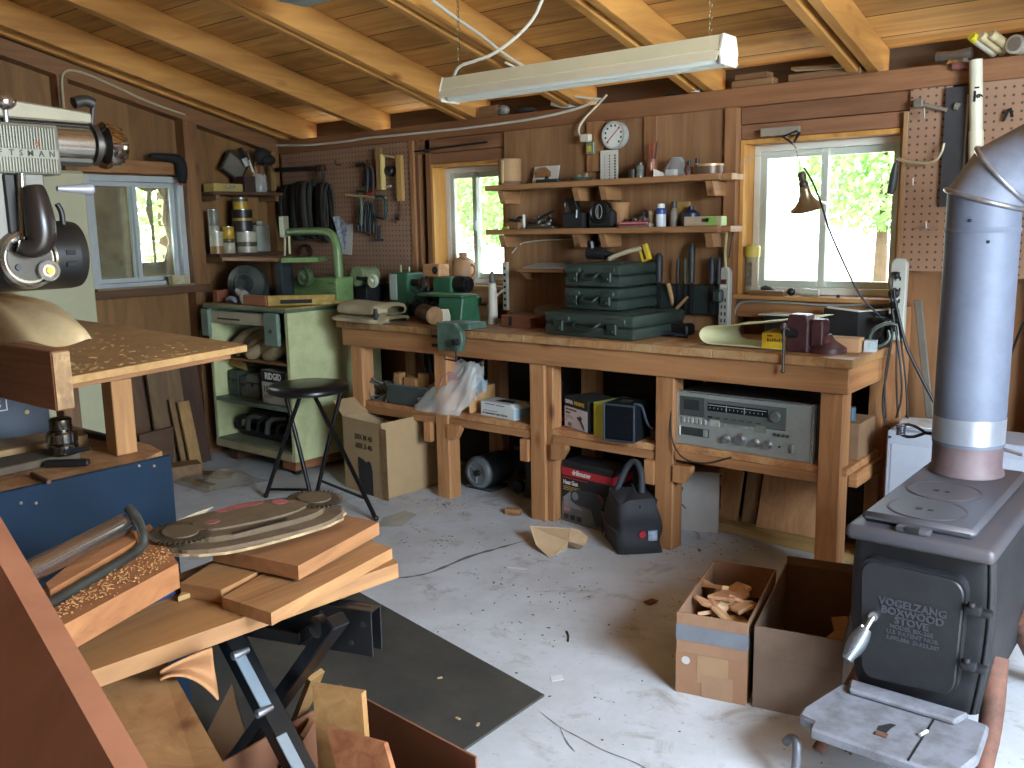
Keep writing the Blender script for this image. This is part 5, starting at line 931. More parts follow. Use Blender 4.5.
p0, p1 = PW(379, 148, 3.90), PW(382, 190, 3.90); lone('wooden_frame_strip', MB().box((p0.x-.02, 3.885, p1.z), (p0.x+.018, 3.915, p0.z), .002), wood('#a8864e', '#7f6236', 'z'), 'left wooden strip of pale wood hanging on the corner pegboard', 'wood strip')
lone('edge_strip', MB().box((p0.x+.0185, 3.883, p1.z+.002), (p0.x+.034, 3.913, p0.z-.04), .001), plain('#d8c37a', .5, 0, .1, 8), 'bright pale edge strip beside the left wooden strip', 'wood strip')
p0, p1 = PW(399, 155, 3.90), PW(399, 201, 3.90); lone('wooden_frame_strip', MB().box((p0.x-.022, 3.89, p1.z), (p0.x+.024, 3.915, p0.z), .002), wood('#c9a45c', '#a27f42', 'z'), 'right wooden strip of yellow wood hanging by the left window', 'wood strip')
t = thing('black_pulley', 'round black pulley hanging between the two wooden strips', 'pulley', tuple(PW(390, 178, 3.92))); MB().at(tuple(PW(390, 171, 3.92))).lathe([(.03, .02), (.034, .014), (.024, 0), (.034, -.014), (.03, -.02), (.01, -.022)], 20, 'y').build('wheel', BLACK, t, world=True, smooth=40); MB().cyl(PW(386, 187, 3.9), PW(391, 186, 3.9), .007).build('pin', plain('#cfcab5', .4, .2, .1, 8), t, world=True)
lone('peg_rod', MB().cyl(PW(384, 155.5, 3.9), PW(394, 157.5, 3.9), .006), plain('#c0ae7a', .5, 0, .1, 8), 'pale peg between the tops of the wooden strips', 'peg')
# long dark rod above the left window, on the header
lone('steel_rod', MB().tube([PW(412, 152, 3.95), PW(440, 148, 3.95), PW(487, 142, 3.95)], .006, 8), DARKIRON, 'dark steel rod lying across the header of left back window', 'rod', smooth=50)
# right pegboards: hacksaw, bracket, hooks, pvc pipe, steel square
def PR(px, py, y=3.91): return Yp(px, py, y)
t = thing('coping_saw', 'bow saw with dark handle hanging at right window edge', 'saw', tuple(PR(893, 190, 3.90))); MB().tube([PR(896, 163, 3.9), PR(894, 175, 3.9), PR(892, 188, 3.9), PR(890, 194, 3.9)], lambda q: .010+.006*sin(pi*q)+.003*q, 12).build('handle', plain('#37393a', .5, .1, .2, 8), t, world=True, smooth=60)
MB().tube([PR(897, 158, 3.9), PR(905, 161, 3.9), PR(925, 164, 3.9), PR(936, 161, 3.9), PR(942, 152, 3.9), PR(944, 143, 3.9)], .006, 8, smooth=2).build('frame', plain('#b4a98c', .4, .5, .2, 10), t, world=True, smooth=60)
t = thing('bar_clamp', 'silver clamp bar fixed across the narrow pegboard top', 'clamp', tuple(PR(920, 105, 3.93))); MB().cyl(PR(919, 104, 3.92), PR(947, 110, 3.92), .008).cyl(PR(955, 106, 3.92), PR(959, 107, 3.92), .014).build('bar', plain('#a8a393', .4, .6, .2, 12), t, world=True, smooth=40); MB().box(PR(919, 104, 3.925)+V((-.018, -.02, -.015)), PR(919, 104, 3.925)+V((.018, .02, .018)), .004).cyl(PR(924, 108, 3.9), PR(924, 118, 3.9), .004).build('jaw', plain('#8b897c', .4, .6, .2, 12), t, world=True)
for (px, py, lb) in [(915, 184, 'tiny wire hook in the middle of the narrow pegboard'), (928, 227, 'wide double wire hook low on the narrow pegboard')]:
    p = PR(px, py, 3.944); mb = MB().tube([p, p+V((0, -.03, -.004)), p+V((.0, -.034, .022))], .003, 6)
    if px == 928: mb.tube([p+V((-.04, -.012, -.006)), p+V((.04, -.012, -.006))], .003, 6)
    lone('peg_hook', mb, plain('#a8a69c', .4, .6, .2, 12), lb, 'hook', smooth=50)
p = PR(1010, 112, 3.93); lone('peg_hook', MB().tube([p+V((-.02, 0, -.03)), p+V((0, -.01, .02)), p+V((.012, -.02, -.02))], .006, 6, smooth=1), DARKIRON, 'dark wire bracket on the pegboard above pipe elbow', 'hook', smooth=50)
a, bb = PR(946, 88, 3.93), PR(962, 203, 3.93); lone('steel_plate', MB().box((a.x+.0, 3.925, 1.48), (bb.x+.008, 3.942, a.z), .002), plain('#4a4b4e', .45, .4, .2, 8), 'dark grey steel strip hanging between the two right pegboards', 'steel strip')
lone('metal_rule', MB().box((bb.x-.004, 3.918, 1.5), (bb.x+.003, 3.9245, 1.90), .001), STEEL, 'thin shiny metal rule hanging beside the dark steel strip', 'ruler')
t = thing('pvc_pipe', 'white plastic pipe with printed marks standing by the steel strip', 'pipe', tuple(PR(977, 200, 3.90))); MB().cyl(PR(976, 205, 3.9), PR(976, 60, 3.9), .0235, .0235, 20).build('pipe', plain('#cac7ae', .45, 0, .1, 8), t, world=True, smooth=40); MB().cyl(PR(976, 165, 3.9), PR(976, 131, 3.9), .0262, .0262, 20).build('coupling', plain('#d0ccb2', .45, 0, .1, 8), t, world=True, smooth=40)
pm = PR(977.5, 96, 3.8755); MB().text('6', .032, face_m(pm+V((.006, 0, 0)), (0, 0, -1), (1, .2, 0)), .0006, bold=.001).box(pm+V((-.014, 0, -.02)), pm+V((-.006, .002, .02))).box(pm+V((-.012, 0, .028)), pm+V((.004, .002, .034))).build('printing', BLACKMAT, t, world=True)
# ================================================================== ON TOP OF THE WALL PLATE
def TP(px, z=2.031, y=3.99): return Yp(px, 100, y).x
def junk(name, label, cat, px0, px1, h, d=.06, mat=None, y=3.99, tilt=0): 
    x0, x1 = TP(px0, y=y), TP(px1, y=y); return lone(name, MB().at(((x0+x1)/2, y, 2.031), ry=tilt).box((-(x1-x0)/2, -d/2, 0), ((x1-x0)/2, d/2, h), .003), mat or wood('#96704a', '#725233', 'x'), label, cat)
junk('wood_offcut', 'flat wood offcut on the wall plate right of the light', 'wood offcut', 734, 775, .03); junk('wood_offcut', 'second wood offcut stacked on the flat one above wall plate', 'wood offcut', 737, 770, .026, mat=wood('#86613f', '#62452b', 'x')).location.z += .031
junk('wood_offcut', 'long pale shim on the wall plate above the right window', 'wood offcut', 790, 862, .03); t_ = junk('wood_offcut', 'splintered wood shim tilted over the long pale shim', 'wood offcut', 792, 850, .012, mat=wood('#a37f56', '#7d5d3a', 'x'), tilt=R(3)); t_.location.z += .042
junk('wood_offcut', 'dark wood block on the plate left of the paper tube', 'wood offcut', 482, 500, .06, mat=wood('#8a6440', '#664729', 'x'))
a = TP(512); lone('crumpled_rag', MB().ball((TP(504), 3.98, 2.06), .035, 10, 7, (1.2, .8, .8)), plain('#a9a79d', .6, .1, .5, 14, c2='#55534c'), 'crumpled silvery foil scrap on the wall plate', 'foil', smooth=80)
lone('black_rag', MB().ball((TP(524), 4.0, 2.05), .04, 10, 7, (1.8, .8, .45)), plain('#25231f', .8, 0, .3, 8), 'flat black rag on the wall plate by the foil scrap', 'rag', smooth=80)
t = thing('paper_tube', 'white rolled tube lying on plate above the shelves', 'tube', (TP(565), 3.97, 2.04)); MB().cyl(Yp(552, 101, 3.95), Yp(582, 108, 4.02), .024, .022, 18).build('tube', plain('#c5bfae', .6, 0, .1, 8), t, world=True, smooth=40); MB().cyl(Yp(551.7, 101, 3.948), Yp(552, 101, 3.95), .017, .017, 16).build('bore', BLACKMAT, t, world=True)
lone('wire_scrap', MB().tube([(TP(665), 3.97, 2.035), (TP(690), 3.98, 2.05), (TP(700), 4.0, 2.04), (TP(672), 4.0, 2.036), (TP(668), 3.98, 2.045)], .004, 6, smooth=2), DARKIRON, 'loop of dark wire lying on the plate near the double rafter', 'wire', smooth=60)
lone('paper_slip', MB().plate([(TP(694), 3.96, 2.04), (TP(702), 3.96, 2.034), (TP(700), 4.0, 2.06), (TP(696), 4.0, 2.062)], .003), PAPER, 'small white slip on the plate beside the double rafter', 'paper')
# right end of the plate: clamp lamp and row of sealant tubes
t = thing('clip_lamp', 'chrome clip lamp reflector resting on plate at upper right', 'lamp', (TP(962), 3.96, 2.031)); MB().tube([Yp(937, 57, 3.96), Yp(955, 56, 3.95), Yp(972, 52, 3.95)], .02, 10).build('clip', plain('#8d8a84', .3, .8, .3, 10), t, world=True, smooth=60); MB().at(tuple(Yp(958, 64, 3.95))).lathe([(.045, .0), (.042, .012), (.02, .02), (.0, .022)], 20).build('reflector', CHROME, t, world=True, smooth=40); MB().cyl(Yp(953, 66, 3.94), Yp(968, 66, 3.94), .016).build('socket', plain('#7a4a40', .5, 0, .3, 8), t, world=True, smooth=40)
for k, (px, lb, cl, cc, ang) in enumerate([(985, 'sealant tube with yellow cap, leftmost on the right plate', '#b9b39c', '#c8bb2a', -.5), (994, 'second sealant tube with cream cap on the right plate', '#bdae86', '#c9b98e', -.45), (1004, 'third slim tan tube on the right plate', '#b3a27a', '#c4b48a', -.35)]):
    p = Yp(px, 52, 3.94); t = thing('sealant_tube', lb, 'tube', (p.x, 3.96, 2.031), group='tubes on the right wall plate'); q0 = V((p.x+.02, 4.0, 2.055)); q1 = V((p.x-.03, 3.91, 2.10))
    MB().cyl(q0, q1, .018, .018, 16).build('body', plain(cl, .5, 0, .1, 8), t, world=True, smooth=40); MB().cyl(q1, q1+(q1-q0)*.2, .019, .016, 16).build('cap', plain(cc, .5, 0, .1, 8), t, world=True, smooth=40)
p = Yp(1014, 53, 3.92); t = thing('spray_can', 'can lying end-on at far right of the wall plate', 'can', (p.x, 3.95, 2.031)); MB().cyl((p.x+.03, 4.04, 2.065), (p.x, 3.92, 2.065), .034, .034, 20).build('body', plain('#b9b4a4', .4, .3, .15, 8), t, world=True, smooth=40); MB().cyl((p.x, 3.92, 2.065), (p.x-.002, 3.914, 2.065), .026, .024, 20).build('bottom', plain('#8d8a80', .3, .6, .2, 8), t, world=True, smooth=40)
# ================================================================== CABLES
def cable(label, pts, r=.007, mat=None, sm=2): return lone('electric_cable', MB().tube(pts, r, 8, smooth=sm), mat or CABLEW, label, 'cable', smooth=60)
cable('white electric cable running along the beam above the pegboard', [Yp(x_, y_, 3.94) for x_, y_ in [(262, 145), (300, 146), (345, 142), (365, 138), (410, 134), (450, 130), (500, 124), (545, 117), (580, 108), (598, 100)]])
cable('pale cable running along the sloping top of the left wall', [Xp(x_, y_, -5.185) for x_, y_ in [(64, 108), (61, 78), (65, 70), (80, 71), (110, 84), (150, 103), (185, 115)]], .008, plain('#a59a7a', .5, 0, .1, 8))
def RB_(px, py, z0=.0):
    d = ray(px, py); tt_ = (2.03+z0+SL*4-CH)/(d.z+SL*d.y); return C0+d*tt_
cable('white cable stapled under the rafters to the hanging light', [RB_(*p, -.01) for p in [(432, 0), (450, 14), (480, 34), (505, 55), (530, 70), (560, 82)]], .007)
cable('pale cable looping from the roof down to outlet by dial', [RB_(505, 62, -.012), RB_(520, 70, -.02), Yp(556, 95, 3.9), Yp(580, 97, 3.93), Yp(601, 99, 3.94)], .006)
cable('grey cable along the sill plate under the right window', [Yp(x_, y_, 3.955) for x_, y_ in [(733, 318), (737, 304), (746, 301), (780, 302), (830, 306), (870, 304), (884, 306)]], .006, plain('#9a9a90', .5, 0, .1, 8))
# ================================================================== RIGHT WINDOW: bell lamp, hook, things on the sill
p = Yp(803, 190, 3.80); t = thing('bell_lamp', 'bell-shaped brass lamp hanging in front of the right window', 'lamp', tuple(p))
ax_ = (Yp(810, 208, 3.84)-Yp(803, 172, 3.79)).normalized(); mm = M.Identity(4); u_ = ax_.orthogonal().normalized(); w_ = ax_.cross(u_)
base_ = Yp(804, 186, 3.80)
for i in range(3): mm[i][0] = u_[i]; mm[i][1] = w_[i]; mm[i][2] = ax_[i]; mm[i][3] = base_[i]
BRASS = plain('#a3936f', .32, .6, .25, 8)
MB().set(mm).lathe([(.0, -.003), (.018, 0), (.022, .01), (.026, .035), (.036, .06), (.056, .082), (.074, .092), (.075, .095), (.070, .094), (.034, .064), (.02, .02)], 32, cap=False).build('shade', BRASS, t, world=True, smooth=60)
MB().set(mm).lathe([(.0, -.062), (.012, -.06), (.017, -.05), (.017, -.028), (.012, -.024), (.02, -.012), (.02, .0), (0, .001)], 20).build('socket', plain('#4a3f36', .45, .3, .3, 8), t, world=True, smooth=40)
MB().set(mm).ball((0, 0, .05), .022).build('bulb', plain('#cfc7b0', .2, 0, .05, 8), t, world=True, smooth=60)
MB().tube([Yp(804, 168, 3.82), Yp(812, 180, 3.78), Yp(822, 205, 3.76), Yp(828, 228, 3.76), Yp(846, 268, 3.78), Yp(860, 297, 3.80), Yp(880, 316, 3.83)], .0042, 8, smooth=2).build('cord', CABLEK, t, world=True, smooth=60)
MB().cyl(base_-ax_*.06, Yp(796, 150, 3.86), .0012, .0012, 6).build('hanging_wire', plain('#77736a', .4, .5, .1, 8), t, world=True)
t = thing('triangle_hook', 'black triangular wire hook fixed above the right window', 'hook', tuple(Yp(791, 138, 3.93))); MB().tube([Yp(783, 137, 3.93), Yp(797, 131, 3.93), Yp(799, 133, 3.93), Yp(793, 144, 3.90)], .0075, 8, closed=True).build('loop', BLACK, t, world=True, smooth=50); MB().cyl(Yp(793, 143, 3.9), Yp(797, 150, 3.86), .004).build('tip', plain('#d5d0c4', .5, 0, .1, 8), t, world=True)
a, bb = Yp(761, 137, 3.935), Yp(800, 131, 3.935); lone('wood_shim', MB().box((a.x, 3.925, a.z-.0), (bb.x, 3.942, a.z+.035), .002), plain('#8e8572', .8, 0, .2, 8), 'grey wood strip nailed over the right window top', 'wood strip')
# cobweb strands
mb = MB()
for k in range(7): mb.tube([Yp(735+k*2, 170-k*3, 3.95), Yp(762, 152+k*.8, 3.94), Yp(800, 153+k*.5, 3.94), Yp(845, 150-k, 3.95)], .0006, 4, smooth=1)
lone('cobweb', mb, glassy('#e6e6dc', .5, .6), 'pale cobweb strands across the top of the right window', 'cobweb')['kind'] = 'stuff'
sz = W3[2]+.0195
def sill(px, y=3.99): return Yp(px, 285, y).x
t = thing('yellow_tube', 'yellow-capped grey tube standing on the right window sill', 'bottle', (sill(752), 3.985, sz)); MB().lathe([(0, 0), (.031, 0), (.031, .165), (.034, .175)], 20).build('body', plain('#a59a7c', .5, 0, .15, 10), t, smooth=40); MB().lathe([(.035, .172), (.036, .218), (.028, .226), (0, .226)], 20).build('cap', plain('#cdbb54', .5, 0, .15, 10), t, smooth=40); MB().box((-.014, -.0335, .04), (.014, -.0305, .15), .001).build('label', plain('#7f7a68', .6, 0, .6, 60), t)
t = thing('sill_box', 'flat wooden box under the yellow tube on the sill edge', 'box', (sill(768, 3.94), 3.945, sz)); MB().box((-.08, -.02, 0), (.08, .02, .022), .002).build('box', wood('#8f6b45', '#6b4d2f', 'x', knots=False), t)
lone('grey_pliers', MB().tube([(sill(762), 3.99, sz+.025), (sill(768), 3.985, sz+.035), (sill(776), 3.985, sz+.01)], .011, 8, smooth=1), plain('#5a5e5e', .5, .4, .3, 10), 'grey pliers lying on the right window sill', 'pliers', smooth=60)
lone('black_ball', MB().ball((sill(793), 3.97, sz+.018), .018), BLACK, 'round black knob on the right window sill', 'knob', smooth=60)
t = thing('glass_tube', 'pale glass tube lying on its side on the right sill', 'tube', (sill(812), 3.97, sz)); q0, q1 = V((sill(805), 3.97, sz+.02)), V((sill(822), 3.96, sz+.016)); MB().cyl(q0, q1, .018, .013, 16).build('body', plain('#bcc2b2', .25, 0, .1, 8), t, world=True, smooth=40)
lone('sill_bolt', MB().cyl((sill(841), 3.96, sz), (sill(841), 3.96, sz+.012), .008, .006, 10), DARKIRON, 'single small bolt standing on the right sill', 'bolt')
# ================================================================== POWER STRIPS AND CORDS
def power_strip(label, x, y, z0, z1, w, red=True):
    t = thing('power_strip', label, 'power strip', (x, y, z0)); h = z1-z0
    MB().prism([(-w/2, 0), (w/2, 0), (w/2, h-.02), (w*.25, h), (-w*.25, h), (-w/2, h-.02)], -.035, 0, 'xz', .004).build('housing', plain('#aeb1a6', .45, 0, .08, 8), t)
    n = 6 if not red else 4
    for k in range(n): 
        zc = .03+k*(h*.8/ n) if not red else .03+k*.032
        mb = MB().box((-.012, -.037, zc-.008), (-.006, -.034, zc+.008)).box((.006, -.037, zc-.008), (.012, -.034, zc+.008)); mb.build('socket', BLACKMAT, t)
    if red: MB().box((-.014, -.039, h*.72), (.014, -.0345, h*.8), .002).build('switch', plain('#5a2020', .5, 0, .2, 8), t); MB().box((-.016, -.0365, h*.66), (.016, -.0345, h*.71)).build('label', WHITE, t)
    return t
p0, p1 = Yp(725, 326, 3.92), Yp(726, 267, 3.92); ps = power_strip('white power strip with red switch hanging left of right window', p0.x+.005, 3.922, .955, p1.z, .052)
lone('strip_plug', MB().box((p0.x-.035, 3.845, 1.07), (p0.x+.01, 3.886, 1.13), .008), plain('#2c3c36', .5, 0, .2, 8), 'dark plug in the power strip with the red switch', 'plug')
lone('strip_cable', MB().tube([(p0.x+.005, 3.905, p1.z), Yp(725, 255, 3.9), Yp(726, 240, 3.87), Yp(727, 228, 3.85), Yp(723, 232, 3.84)], .006, 8, smooth=2), plain('#b3b58a', .5, 0, .1, 8), 'pale cord rising from the red-switch power strip to shelf', 'cord', smooth=60)
lone('shelf_cable', MB().tube([Yp(729, 258, 3.9), Yp(731, 243, 3.89), Yp(733, 232, 3.9), Yp(737, 228, 3.92)], .003, 6, smooth=2), CABLEK, 'thin dark cord hanging by the right window casing', 'cord', smooth=60)
p0, p1 = Yp(897, 340, 3.875), Yp(897, 258, 3.875); ps2 = power_strip('tall white power strip full of black plugs right of right window', p0.x, 3.878, p0.z, p1.z, .062, red=False)
for k, (zz, lb) in enumerate([(.80, 'topmost black plug in the tall power strip'), (.58, 'second black plug from the top of tall power strip'), (.44, 'middle black plug of the tall power strip'), (.30, 'fourth black plug down the tall power strip'), (.16, 'lowest black plug in the tall power strip')]):
    zc = p0.z+(p1.z-p0.z)*zz; t = thing('power_plug', lb, 'plug', (p0.x-.005, 3.83, zc), group='plugs in the tall power strip')
    (MB().at((p0.x-.008, 3.8435, zc)).lathe([(.02, 0), (.022, -.02), (.012, -.03), (.001, -.03)], 16, 'y') if k == 1 else MB().box((p0.x-.022, 3.812, zc-.014), (p0.x+.008, 3.8435, zc+.014), .005)).build('plug', BLACK, t, world=True, smooth=40)
for k, (pts, lb) in enumerate([([(893, 275), (891, 300), (893, 330), (888, 365), (882, 400), (884, 422), (893, 432), (905, 425), (907, 415)], 'black cord looping lowest from the tall power strip'), ([(894, 290), (897, 330), (896, 380), (898, 417)], 'black cord hanging straight from the tall power strip'), ([(896, 300), (901, 340), (906, 380), (908, 420)], 'second straight black cord from the tall power strip'), ([(895, 300), (905, 345), (915, 365), (925, 385), (934, 402)], 'thick black cord slanting from power strip to stove pipe'), ([(888, 318), (882, 330), (874, 345), (876, 352), (890, 340), (894, 320)], 'short black cord loop beside the spring clamp'), ([(880, 318), (888, 322), (893, 330), (890, 348), (884, 380), (886, 418)], 'black lamp cord dropping behind the bench end'), ([(892, 310), (899, 350), (903, 395), (896, 418)], 'thin black cord hanging among the power strip cords')]):
    lone('black_cable', MB().tube([Yp(x_, y_, 3.79-.008*k) for x_, y_ in pts], .0065 if k == 3 else .0042, 8, smooth=2), CABLEK, lb, 'cord', smooth=60, group='cords from the tall power strip')
lone('cable_connector', MB().box(Yp(878, 312, 3.81)+V((-.02, -.02, -.02)), Yp(884, 328, 3.81)+V((.02, .02, .02)), .01), BLACK, 'black cord connector at the bottom end of lamp cord', 'plug')
lone('dark_shim', MB().beam(Yp(918, 300, 3.94), Yp(930, 418, 3.94), .03, .012, up=(0, 1, 0)), plain('#6c675c', .6, .3, .2, 8), 'thin grey metal strip leaning behind the stove pipe', 'metal strip')
lone('wall_cable', MB().tube([Yp(1024, 322, 3.95), Yp(1016, 340, 3.95), Yp(1008, 362, 3.95)], .005, 6, smooth=1), CABLEK, 'dark cord on the wall right of the stove pipe', 'cord', smooth=60)
# ================================================================== HANGING LIGHT
y_ = 2.67; t = thing('shop_light', 'long cream fluorescent shop light hanging from two chains', 'light fixture', (-1.868, y_, 1.93)); X0, X1 = -2.435, -1.29; LGT = plain('#cfc8a6', .4, 0, .06, 6)
mb = MB().at((0, y_, 0)).prism([(-.04, 1.99), (.04, 1.99), (.058, 1.945), (.056, 1.945), (.052, 1.94), (-.052, 1.94), (-.056, 1.945), (-.058, 1.945)], X0, X1, 'yz'); mb.build('housing', LGT, t, world=True)
mb = MB().at((0, y_, 0)).plate([(X0, -.052, 1.945), (X1, -.052, 1.945), (X1, -.075, 1.912), (X0, -.075, 1.912)], .0015).plate([(X0, .052, 1.945), (X1, .052, 1.945), (X1, .075, 1.912), (X0, .075, 1.912)], .0015); mb.build('reflector', plain('#d8d3b8', .35, 0, .05, 6), t, world=True)
for s_ in (-.028, .028): MB().at((0, y_, 0)).cyl((X0+.02, s_, 1.918), (X1-.02, s_, 1.918), .0125, .0125, 14).build('tube', plain('#d6dcd4', .3, 0, .04, 6), t, world=True, smooth=40)
for x_ in (X0, X1): MB().at((x_, y_, 0)).prism([(-.042, 1.992), (.042, 1.992), (.06, 1.945), (.05, 1.902), (-.05, 1.902), (-.06, 1.945)], -.004 if x_ == X0 else -.002, .002 if x_ == X0 else .006, 'yz', .001).box((-.002 if x_ == X0 else .006, -.01, 1.955), (0 if x_ == X0 else .0075, .01, 1.975)).build('end_plate', plain('#d3d1c2', .4, .1, .06, 6), t, world=True)
for px, x_ in ((453, X0+.05), (727, X1-.06)):
    zt = rz_(y_)+.14; mb = MB(); z_ = 1.99; k = 0
    while z_ < zt-.005:
        a_ = (.004, 0) if k % 2 else (0, .004)
        mb.tube([(x_+a_[0]*cos(q)*1.3, y_+a_[1]*cos(q)*1.3, z_+.011+.011*sin(q)) for q in [2*pi*j/8 for j in range(8)]], .0013, 4, closed=True); z_ += .018; k += 1
    mb.build('chain', plain('#7a6a4a', .4, .6, .2, 8), t, world=True)
MB().tube([(X0+.02, y_, 1.992), (X0+.05, y_-.01, 2.03), (X0+.12, y_, 2.04), (X0+.22, y_+.02, 2.06), (X0+.32, y_+.1, 2.16), (X0+.36, y_+.12, 2.25)], .0065, 8, smooth=2).build('cord', CABLEW, t, world=True, smooth=60)
# second light whose corner shows at the top edge of the view
p = RB_(322, -9, -.06); t = thing('shop_light', 'corner of a second pale shop light at top edge of view', 'light fixture', tuple(p)); MB().at(tuple(p), rz=0).box((-.14, -.5, 0), (.0, .05, .05), .004).build('housing', plain('#b9b9ae', .4, .1, .1, 8), t, world=True); MB().at(tuple(p)).box((-.15, -.5, -.03), (.01, .04, -.002), .003).build('reflector', plain('#9fb0b4', .3, .3, .2, 14), t, world=True)
# ================================================================== LEFT CORNER
# green-white steel cabinet
CABW = plain('#c3c796', .5, 0, .16, 4, c2='#a9ae80'); CABG = plain('#6f8474', .5, 0, .2, 6)
cb0 = (-5.04, 3.22, 0); CW, CD, CHh = .80, .71, 1.0
t = thing('steel_cabinet', 'open-fronted pale green steel cabinet under the corner pegboard', 'cabinet', cb0)
MB().box((CW-.03, 0, .09), (CW, CD, CHh-.03), .003).build('side_panel', CABW, t); MB().box((0, 0, .09), (.03, CD, CHh-.03), .003).build('side_panel', CABW, t)
MB().box((.03, CD-.01, .09), (CW-.03, CD, CHh-.03)).build('back_panel', plain('#4d5548', .6, 0, .2, 8), t)
MB().box((.0, -.004, .09), (CW-.03, .02, .135), .002).build('bottom_rail', plain('#a99d7a', .5, 0, .2, 8), t); MB().box((.03, .0, .136), (CW-.03, CD-.01, .148)).build('shelf', plain('#7a8268', .6, 0, .3, 8), t)
MB().box((.03, .0, .385), (CW-.03, CD-.01, .41), .002).build('shelf', CABG, t); MB().box((.03, .015, .655), (CW-.03, CD-.01, .67), .002).build('shelf', wood('#9a7148', '#71502f', 'x'), t)
MB().box((-.02, -.02, CHh-.03), (CW+.01, CD+.02, CHh-.012), .003).build('top_panel', plain('#4c6a52', .5, 0, .2, 8), t); MB().box((-.015, -.015, CHh-.012), (CW+.005, CD+.015, CHh), .002).build('worktop', wood('#a58c4e', '#7e6836', 'x', knots=False), t)
MB().box((.05, -.01, CHh-.115), (CW-.18, .01, CHh-.045), .002).build('drawer_rail', plain('#b0aa90', .45, .1, .2, 10), t); MB().box((.12, -.0115, CHh-.095), (.35, -.0095, CHh-.085)).build('slot', DARKIRON, t)
for x0, x1, h_ in ((-.03, .05, .17), (CW-.19, CW-.06, .19)): MB().box((x0, -.03, CHh-.035-h_), (x1, -.004, CHh-.035), .006).build('bracket', CABG, t)
MB().ball((CW-.125, -.032, CHh-.14), .012).build('bolt', BLACK, t, smooth=60); MB().box((.06, .05, .0), (.14, CD-.05, .089), .004).build('skid', wood('#6f4c33', '#4c3220', 'y'), t); MB().box((CW-.16, .02, .03), (CW-.03, CD-.05, .089), .004).build('skid', wood('#a0683f', '#7a4a2b', 'y'), t); MB().at((CW-.07, .06, .02), rx=0).lathe([(.02, -.015), (.02, .015)], 14, 'x').build('caster', BLACK, t)
# things in the cabinet
def cw(x, y, z): return V((cb0[0]+x, cb0[1]+y, z))
rn = random.Random(5)
t = thing('cloth_bundle', 'heap of tan cloth rags stuffed on the cabinet top shelf', 'rags', tuple(cw(.4, .2, .671)))
for k in range(7):
    x0 = .12+.06*k; mb = MB().tube([cw(x0, .06+rn.uniform(-.03, .03), .69), cw(x0+.12, .10+rn.uniform(-.03, .05), .73+rn.uniform(0, .1)), cw(x0+.2, .18, .78+rn.uniform(-.03, .05)), cw(x0+.22, .25, .74)], lambda q: .018+.028*sin(pi*min(1, q+.15)), 10, smooth=2); mb.build('fold', plain(['#8c7a58', '#a08d68', '#75664a'][k % 3], .9, 0, .3, 14, bump=.3), t, world=True, smooth=70)
t = thing('lettered_carton', 'white and black carton with bold white lettering on the cabinet shelf', 'box', tuple(cw(.46, .04, .411)), R(0)); MB().box((0, 0, 0), (.235, .2, .20), .002).build('carton', plain('#b9bdb0', .6, 0, .08, 8), t)
MB().box((.0, -.0015, .13), (.235, -.0004, .20)).build('black_band', BLACKMAT, t); MB().text('RIDGID', .056, face_m((.117, -.002, .165), (1, 0, 0), (0, 0, 1)), .0005, bold=.0014, sx=.85).build('lettering', WHITE, t); MB().text('15', .05, face_m((.04, -.002, .085), (1, 0, 0), (0, 0, 1)), .0005, bold=.001).build('number', plain('#2d4a42', .6, 0, .2, 8), t); MB().box((.02, -.0015, .045), (.09, -.0008, .049)).box((.02, -.0015, .035), (.10, -.0008, .039)).build('fine_print', plain('#6a6f66', .6, 0, .3, 30), t)
for k, (x, w_, h_, lb) in enumerate([(.06, .10, .16, 'dark green metal box at the left of the cabinet shelf'), (.175, .07, .13, 'grey ribbed box standing second on the cabinet shelf'), (.25, .12, .15, 'grey striped box left of the lettered carton')]):
    t = thing('small_case', lb, 'box', tuple(cw(x, .08, .411))); cl = ['#3c4a3e', '#55594c', '#6b6c60'][k]; MB().box((0, 0, 0), (w_, .18, h_), .004).build('body', plain(cl, .5, .1, .25, 10), t); MB().box((.002, -.004, h_*.62), (w_-.002, .002, h_*.68), .001).box((w_*.4, -.008, h_*.5), (w_*.6, .0, h_*.66), .002).build('catch', DARKIRON, t)
lone('tan_packet', MB().plate([cw(.04, .1, .60), cw(.20, .1, .58), cw(.16, .12, .655), cw(.04, .12, .665)], .03), plain('#a78a4a', .7, 0, .15, 8), 'tan folded packet wedged under the cabinet top shelf', 'packet')
t = thing('black_machine', 'dark jumble of black tool parts on cabinet bottom shelf', 'machine part', tuple(cw(.4, .25, .149))); mb = MB()
MB().box(cw(.08, .12, .15), cw(.62, .4, .20), .01).build('base', DARKIRON, t, world=True); MB().cyl(cw(.15, .2, .26), cw(.62, .22, .27), .055, .05, 18).build('body', plain('#3a3d38', .5, .3, .3, 10), t, world=True, smooth=40)
for k in range(5): MB().tube([cw(.1+.1*k, .1, .2), cw(.15+.1*k, .08, .28+.02*(k % 2)), cw(.22+.1*k+rn.uniform(-.04, .04), .14, .29+rn.uniform(-.03, .03))], .014+rn.uniform(-.005, .004), 8, smooth=1).build('arm', [DARKIRON, plain('#5d6055', .5, .3, .3, 10)][k % 2], t, world=True, smooth=60)
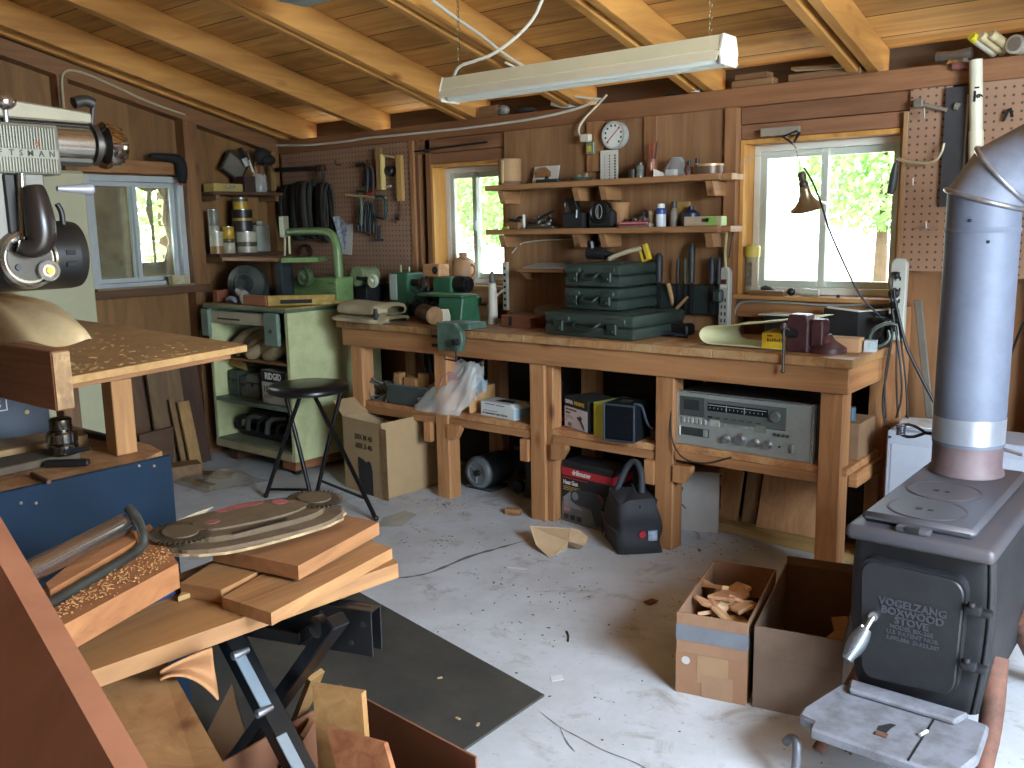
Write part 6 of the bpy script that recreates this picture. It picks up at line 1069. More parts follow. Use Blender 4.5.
# on the cabinet top: grinder, yellow level, scroll saw, motor
tz = CHh+.0005
t = thing('dust_hood', 'dark ribbed dust hood machine at the left of the scroll saw', 'grinder', (-4.93, 3.42, tz)); DH = plain('#303431', .6, .1, .3, 8)
MB().box((-.09, -.06, 0), (.12, .12, .10), .012).build('base', DH, t); q = MB().set(M.Translation((.02, .03, .112)) @ M.Rotation(R(38), 4, 'Z') @ M.Scale(1.1, 4))
q.lathe([(.0, -.10), (.06, -.10), (.105, -.06), (.112, 0), (.105, .04), (.0, .05)], 24, 'y').build('hood', plain('#3f443c', .6, .1, .3, 8), t, smooth=40)
MB().set(M.Translation((.02, .03, .112)) @ M.Rotation(R(38), 4, 'Z') @ M.Scale(1.1, 4)).lathe([(.045, -.11), (.055, -.10), (.035, -.13), (.03, -.16), (.0, -.16)], 18, 'y').build('hub', DH, t, smooth=40); fm = MB()
for k in range(6): a = pi*k/5; fm.set(M.Translation((.02, .03, .112)) @ M.Rotation(R(38), 4, 'Z') @ M.Scale(1.1, 4)).beam((.11*cos(a), -.05, .11*sin(a)), (.04*cos(a), -.105, .04*sin(a)), .008, .006)
fm.build('rib', DARKIRON, t)
lone('grey_sleeve', MB().cyl((-4.80, 3.30, tz+.07), (-4.70, 3.26, tz+.055), .03, .03, 16), plain('#77716a', .5, .2, .2, 8), 'grey metal sleeve sticking out before the dust hood', 'sleeve', smooth=40)
lone('red_block', MB().box((-5.03, 3.26, tz), (-4.98, 3.36, tz+.075), .003), wood('#9a553a', '#743a26', 'z', knots=False), 'small red-brown block at the left end of the cabinet top', 'wood block')
lone('blue_wrap', MB().tube([(-4.88, 3.27, tz+.02), (-4.82, 3.25, tz+.03), (-4.76, 3.25, tz+.02)], .018, 8, smooth=1), plain('#39415c', .6, 0, .7, 30, c2='#9aa0ae'), 'blue and white wrapped scrap before the dust hood', 'scrap', smooth=60)
t = thing('spirit_level', 'yellow wooden level lying along the cabinet top front edge', 'level', (-4.45, 3.35, tz)); MB().beam((-4.66, 3.24, tz+.032), (-4.44, 3.24, tz+.032), .035, .06, bev=.003).build('red_end', wood('#a9673c', '#844a28', 'x', knots=False), t, world=True); YL = wood('#b3963a', '#8e7427', 'x', knots=False)
MB().beam((-4.44, 3.24, tz+.032), (-4.17, 3.52, tz+.032), .03, .06, bev=.003).build('body', YL, t, world=True); MB().beam((-4.38, 3.285, tz+.025), (-4.26, 3.42, tz+.025), .0325, .022, bev=.001).build('slot', BLACKMAT, t, world=True); MB().at((-4.665, 3.235, tz+.035), rz=R(10)).lathe([(.028, .01), (.032, -.004), (.022, -.012), (.0, -.012)], 20, 'y').build('end_cap', plain('#b5b193', .5, 0, .1, 8), t, world=True, smooth=40)
# scroll saw
SG = plain('#748f58', .4, 0, .2, 8, c2='#577443'); SGD = plain('#4c6040', .45, 0, .2, 8)
t = thing('scroll_saw', 'green scroll saw with curved overarm on the cabinet top', 'scroll saw', (-4.45, 3.60, tz)); ys = 3.60
P_ = lambda px, py, y=ys: Yp(px, py, y)
arm = [P_(289, 232), P_(310, 231), P_(325, 231), P_(333, 235), P_(337, 245), P_(338, 262), P_(339, 280)]
MB().tube(arm, lambda q: .022+.006*q, 12, smooth=2).build('overarm', SG, t, world=True, smooth=60)
MB().box(P_(284, 236)+V((-.02, -.02, -.01)), P_(284, 216)+V((.02, .02, 0)), .004).build('blade_head', plain('#9b9a82', .4, .4, .2, 10), t, world=True); MB().cyl(P_(285, 236), P_(285, 258), .007).cyl(P_(289, 236), P_(290, 254), .007).build('plunger', plain('#b3b58c', .35, .5, .2, 10), t, world=True)
a, bb = P_(252, 258, 3.5), P_(320, 258, 3.6); tz2 = P_(285, 256).z
MB().prism([(-5.03, 3.345), (P_(286, 260, 3.40).x, 3.33), (P_(288, 256, 3.6).x, 3.70), (-5.03, 3.70)], tz2-.022, tz2, 'xy', .002).build('wood_table', wood('#a97a4e', '#7d5733', 'x', knots=False), t, world=True)
MB().prism([(P_(286, 260, 3.40).x+.002, 3.36), (P_(318, 262, 3.5).x, 3.50), (P_(320, 259, 3.6).x, 3.66), (P_(288, 256, 3.6).x+.002, 3.72)], tz2-.03, tz2-.001, 'xy', .002).build('table', SG, t, world=True)
c_ = P_(286, 280, 3.52); MB().box((c_.x-.04, 3.47, tz+.02), (c_.x+.03, 3.56, tz2-.03), .006).build('pedestal', plain('#2b3335', .5, .2, .3, 8), t, world=True)
bx0, bx1 = P_(300, 280).x, P_(343, 280).x; mb = MB().box((bx0, 3.55, tz+.01), (bx1, 3.68, tz+.155), .006)
for k in range(3): mb.box((bx0+.01, 3.543, tz+.04+.04*k), (bx1-.01, 3.552, tz+.055+.04*k), .002)
mb.build('base', SG, t, world=True); w_ = P_(304, 277, 3.50); MB().at(tuple(w_)).lathe([(.055, .03), (.062, .02), (.062, 0), (.05, -.008), (.04, .0), (.018, -.004), (.016, -.016), (.001, -.016)], 28, 'y').build('wheel', SGD, t, world=True, smooth=40); MB().box((bx0-.02, 3.54, tz), (bx1+.0, 3.72, tz+.012), .002).build('foot_plate', SGD, t, world=True)
t = thing('grinder_motor', 'pale green motor with white round pulley behind the scroll saw', 'motor', (-3.98, 3.80, tz)); c_ = Yp(364, 276, 3.75); MB().cyl(c_+V((0, -.06, 0)), c_+V((.0, .08, 0)), .058, .058, 20).build('body', plain('#8a9a72', .45, .2, .25, 10), t, world=True, smooth=40)
c2_ = Yp(372, 281, 3.66); MB().at(tuple(c2_)).lathe([(.036, .02), (.04, .01), (.04, 0), (.03, -.004), (.014, .004), (.012, -.014), (.001, -.014)], 24, 'y').build('pulley', plain('#c3cdb0', .4, .1, .1, 8), t, world=True, smooth=40); MB().cyl(c2_+V((0, .02, 0)), c_+V((.01, -.06, -.01)), .012).build('shaft', DARKIRON, t, world=True)
MB().box((c_.x-.05, 3.72, tz), (c_.x+.05, 3.86, c_.z-.05), .004).build('foot', DARKIRON, t, world=True); MB().cyl(Yp(345, 274, 3.72), Yp(360, 272, 3.72), .006).build('rod', plain('#a5a88a', .4, .3, .1, 8), t, world=True)
lone('dark_plank', MB().box((-4.2, 3.89, tz), (-3.95, 3.93, tz+.10), .003), plain('#2c2a26', .7, 0, .2, 8), 'dark board standing against the pegboard behind the motor', 'board')
lone('narrow_lath', MB().beam((-4.225, 3.45, 1.012), (-4.08, 3.62, 1.012), .02, .02), wood('#b9a24a', '#927c2f', 'x', knots=False), 'short yellowish lath lying right of the level', 'lath')
# corner shelves on the left wall
def cshelf(name, lb, z, y0, y1):
    t = thing(name, lb, 'shelf', (-5.12, (y0+y1)/2, z)); MB().box((-5.285, y0, z-.022), (-5.06, y1, z), .002).build('board', wood('#5d3f28', '#412a19', 'y'), t, world=True); 
    for y in (y0+.03, y1-.06): MB().box((-5.285, y, z-.055), (-5.10, y+.03, z-.0225), .002).build('cleat', wood('#8b6740', '#66492b', 'x'), t, world=True)
    return t
C1, C2 = 1.685, 1.298
cshelf('corner_shelf', 'upper dark board shelf in the left back corner', C1, 3.352, 3.895); cshelf('corner_shelf', 'lower board shelf holding cans in the left back corner', C2, 3.352, 3.895)
def XW(px, py, x=-5.12): return Xp(px, py, x)
def can(label, px0, px1, top_, base, x, bands, lidm=None):
    a, bb = XW(px0, 200, x), XW(px1, 200, x); yc, r_ = (a.y+bb.y)/2, abs(bb.y-a.y)/2*.93; zt = XW((px0+px1)/2, top_, x-.0).z
    t = thing('paint_can', label, 'can', (x, yc, base), group='cans on the corner shelf'); h = zt-base
    for (f0, f1, cl, nm) in bands: MB().lathe([(r_*.98, h*f0), (r_, h*f0+.001), (r_, h*f1-.001), (r_*.98, h*f1)], 22).build(nm, plain(cl, .4, .1, .2, 30) if isinstance(cl, str) else cl, t, smooth=40)
    MB().lathe([(0, h), (r_*.9, h), (r_*.96, h+.003), (r_*.96, h-.004), (0, h-.004)], 22).build('lid', lidm or STEEL, t, smooth=40); return h, yc, r_
WL, DKL = '#aaa690', '#2b2a26'
can('white and black can standing leftmost on the corner shelf top row', 207, 217, 210, C2+.11, -5.10, [(0, .4, '#9d9c88', 'label'), (.4, 1, '#77776a', 'label')]); can('pale can at the left bottom of the corner shelf', 207, 220, 232, C2+.001, -5.10, [(0, .35, '#8a6a3c', 'label'), (.35, 1, WL, 'label')])
can('small yellow-topped can second on the corner shelf', 220, 231.5, 227, C2+.001, -5.07, [(0, .4, WL, 'label'), (.4, .55, '#4c4030', 'label'), (.55, 1, '#b3902c', 'label')])
can('wide cream can at the bottom of the stack of three cans', 234, 253, 232, C2+.001, -5.11, [(0, .3, '#a8a48f', 'label'), (.3, .52, '#5a5142', 'band'), (.52, 1, '#b4b09b', 'label')]); zc = XW(243, 232, -5.11).z+.004
can('black and gold can in the middle of the stack of three', 231.5, 250, 210, zc, -5.11, [(0, .5, '#34302a', 'label'), (.5, .62, '#a08a44', 'band'), (.62, 1, '#262420', 'label')]); zc2 = XW(243, 210, -5.11).z+.004
can('yellow and black can at the top of the stack of three', 233, 247, 198.5, zc2, -5.11, [(0, .7, '#b2912e', 'label'), (.7, 1, '#4a4638', 'label')])
t = thing('white_jug', 'square grey-white plastic bottle right of the stacked cans', 'bottle', (-5.12, XW(260.5, 240).y, C2+.001)); a, bb = XW(254, 240), XW(267.5, 240); wv = (bb.y-a.y)/2; hh = XW(260, 225).z-C2; MB().box((-.04, -wv, 0), (.04, wv, hh), .012, 2).build('body', plain('#8e9284', .5, 0, .1, 8), t, smooth=40); MB().cyl((0, -.0, hh), (0, 0, hh+.025), .024, .022, 16).build('cap', plain('#a5a898', .5, 0, .1, 8), t, smooth=40)
# above the upper shelf
t = thing('pale_box', 'yellowish box with dots at the left of the upper corner shelf', 'box', (-5.12, XW(223, 188).y, C1)); a, bb = XW(209, 186), XW(238, 186); MB().box((-.06, a.y-t.location.y, 0), (.05, bb.y-t.location.y, .05), .002).build('carton', plain('#a4904e', .7, 0, .2, 8), t); MB().box((.0505, -.02, .014), (.0515, .06, .038)).build('label', plain('#8f8c78', .6, 0, .6, 40), t)
lone('dark_box', MB().box((-5.2, XW(240, 180).y, C1), (-5.07, XW(251, 180).y, C1+.10), .003), plain('#3a251c', .6, 0, .25, 8), 'dark red-brown box left of the jar of brushes', 'box')
t = thing('brush_jar', 'clear jar with brushes on the upper corner shelf', 'jar', (-5.11, XW(258, 182).y, C1)); MB().lathe([(0, 0), (.055, 0), (.057, .01), (.057, .09), (.05, .10), (.05, .115), (.047, .115)], 22, cap=False).build('glass', glassy('#b3b7ad', .45, .12), t, smooth=40); MB().lathe([(0, .006), (.05, .006), (.05, .06), (0, .06)], 20).build('contents', plain('#84807a', .6, 0, .5, 40), t, smooth=40)
for k, (dy, h_, cl, lb) in enumerate([(-.03, .19, '#b3a88c', 'pale handle paint brush leaning left in the jar'), (-.01, .16, '#a3624a', 'reddish brush in the middle of the jar'), (.02, .17, '#6b5a48', 'brown brush leaning right in the jar')]): t = thing('paint_brush', lb, 'brush', (-5.11, XW(258, 182).y+dy*.3, C1+.07)); MB().cyl((0, 0, 0), (0, dy*1.6, h_*.6), .006, .005, 8).build('handle', plain(cl, .5, 0, .1, 8), t, smooth=40); MB().beam((0, dy*1.6, h_*.6), (0, dy*2.2, h_), .02, .012).build('bristles', plain('#5a4a3a', .8, 0, .3, 40), t)
a = XW(240, 166); t = thing('framed_sieve', 'grey square framed screen hanging tilted above the corner shelf', 'screen', (-5.185, a.y, a.z)); MB().at((-5.18, a.y, a.z), rx=-R(32)).box((-.008, -.075, -.06), (.008, .075, .06), .004).build('panel', plain('#6a6657', .6, 0, .25, 10), t, world=True); fr_ = MB().at((-5.178, a.y, a.z), rx=-R(32)); 
for q0, q1 in [((-.012, -.085, -.07), (.012, .085, -.058)), ((-.012, -.085, .058), (.012, .085, .07)), ((-.012, -.085, -.058), (.012, -.073, .058)), ((-.012, .073, -.058), (.012, .085, .058))]: fr_.box(q0, q1, .002)
fr_.build('frame', plain('#34342f', .6, 0, .2, 8), t, world=True)
a, bb = XW(239, 148, -5.15), XW(248, 166, -5.13); t = thing('scraper', 'black and white handled scraper hanging over the framed screen', 'scraper', tuple(bb)); MB().beam(a, a.lerp(bb, .55), .035, .02, up=(1, 0, 0)).build('handle', BLACK, t, world=True); MB().beam(a.lerp(bb, .56), bb, .045, .012, up=(1, 0, 0)).build('blade', plain('#b8b9b2', .4, .1, .2, 20), t, world=True)
lone('pale_stick', MB().tube([XW(249, 160, -5.1), XW(253, 172, -5.1)], .006, 8), PAPER, 'thin pale stick rising from the brush jar', 'stick')
lone('black_hood', MB().ball(XW(262, 156, -5.05), .062, 14, 10, (.8, 1.0, .85)).ball(XW(268, 160, -5.02), .045, 14, 10, (.9, 1.2, .8)), plain('#161514', .8, 0, .3, 8), 'black rounded hood hanging at the end of the bar clamp', 'hood', smooth=80)
lone('wall_batten', MB().box((-5.2, 3.86, 1.70), (-5.165, 3.90, 1.86), .002), wood('#9a7b48', '#745a32', 'z', knots=False), 'short upright wood batten at the right end of upper corner shelf', 'batten')
# black glove hanging over the left window header
t = thing('black_sock', 'black glove hanging over the left window with orange tip', 'glove', tuple(Xp(183, 184, -5.17))); MB().tube([Xp(150, 156, -5.15), Xp(165, 157, -5.14), Xp(180, 159, -5.14), Xp(182, 170, -5.15), Xp(182, 183, -5.16)], lambda q: .014+.020*min(1, q*1.6)-.012*max(0, q-.8)*4, 12, smooth=2).build('cloth', plain('#121211', .85, 0, .3, 10), t, world=True, smooth=70); MB().tube([Xp(179, 184, -5.155), Xp(184, 184.5, -5.155)], .007, 8).build('tip', plain('#a8563c', .6, 0, .1, 8), t, world=True, smooth=60)
a = Xp(180, 276, -5.17); lone('sill_box', MB().box((-5.205, a.y-.06, 1.118), (-5.16, a.y+.06, 1.175), .003), plain('#a8a189', .7, 0, .4, 14, c2='#8a8030'), 'small pale carton at the right end of left window sill', 'box')
# pale tall cabinet left of the window
t = thing('tall_cabinet', 'tall pale grey-green cabinet against the left wall', 'cabinet', (-4.95, 2.1, 0)); TW = plain('#a9a788', .45, 0, .08, 3)
ty_ = Xp(96, 290, -4.785).y; MB().box((-5.19, 1.52, .04), (-4.80, ty_, 1.76), .006).build('body', TW, t, world=True); MB().box((-4.799, 1.53, .07), (-4.785, ty_-.005, 1.75), .005).build('door', TW, t, world=True)
for z in (.05,): MB().box((-5.15, 1.56, 0), (-4.83, ty_-.04, .039)).build('plinth', plain('#6b6b5c', .6, 0, .2, 8), t, world=True)
MB().box((-4.784, 1.56, .95), (-4.765, 1.58, 1.12), .004).build('handle', STEEL, t, world=True)
# boards leaning under the left window
def lean(label, px0, px1, top, bot, xw, th, mat, cat='board', name='leaning_board'):
    a, bb = Xp(px0, (top+bot)/2, xw), Xp(px1, (top+bot)/2, xw); zt = Xp((px0+px1)/2, top, xw-.06).z
    return lone(name, MB().plate([(xw+.04, a.y, .002), (xw+.04, bb.y, .002), (xw-.06, bb.y, zt), (xw-.06, a.y, zt)], th), mat, label, cat)
lean('wide dark brown board leaning at the left under the window', 128, 160, 375, 460, -5.08, .018, wood('#6b4c30', '#4d3520', 'z', knots=False)); lean('wide grey-brown board leaning behind the half-round board', 152, 185, 345, 450, -5.02, .018, wood('#7c6244', '#5d4830', 'z', knots=False)); lean('dark upright board right of the grey-brown board', 185, 204, 345, 470, -5.06, .03, wood('#4f3320', '#382314', 'z', knots=False))
lean('light wood strip standing second under the left window', 186, 197, 400, 465, -4.90, .02, wood('#a8834e', '#826237', 'z', knots=False)); lean('thin wood strip leaning left of the light strip', 177, 182, 398, 462, -4.93, .014, wood('#8c6a40', '#674b2a', 'z', knots=False))
a = Xp(160, 445, -4.85); t = lone('round_board', MB().set(M(((0, 0, 1, -4.86), (1, 0, 0, a.y), (0, 1, 0, 0), (0, 0, 0, 1)))).prism([(-.125, .30), (.09, .31)]+[(.09-.02+.0-.0+.105*0+(.1)*cos(q)-.09, .16+.14*sin(q)) for q in [0+(-pi)*k/14 for k in range(15)]], 0, .018, 'xy', .002), wood('#5f432b', '#432d1b', 'y', knots=False), 'half-round dark board with curved lower edge standing under the window', 'board')
lone('low_scrap', MB().at((-4.75, 2.92, 0), rz=.5).box((-.16, -.05, 0), (.2, .05, .02), .003), wood('#8d6c44', '#69502f', 'x'), 'flat wood strip on the floor before the leaning boards', 'wood strip'); lone('low_scrap', MB().at((-4.8, 2.80, 0), rz=1.2).box((-.08, -.06, 0), (.12, .06, .09), .003), wood('#85643d', '#62472a', 'x'), 'short wood block on floor under the leaning boards', 'wood block')
a = Zp(172, 470); lone('pale_disc', MB().at((a.x, a.y, 0)).lathe([(0, 0), (.085, 0), (.09, .02), (.07, .035), (0, .04)], 24), plain('#8b8672', .7, 0, .15, 8), 'round pale grey lid on the floor beyond the blue panel', 'lid', smooth=40)
lone('clear_sheet', MB().grid(lambda u, v: (-4.62+.42*(u-.5)+.1*v, 2.90+.36*(v-.5), .004+.09*abs(sin(5*u+3*v))*(1-abs(2*u-1))*(1-abs(2*v-1))**.5), 22, 16), glassy('#a59c88', .4, .2), 'crumpled clear plastic sheet on floor before the cabinet', 'plastic sheet', smooth=80)
lone('floor_lath', MB().beam((-4.85, 2.80, .012), (-4.45, 2.80, .012), .05, .02), wood('#7d6140', '#5c462c', 'x'), 'flat lath on the floor by the clear plastic sheet', 'lath')
# stool
t = thing('folding_stool', 'black round folding stool with crossed tube legs', 'stool', (-3.76, 2.98, 0)); zc = .60; c_ = (Zp(266, 390, zc)+Zp(350, 386, zc))/2
MB().at((c_.x, c_.y, zc)).lathe([(0, -.022), (.19, -.022), (.215, -.012), (.218, .004), (.205, .02), (.15, .03), (0, .034)], 40).build('seat', plain('#17171a', .3, 0, .2, 8), t, world=True, smooth=50)
LEG = plain('#0f1011', .3, .2, .2, 8)
tops = [Zp(300, 397, zc-.025), Zp(315, 397, zc-.025), Zp(285, 393, zc-.025), Zp(341, 392, zc-.025)]; feet = [Zp(266, 496, .01), Zp(376, 519, .01), Zp(311, 497, .01), Zp(316, 497, .01)]
for a, bb in zip(tops, feet): MB().tube([a, a.lerp(bb, .5)+V((0, 0, .01)), bb], .0115, 10, smooth=1).build('leg', LEG, t, world=True, smooth=60)
for i, j, f in ((0, 2, .93), (1, 3, .84)): MB().tube([tops[i].lerp(feet[i], f), tops[j].lerp(feet[j], f)], .008, 8).build('crossbar', LEG, t, world=True, smooth=60)
for f in feet: MB().ball(f+V((0, 0, .004)), .015, 10, 8).build('foot_cap', BLACK, t, world=True, smooth=60)
# large carton beside the bench
t = thing('large_carton', 'large open cardboard box on the floor at the bench left end', 'box', (-3.72, 3.42, 0)); KB = plain('#a98d66', .85, 0, .12, 5); A_, B_, C_ = V((-3.86, 3.265, 0)), V((-3.491, 3.215, 0)), V((-3.46, 3.62, 0)); D_ = A_+(C_-B_); Hk = .41
def wallp(mb, p, q, h, th=.005): mb.plate([p, q, q+V((0, 0, h)), p+V((0, 0, h))], th)
mb = MB(); wallp(mb, A_, B_, Hk); wallp(mb, B_, C_, Hk+.01); wallp(mb, C_, D_, Hk); wallp(mb, D_, A_, Hk); mb.plate([A_+V((0, 0, .003)), B_+V((0, 0, .003)), C_+V((0, 0, .003)), D_+V((0, 0, .003))], .003); mb.build('walls', KB, t, world=True)
MB().plate([D_+V((0, 0, Hk)), A_+V((0, 0, Hk)), A_+V((-.10, .02, Hk+.07)), D_+V((-.10, 0, Hk+.07))], .004).build('flap', KB, t, world=True); MB().plate([C_+V((0, 0, Hk)), D_+V((0, 0, Hk)), D_+V((0, -.02, Hk-.12)), C_+V((-.0, -.02, Hk-.12))], .004).build('flap', KB, t, world=True)
d_ = (B_-A_).normalized(); n_ = V((d_.y, -d_.x, 0)); fo_ = A_+n_*.002
for k, tx in enumerate(['20X M 40', '60X 3 40']): MB().text(tx, .042, face_m(fo_+d_*.20+V((0, 0, .315-.05*k)), d_, (0, 0, 1)), .0005, bold=.0006).build('stencil', plain('#4c3d2a', .8, 0, .2, 20), t, world=True)
mm = face_m(fo_+d_*.145+V((0, 0, .002)), d_, (0, 0, 1)); MB().set(mm).prism([(0, 0), (.13, 0), (.13, .14), (.115, .185), (.09, .19), (.08, .175), (.05, .19), (.0, .20)], 0, .002).build('dark_patch', plain('#2e2c2a', .7, 0, .2, 8), t, world=True); e_ = (C_-B_).normalized(); mm = face_m(B_+V((.006, 0, 0)), e_, (0, 0, 1)); MB().set(face_m(fo_+d_*.36+V((0, 0, .002)), d_, (0, 0, 1))).box((0, 0, 0), (.055, .39, .001)).build('corner_strip', plain('#8d6f48', .85, 0, .3, 30), t, world=True)
mm = face_m(B_+V((.004, .003, 0)), e_, (0, 0, 1)); mb = MB().set(mm); 
for (q0, q1) in [((.33, .22, 0), (.36, .224, .002)), ((.33, .26, 0), (.36, .264, .002)), ((.33, .22, 0), (.334, .264, .002)), ((.356, .22, 0), (.36, .264, .002))]: mb.box(q0, q1)
mb.build('printed_mark', plain('#6a5338', .8, 0, .2, 20), t, world=True)
# ================================================================== STOVE
IRN = plain('#2b2c2f', .55, .35, .3, 14, c2='#1f2022', bump=.15); IRT = plain('#484a51', .5, .3, .35, 5, c2='#524d50', bump=.1); RUST = plain('#6f4a3b', .8, .1, .35, 14, c2='#4f362d', bump=.3); ASH = plain('#7a7c84', .75, .1, .25, 14, c2='#5f5f62', bump=.2)
sx0, sx1, sy0, sy1, stz = -.765, -.405, 2.33, 3.10, .645
t = thing('wood_stove', 'black cast iron box wood stove with embossed door', 'stove', (-.585, 2.72, 0))
def bod(u, v):
    a = 2*pi*u; k = .13; cx = math.copysign(abs(cos(a))**k, cos(a)); cy = math.copysign(abs(sin(a))**k, sin(a)); z = .19+(stz-.02-.19)*v
    bul = .80+.20*sin(pi*(.12+.62*v))
    hx, hy = (sx1-sx0)/2-.001, (sy1-sy0)/2-.045
    return ((sx0+sx1)/2+hx*cx*bul, (sy0+sy1)/2+hy*cy*(.95+.05*bul), z)
MB().grid(bod, 72, 14, closed_u=True).build('body', IRN, t, world=True, smooth=50)
MB().prism([(bod(i/40, 0)[0], bod(i/40, 0)[1]) for i in range(40)], .185, .195).build('bottom', IRN, t, world=True)
for u_ in (.845, .865, .89): MB().tube([V(bod(u_, v/10))+V((.002, -.002, 0)) for v in range(11)], .006, 8).build('corner_rib', IRN, t, world=True, smooth=60)
MB().box((sx0, sy0, stz-.042), (sx1, sy1, stz), .018, 3).build('top_rim', IRT, t, world=True, smooth=40)
MB().prism([(sx0+.028, sy0+.045), (sx1-.055, sy0+.045), (sx1-.055, sy1-.05), (sx0+.028, sy1-.05)], stz+.0005, stz+.028, 'xy', .011).build('top_plate', IRT, t, world=True, smooth=40)
tp = stz+.0285
for px, py, r_ in ((927, 509, .098), (944, 491, .098)):
    c_ = Zp(px, py, tp); g = MB().at((c_.x, c_.y, tp)); g.lathe([(r_, 0), (r_, .002), (r_-.004, .0015), (r_-.004, 0)], 40, cap=False); g.lathe([(0, .0005), (r_-.006, .0012), (r_-.006, 0)], 40); g.build('cook_lid', IRT, t, world=True, smooth=30)
    MB().at((c_.x, c_.y-.01, tp+.0013)).box((-.025, -.008, 0), (-.010, .008, .0008)).box((.005, -.006, 0), (.018, .006, .0008)).build('lifter_slot', BLACKMAT, t, world=True)
c_ = Zp(916, 527, stz+.012); MB().box((c_.x-.045, sy0+.012, stz-.002), (c_.x+.04, sy0+.05, stz+.016), .008, 2).build('top_lug', IRT, t, world=True, smooth=40); MB().box((c_.x-.022, sy0+.0105, stz+.002), (c_.x+.018, sy0+.03, stz+.017), .003).build('lug_slot', DARKIRON, t, world=True)
# door
dy = 2.352
def DP(px, py, y=dy-.014): return Yp(px, py, y)
c00, c10, c11, c01 = DP(860, 676), DP(956, 698), DP(968, 581), DP(860, 556)
def q2(u, v): return (c00*(1-u)*(1-v)+c10*u*(1-v)+c11*u*v+c01*(1-u)*v)
poly = []
for (u, v, a0) in [(1, 1, 0), (0, 1, 90), (0, 0, 180), (1, 0, 270)]:
    for k in range(7):
        a = R(a0+15*k); r_ = .13; cu, cv = (1-r_ if u else r_), (1-r_ if v else r_); p = q2(cu+r_*cos(a), cv+r_*sin(a)); poly.append((p.x, p.z))
MB().prism(poly, dy-.014, 2.40, 'xz').build('door_frame_lip', IRN, t, world=True); cxp = sum(p[0] for p in poly)/len(poly); czp = sum(p[1] for p in poly)/len(poly)
MB().prism([(cxp+(p[0]-cxp)*.97, czp+(p[1]-czp)*.97) for p in poly], dy-.022, dy-.0145, 'xz', .004).build('door', plain('#292a2d', .5, .3, .25, 16, bump=.1), t, world=True, smooth=30)
for k, (tx, px, py, sz_, bd) in enumerate([('VOGELZANG', 912, 607.5, .027, .0010), ('BOXWOOD', 912, 616, .027, .0010), ('STOVE', 911, 624, .027, .0010), ('MODEL BX-26E', 911, 631, .0155, .0004), ('U.S. PATENT NOS.', 912, 637, .0155, .0004), ('5,095,886  D-323,307', 912, 643, .0145, .0004)]):
    p = Yp(px, py, dy-.0225); MB().text(tx, sz_, face_m(p, (1, 0, 0), (0, 0, 1)), .0022 if sz_ > .02 else .001, bold=bd, sx=1.02).build('lettering', plain('#4a4c52', .4, .4, .2, 16), t, world=True)  # letters coloured lighter than the door, a painted highlight on the relief
for py in (608, 663):
    p = DP(967 if py == 608 else 962, py, dy-.02); MB().box(p+V((-.004, -.014, -.012)), p+V((.034, .012, .012)), .006, 2).cyl(p+V((.012, -.012, .012)), p+V((.012, -.012, .022)), .009, .008, 12).build('hinge', IRN, t, world=True, smooth=40)
    MB().box(p+V((.022, .0, -.02)), p+V((.056, .03, .0)), .008, 2).build('hinge_lug', IRN, t, world=True, smooth=40)
h0, h1 = Yp(873, 617, 2.315), Yp(847, 659, 2.235); hd_ = (h1-h0).normalized()
MB().cyl(Yp(874, 615, 2.335), Yp(873, 617, 2.31), .012, .012, 14).cyl(h0, h0.lerp(h1, .3), .0075, .0075, 12).build('door_handle_shaft', STEEL, t, world=True, smooth=40)
sp = []; a_ = hd_.orthogonal().normalized(); b_ = hd_.cross(a_); s0 = h0.lerp(h1, .28)
for k in range(18*10+1):
    q = k/180; r_ = .0125+.0085*sin(pi*min(1, q*1.1)); an = 2*pi*k/10; sp.append(s0.lerp(h1, q)+(a_*cos(an)+b_*sin(an))*r_)
MB().tube(sp, .0034, 6).build('spring_handle', plain('#8d9298', .38, .8, .2, 10), t, world=True, smooth=60)
# hearth plate
hz = .185; hp_ = [Zp(812, 687, hz), Zp(803, 712, hz), Zp(825, 728, hz), Zp(932, 768, hz), Zp(950, 772, hz), Zp(992, 745, hz), Zp(997, 705, hz)]
hx0, hx1 = -.80, -.395
MB().prism([(hx0+.04, 2.35), (hx0+.005, 2.17), (hx0+.01, 2.125), (hx0+.05, 2.115), (hx0+.055, 2.08), (-.505, 2.075), (hx1-.06, 2.075), (hx1-.01, 2.11), (hx1+.01, 2.2), (hx1-.0, 2.36), (-.47, 2.37), (-.71, 2.37)], hz-.03, hz, 'xy', .006).build('hearth', ASH, t, world=True, smooth=30)
MB().prism([(-.725, 2.30), (-.46, 2.30), (-.44, 2.36), (-.74, 2.36)], hz+.0005, hz+.018, 'xy', .006).build('hearth_lip', ASH, t, world=True, smooth=30)
MB().box((-.512, 2.08, hz-.02), (-.508, 2.30, hz+.002)).build('ash_lid_seam', IRN, t, world=True); p = Zp(884, 728, hz); MB().prism([(p.x-.012, p.y-.02), (p.x+.012, p.y-.02), (p.x+.014, p.y+.005), (p.x+.02, p.y+.03), (p.x+.008, p.y+.03), (p.x-.014, p.y+.0)], hz+.0002, hz+.0012).build('damper_slot', BLACKMAT, t, world=True)
p = Zp(883, 735, hz); MB().box((p.x-.016, p.y-.012, hz+.0012), (p.x+.012, p.y+.004, hz+.006), .001).build('damper_tab', RUST, t, world=True)
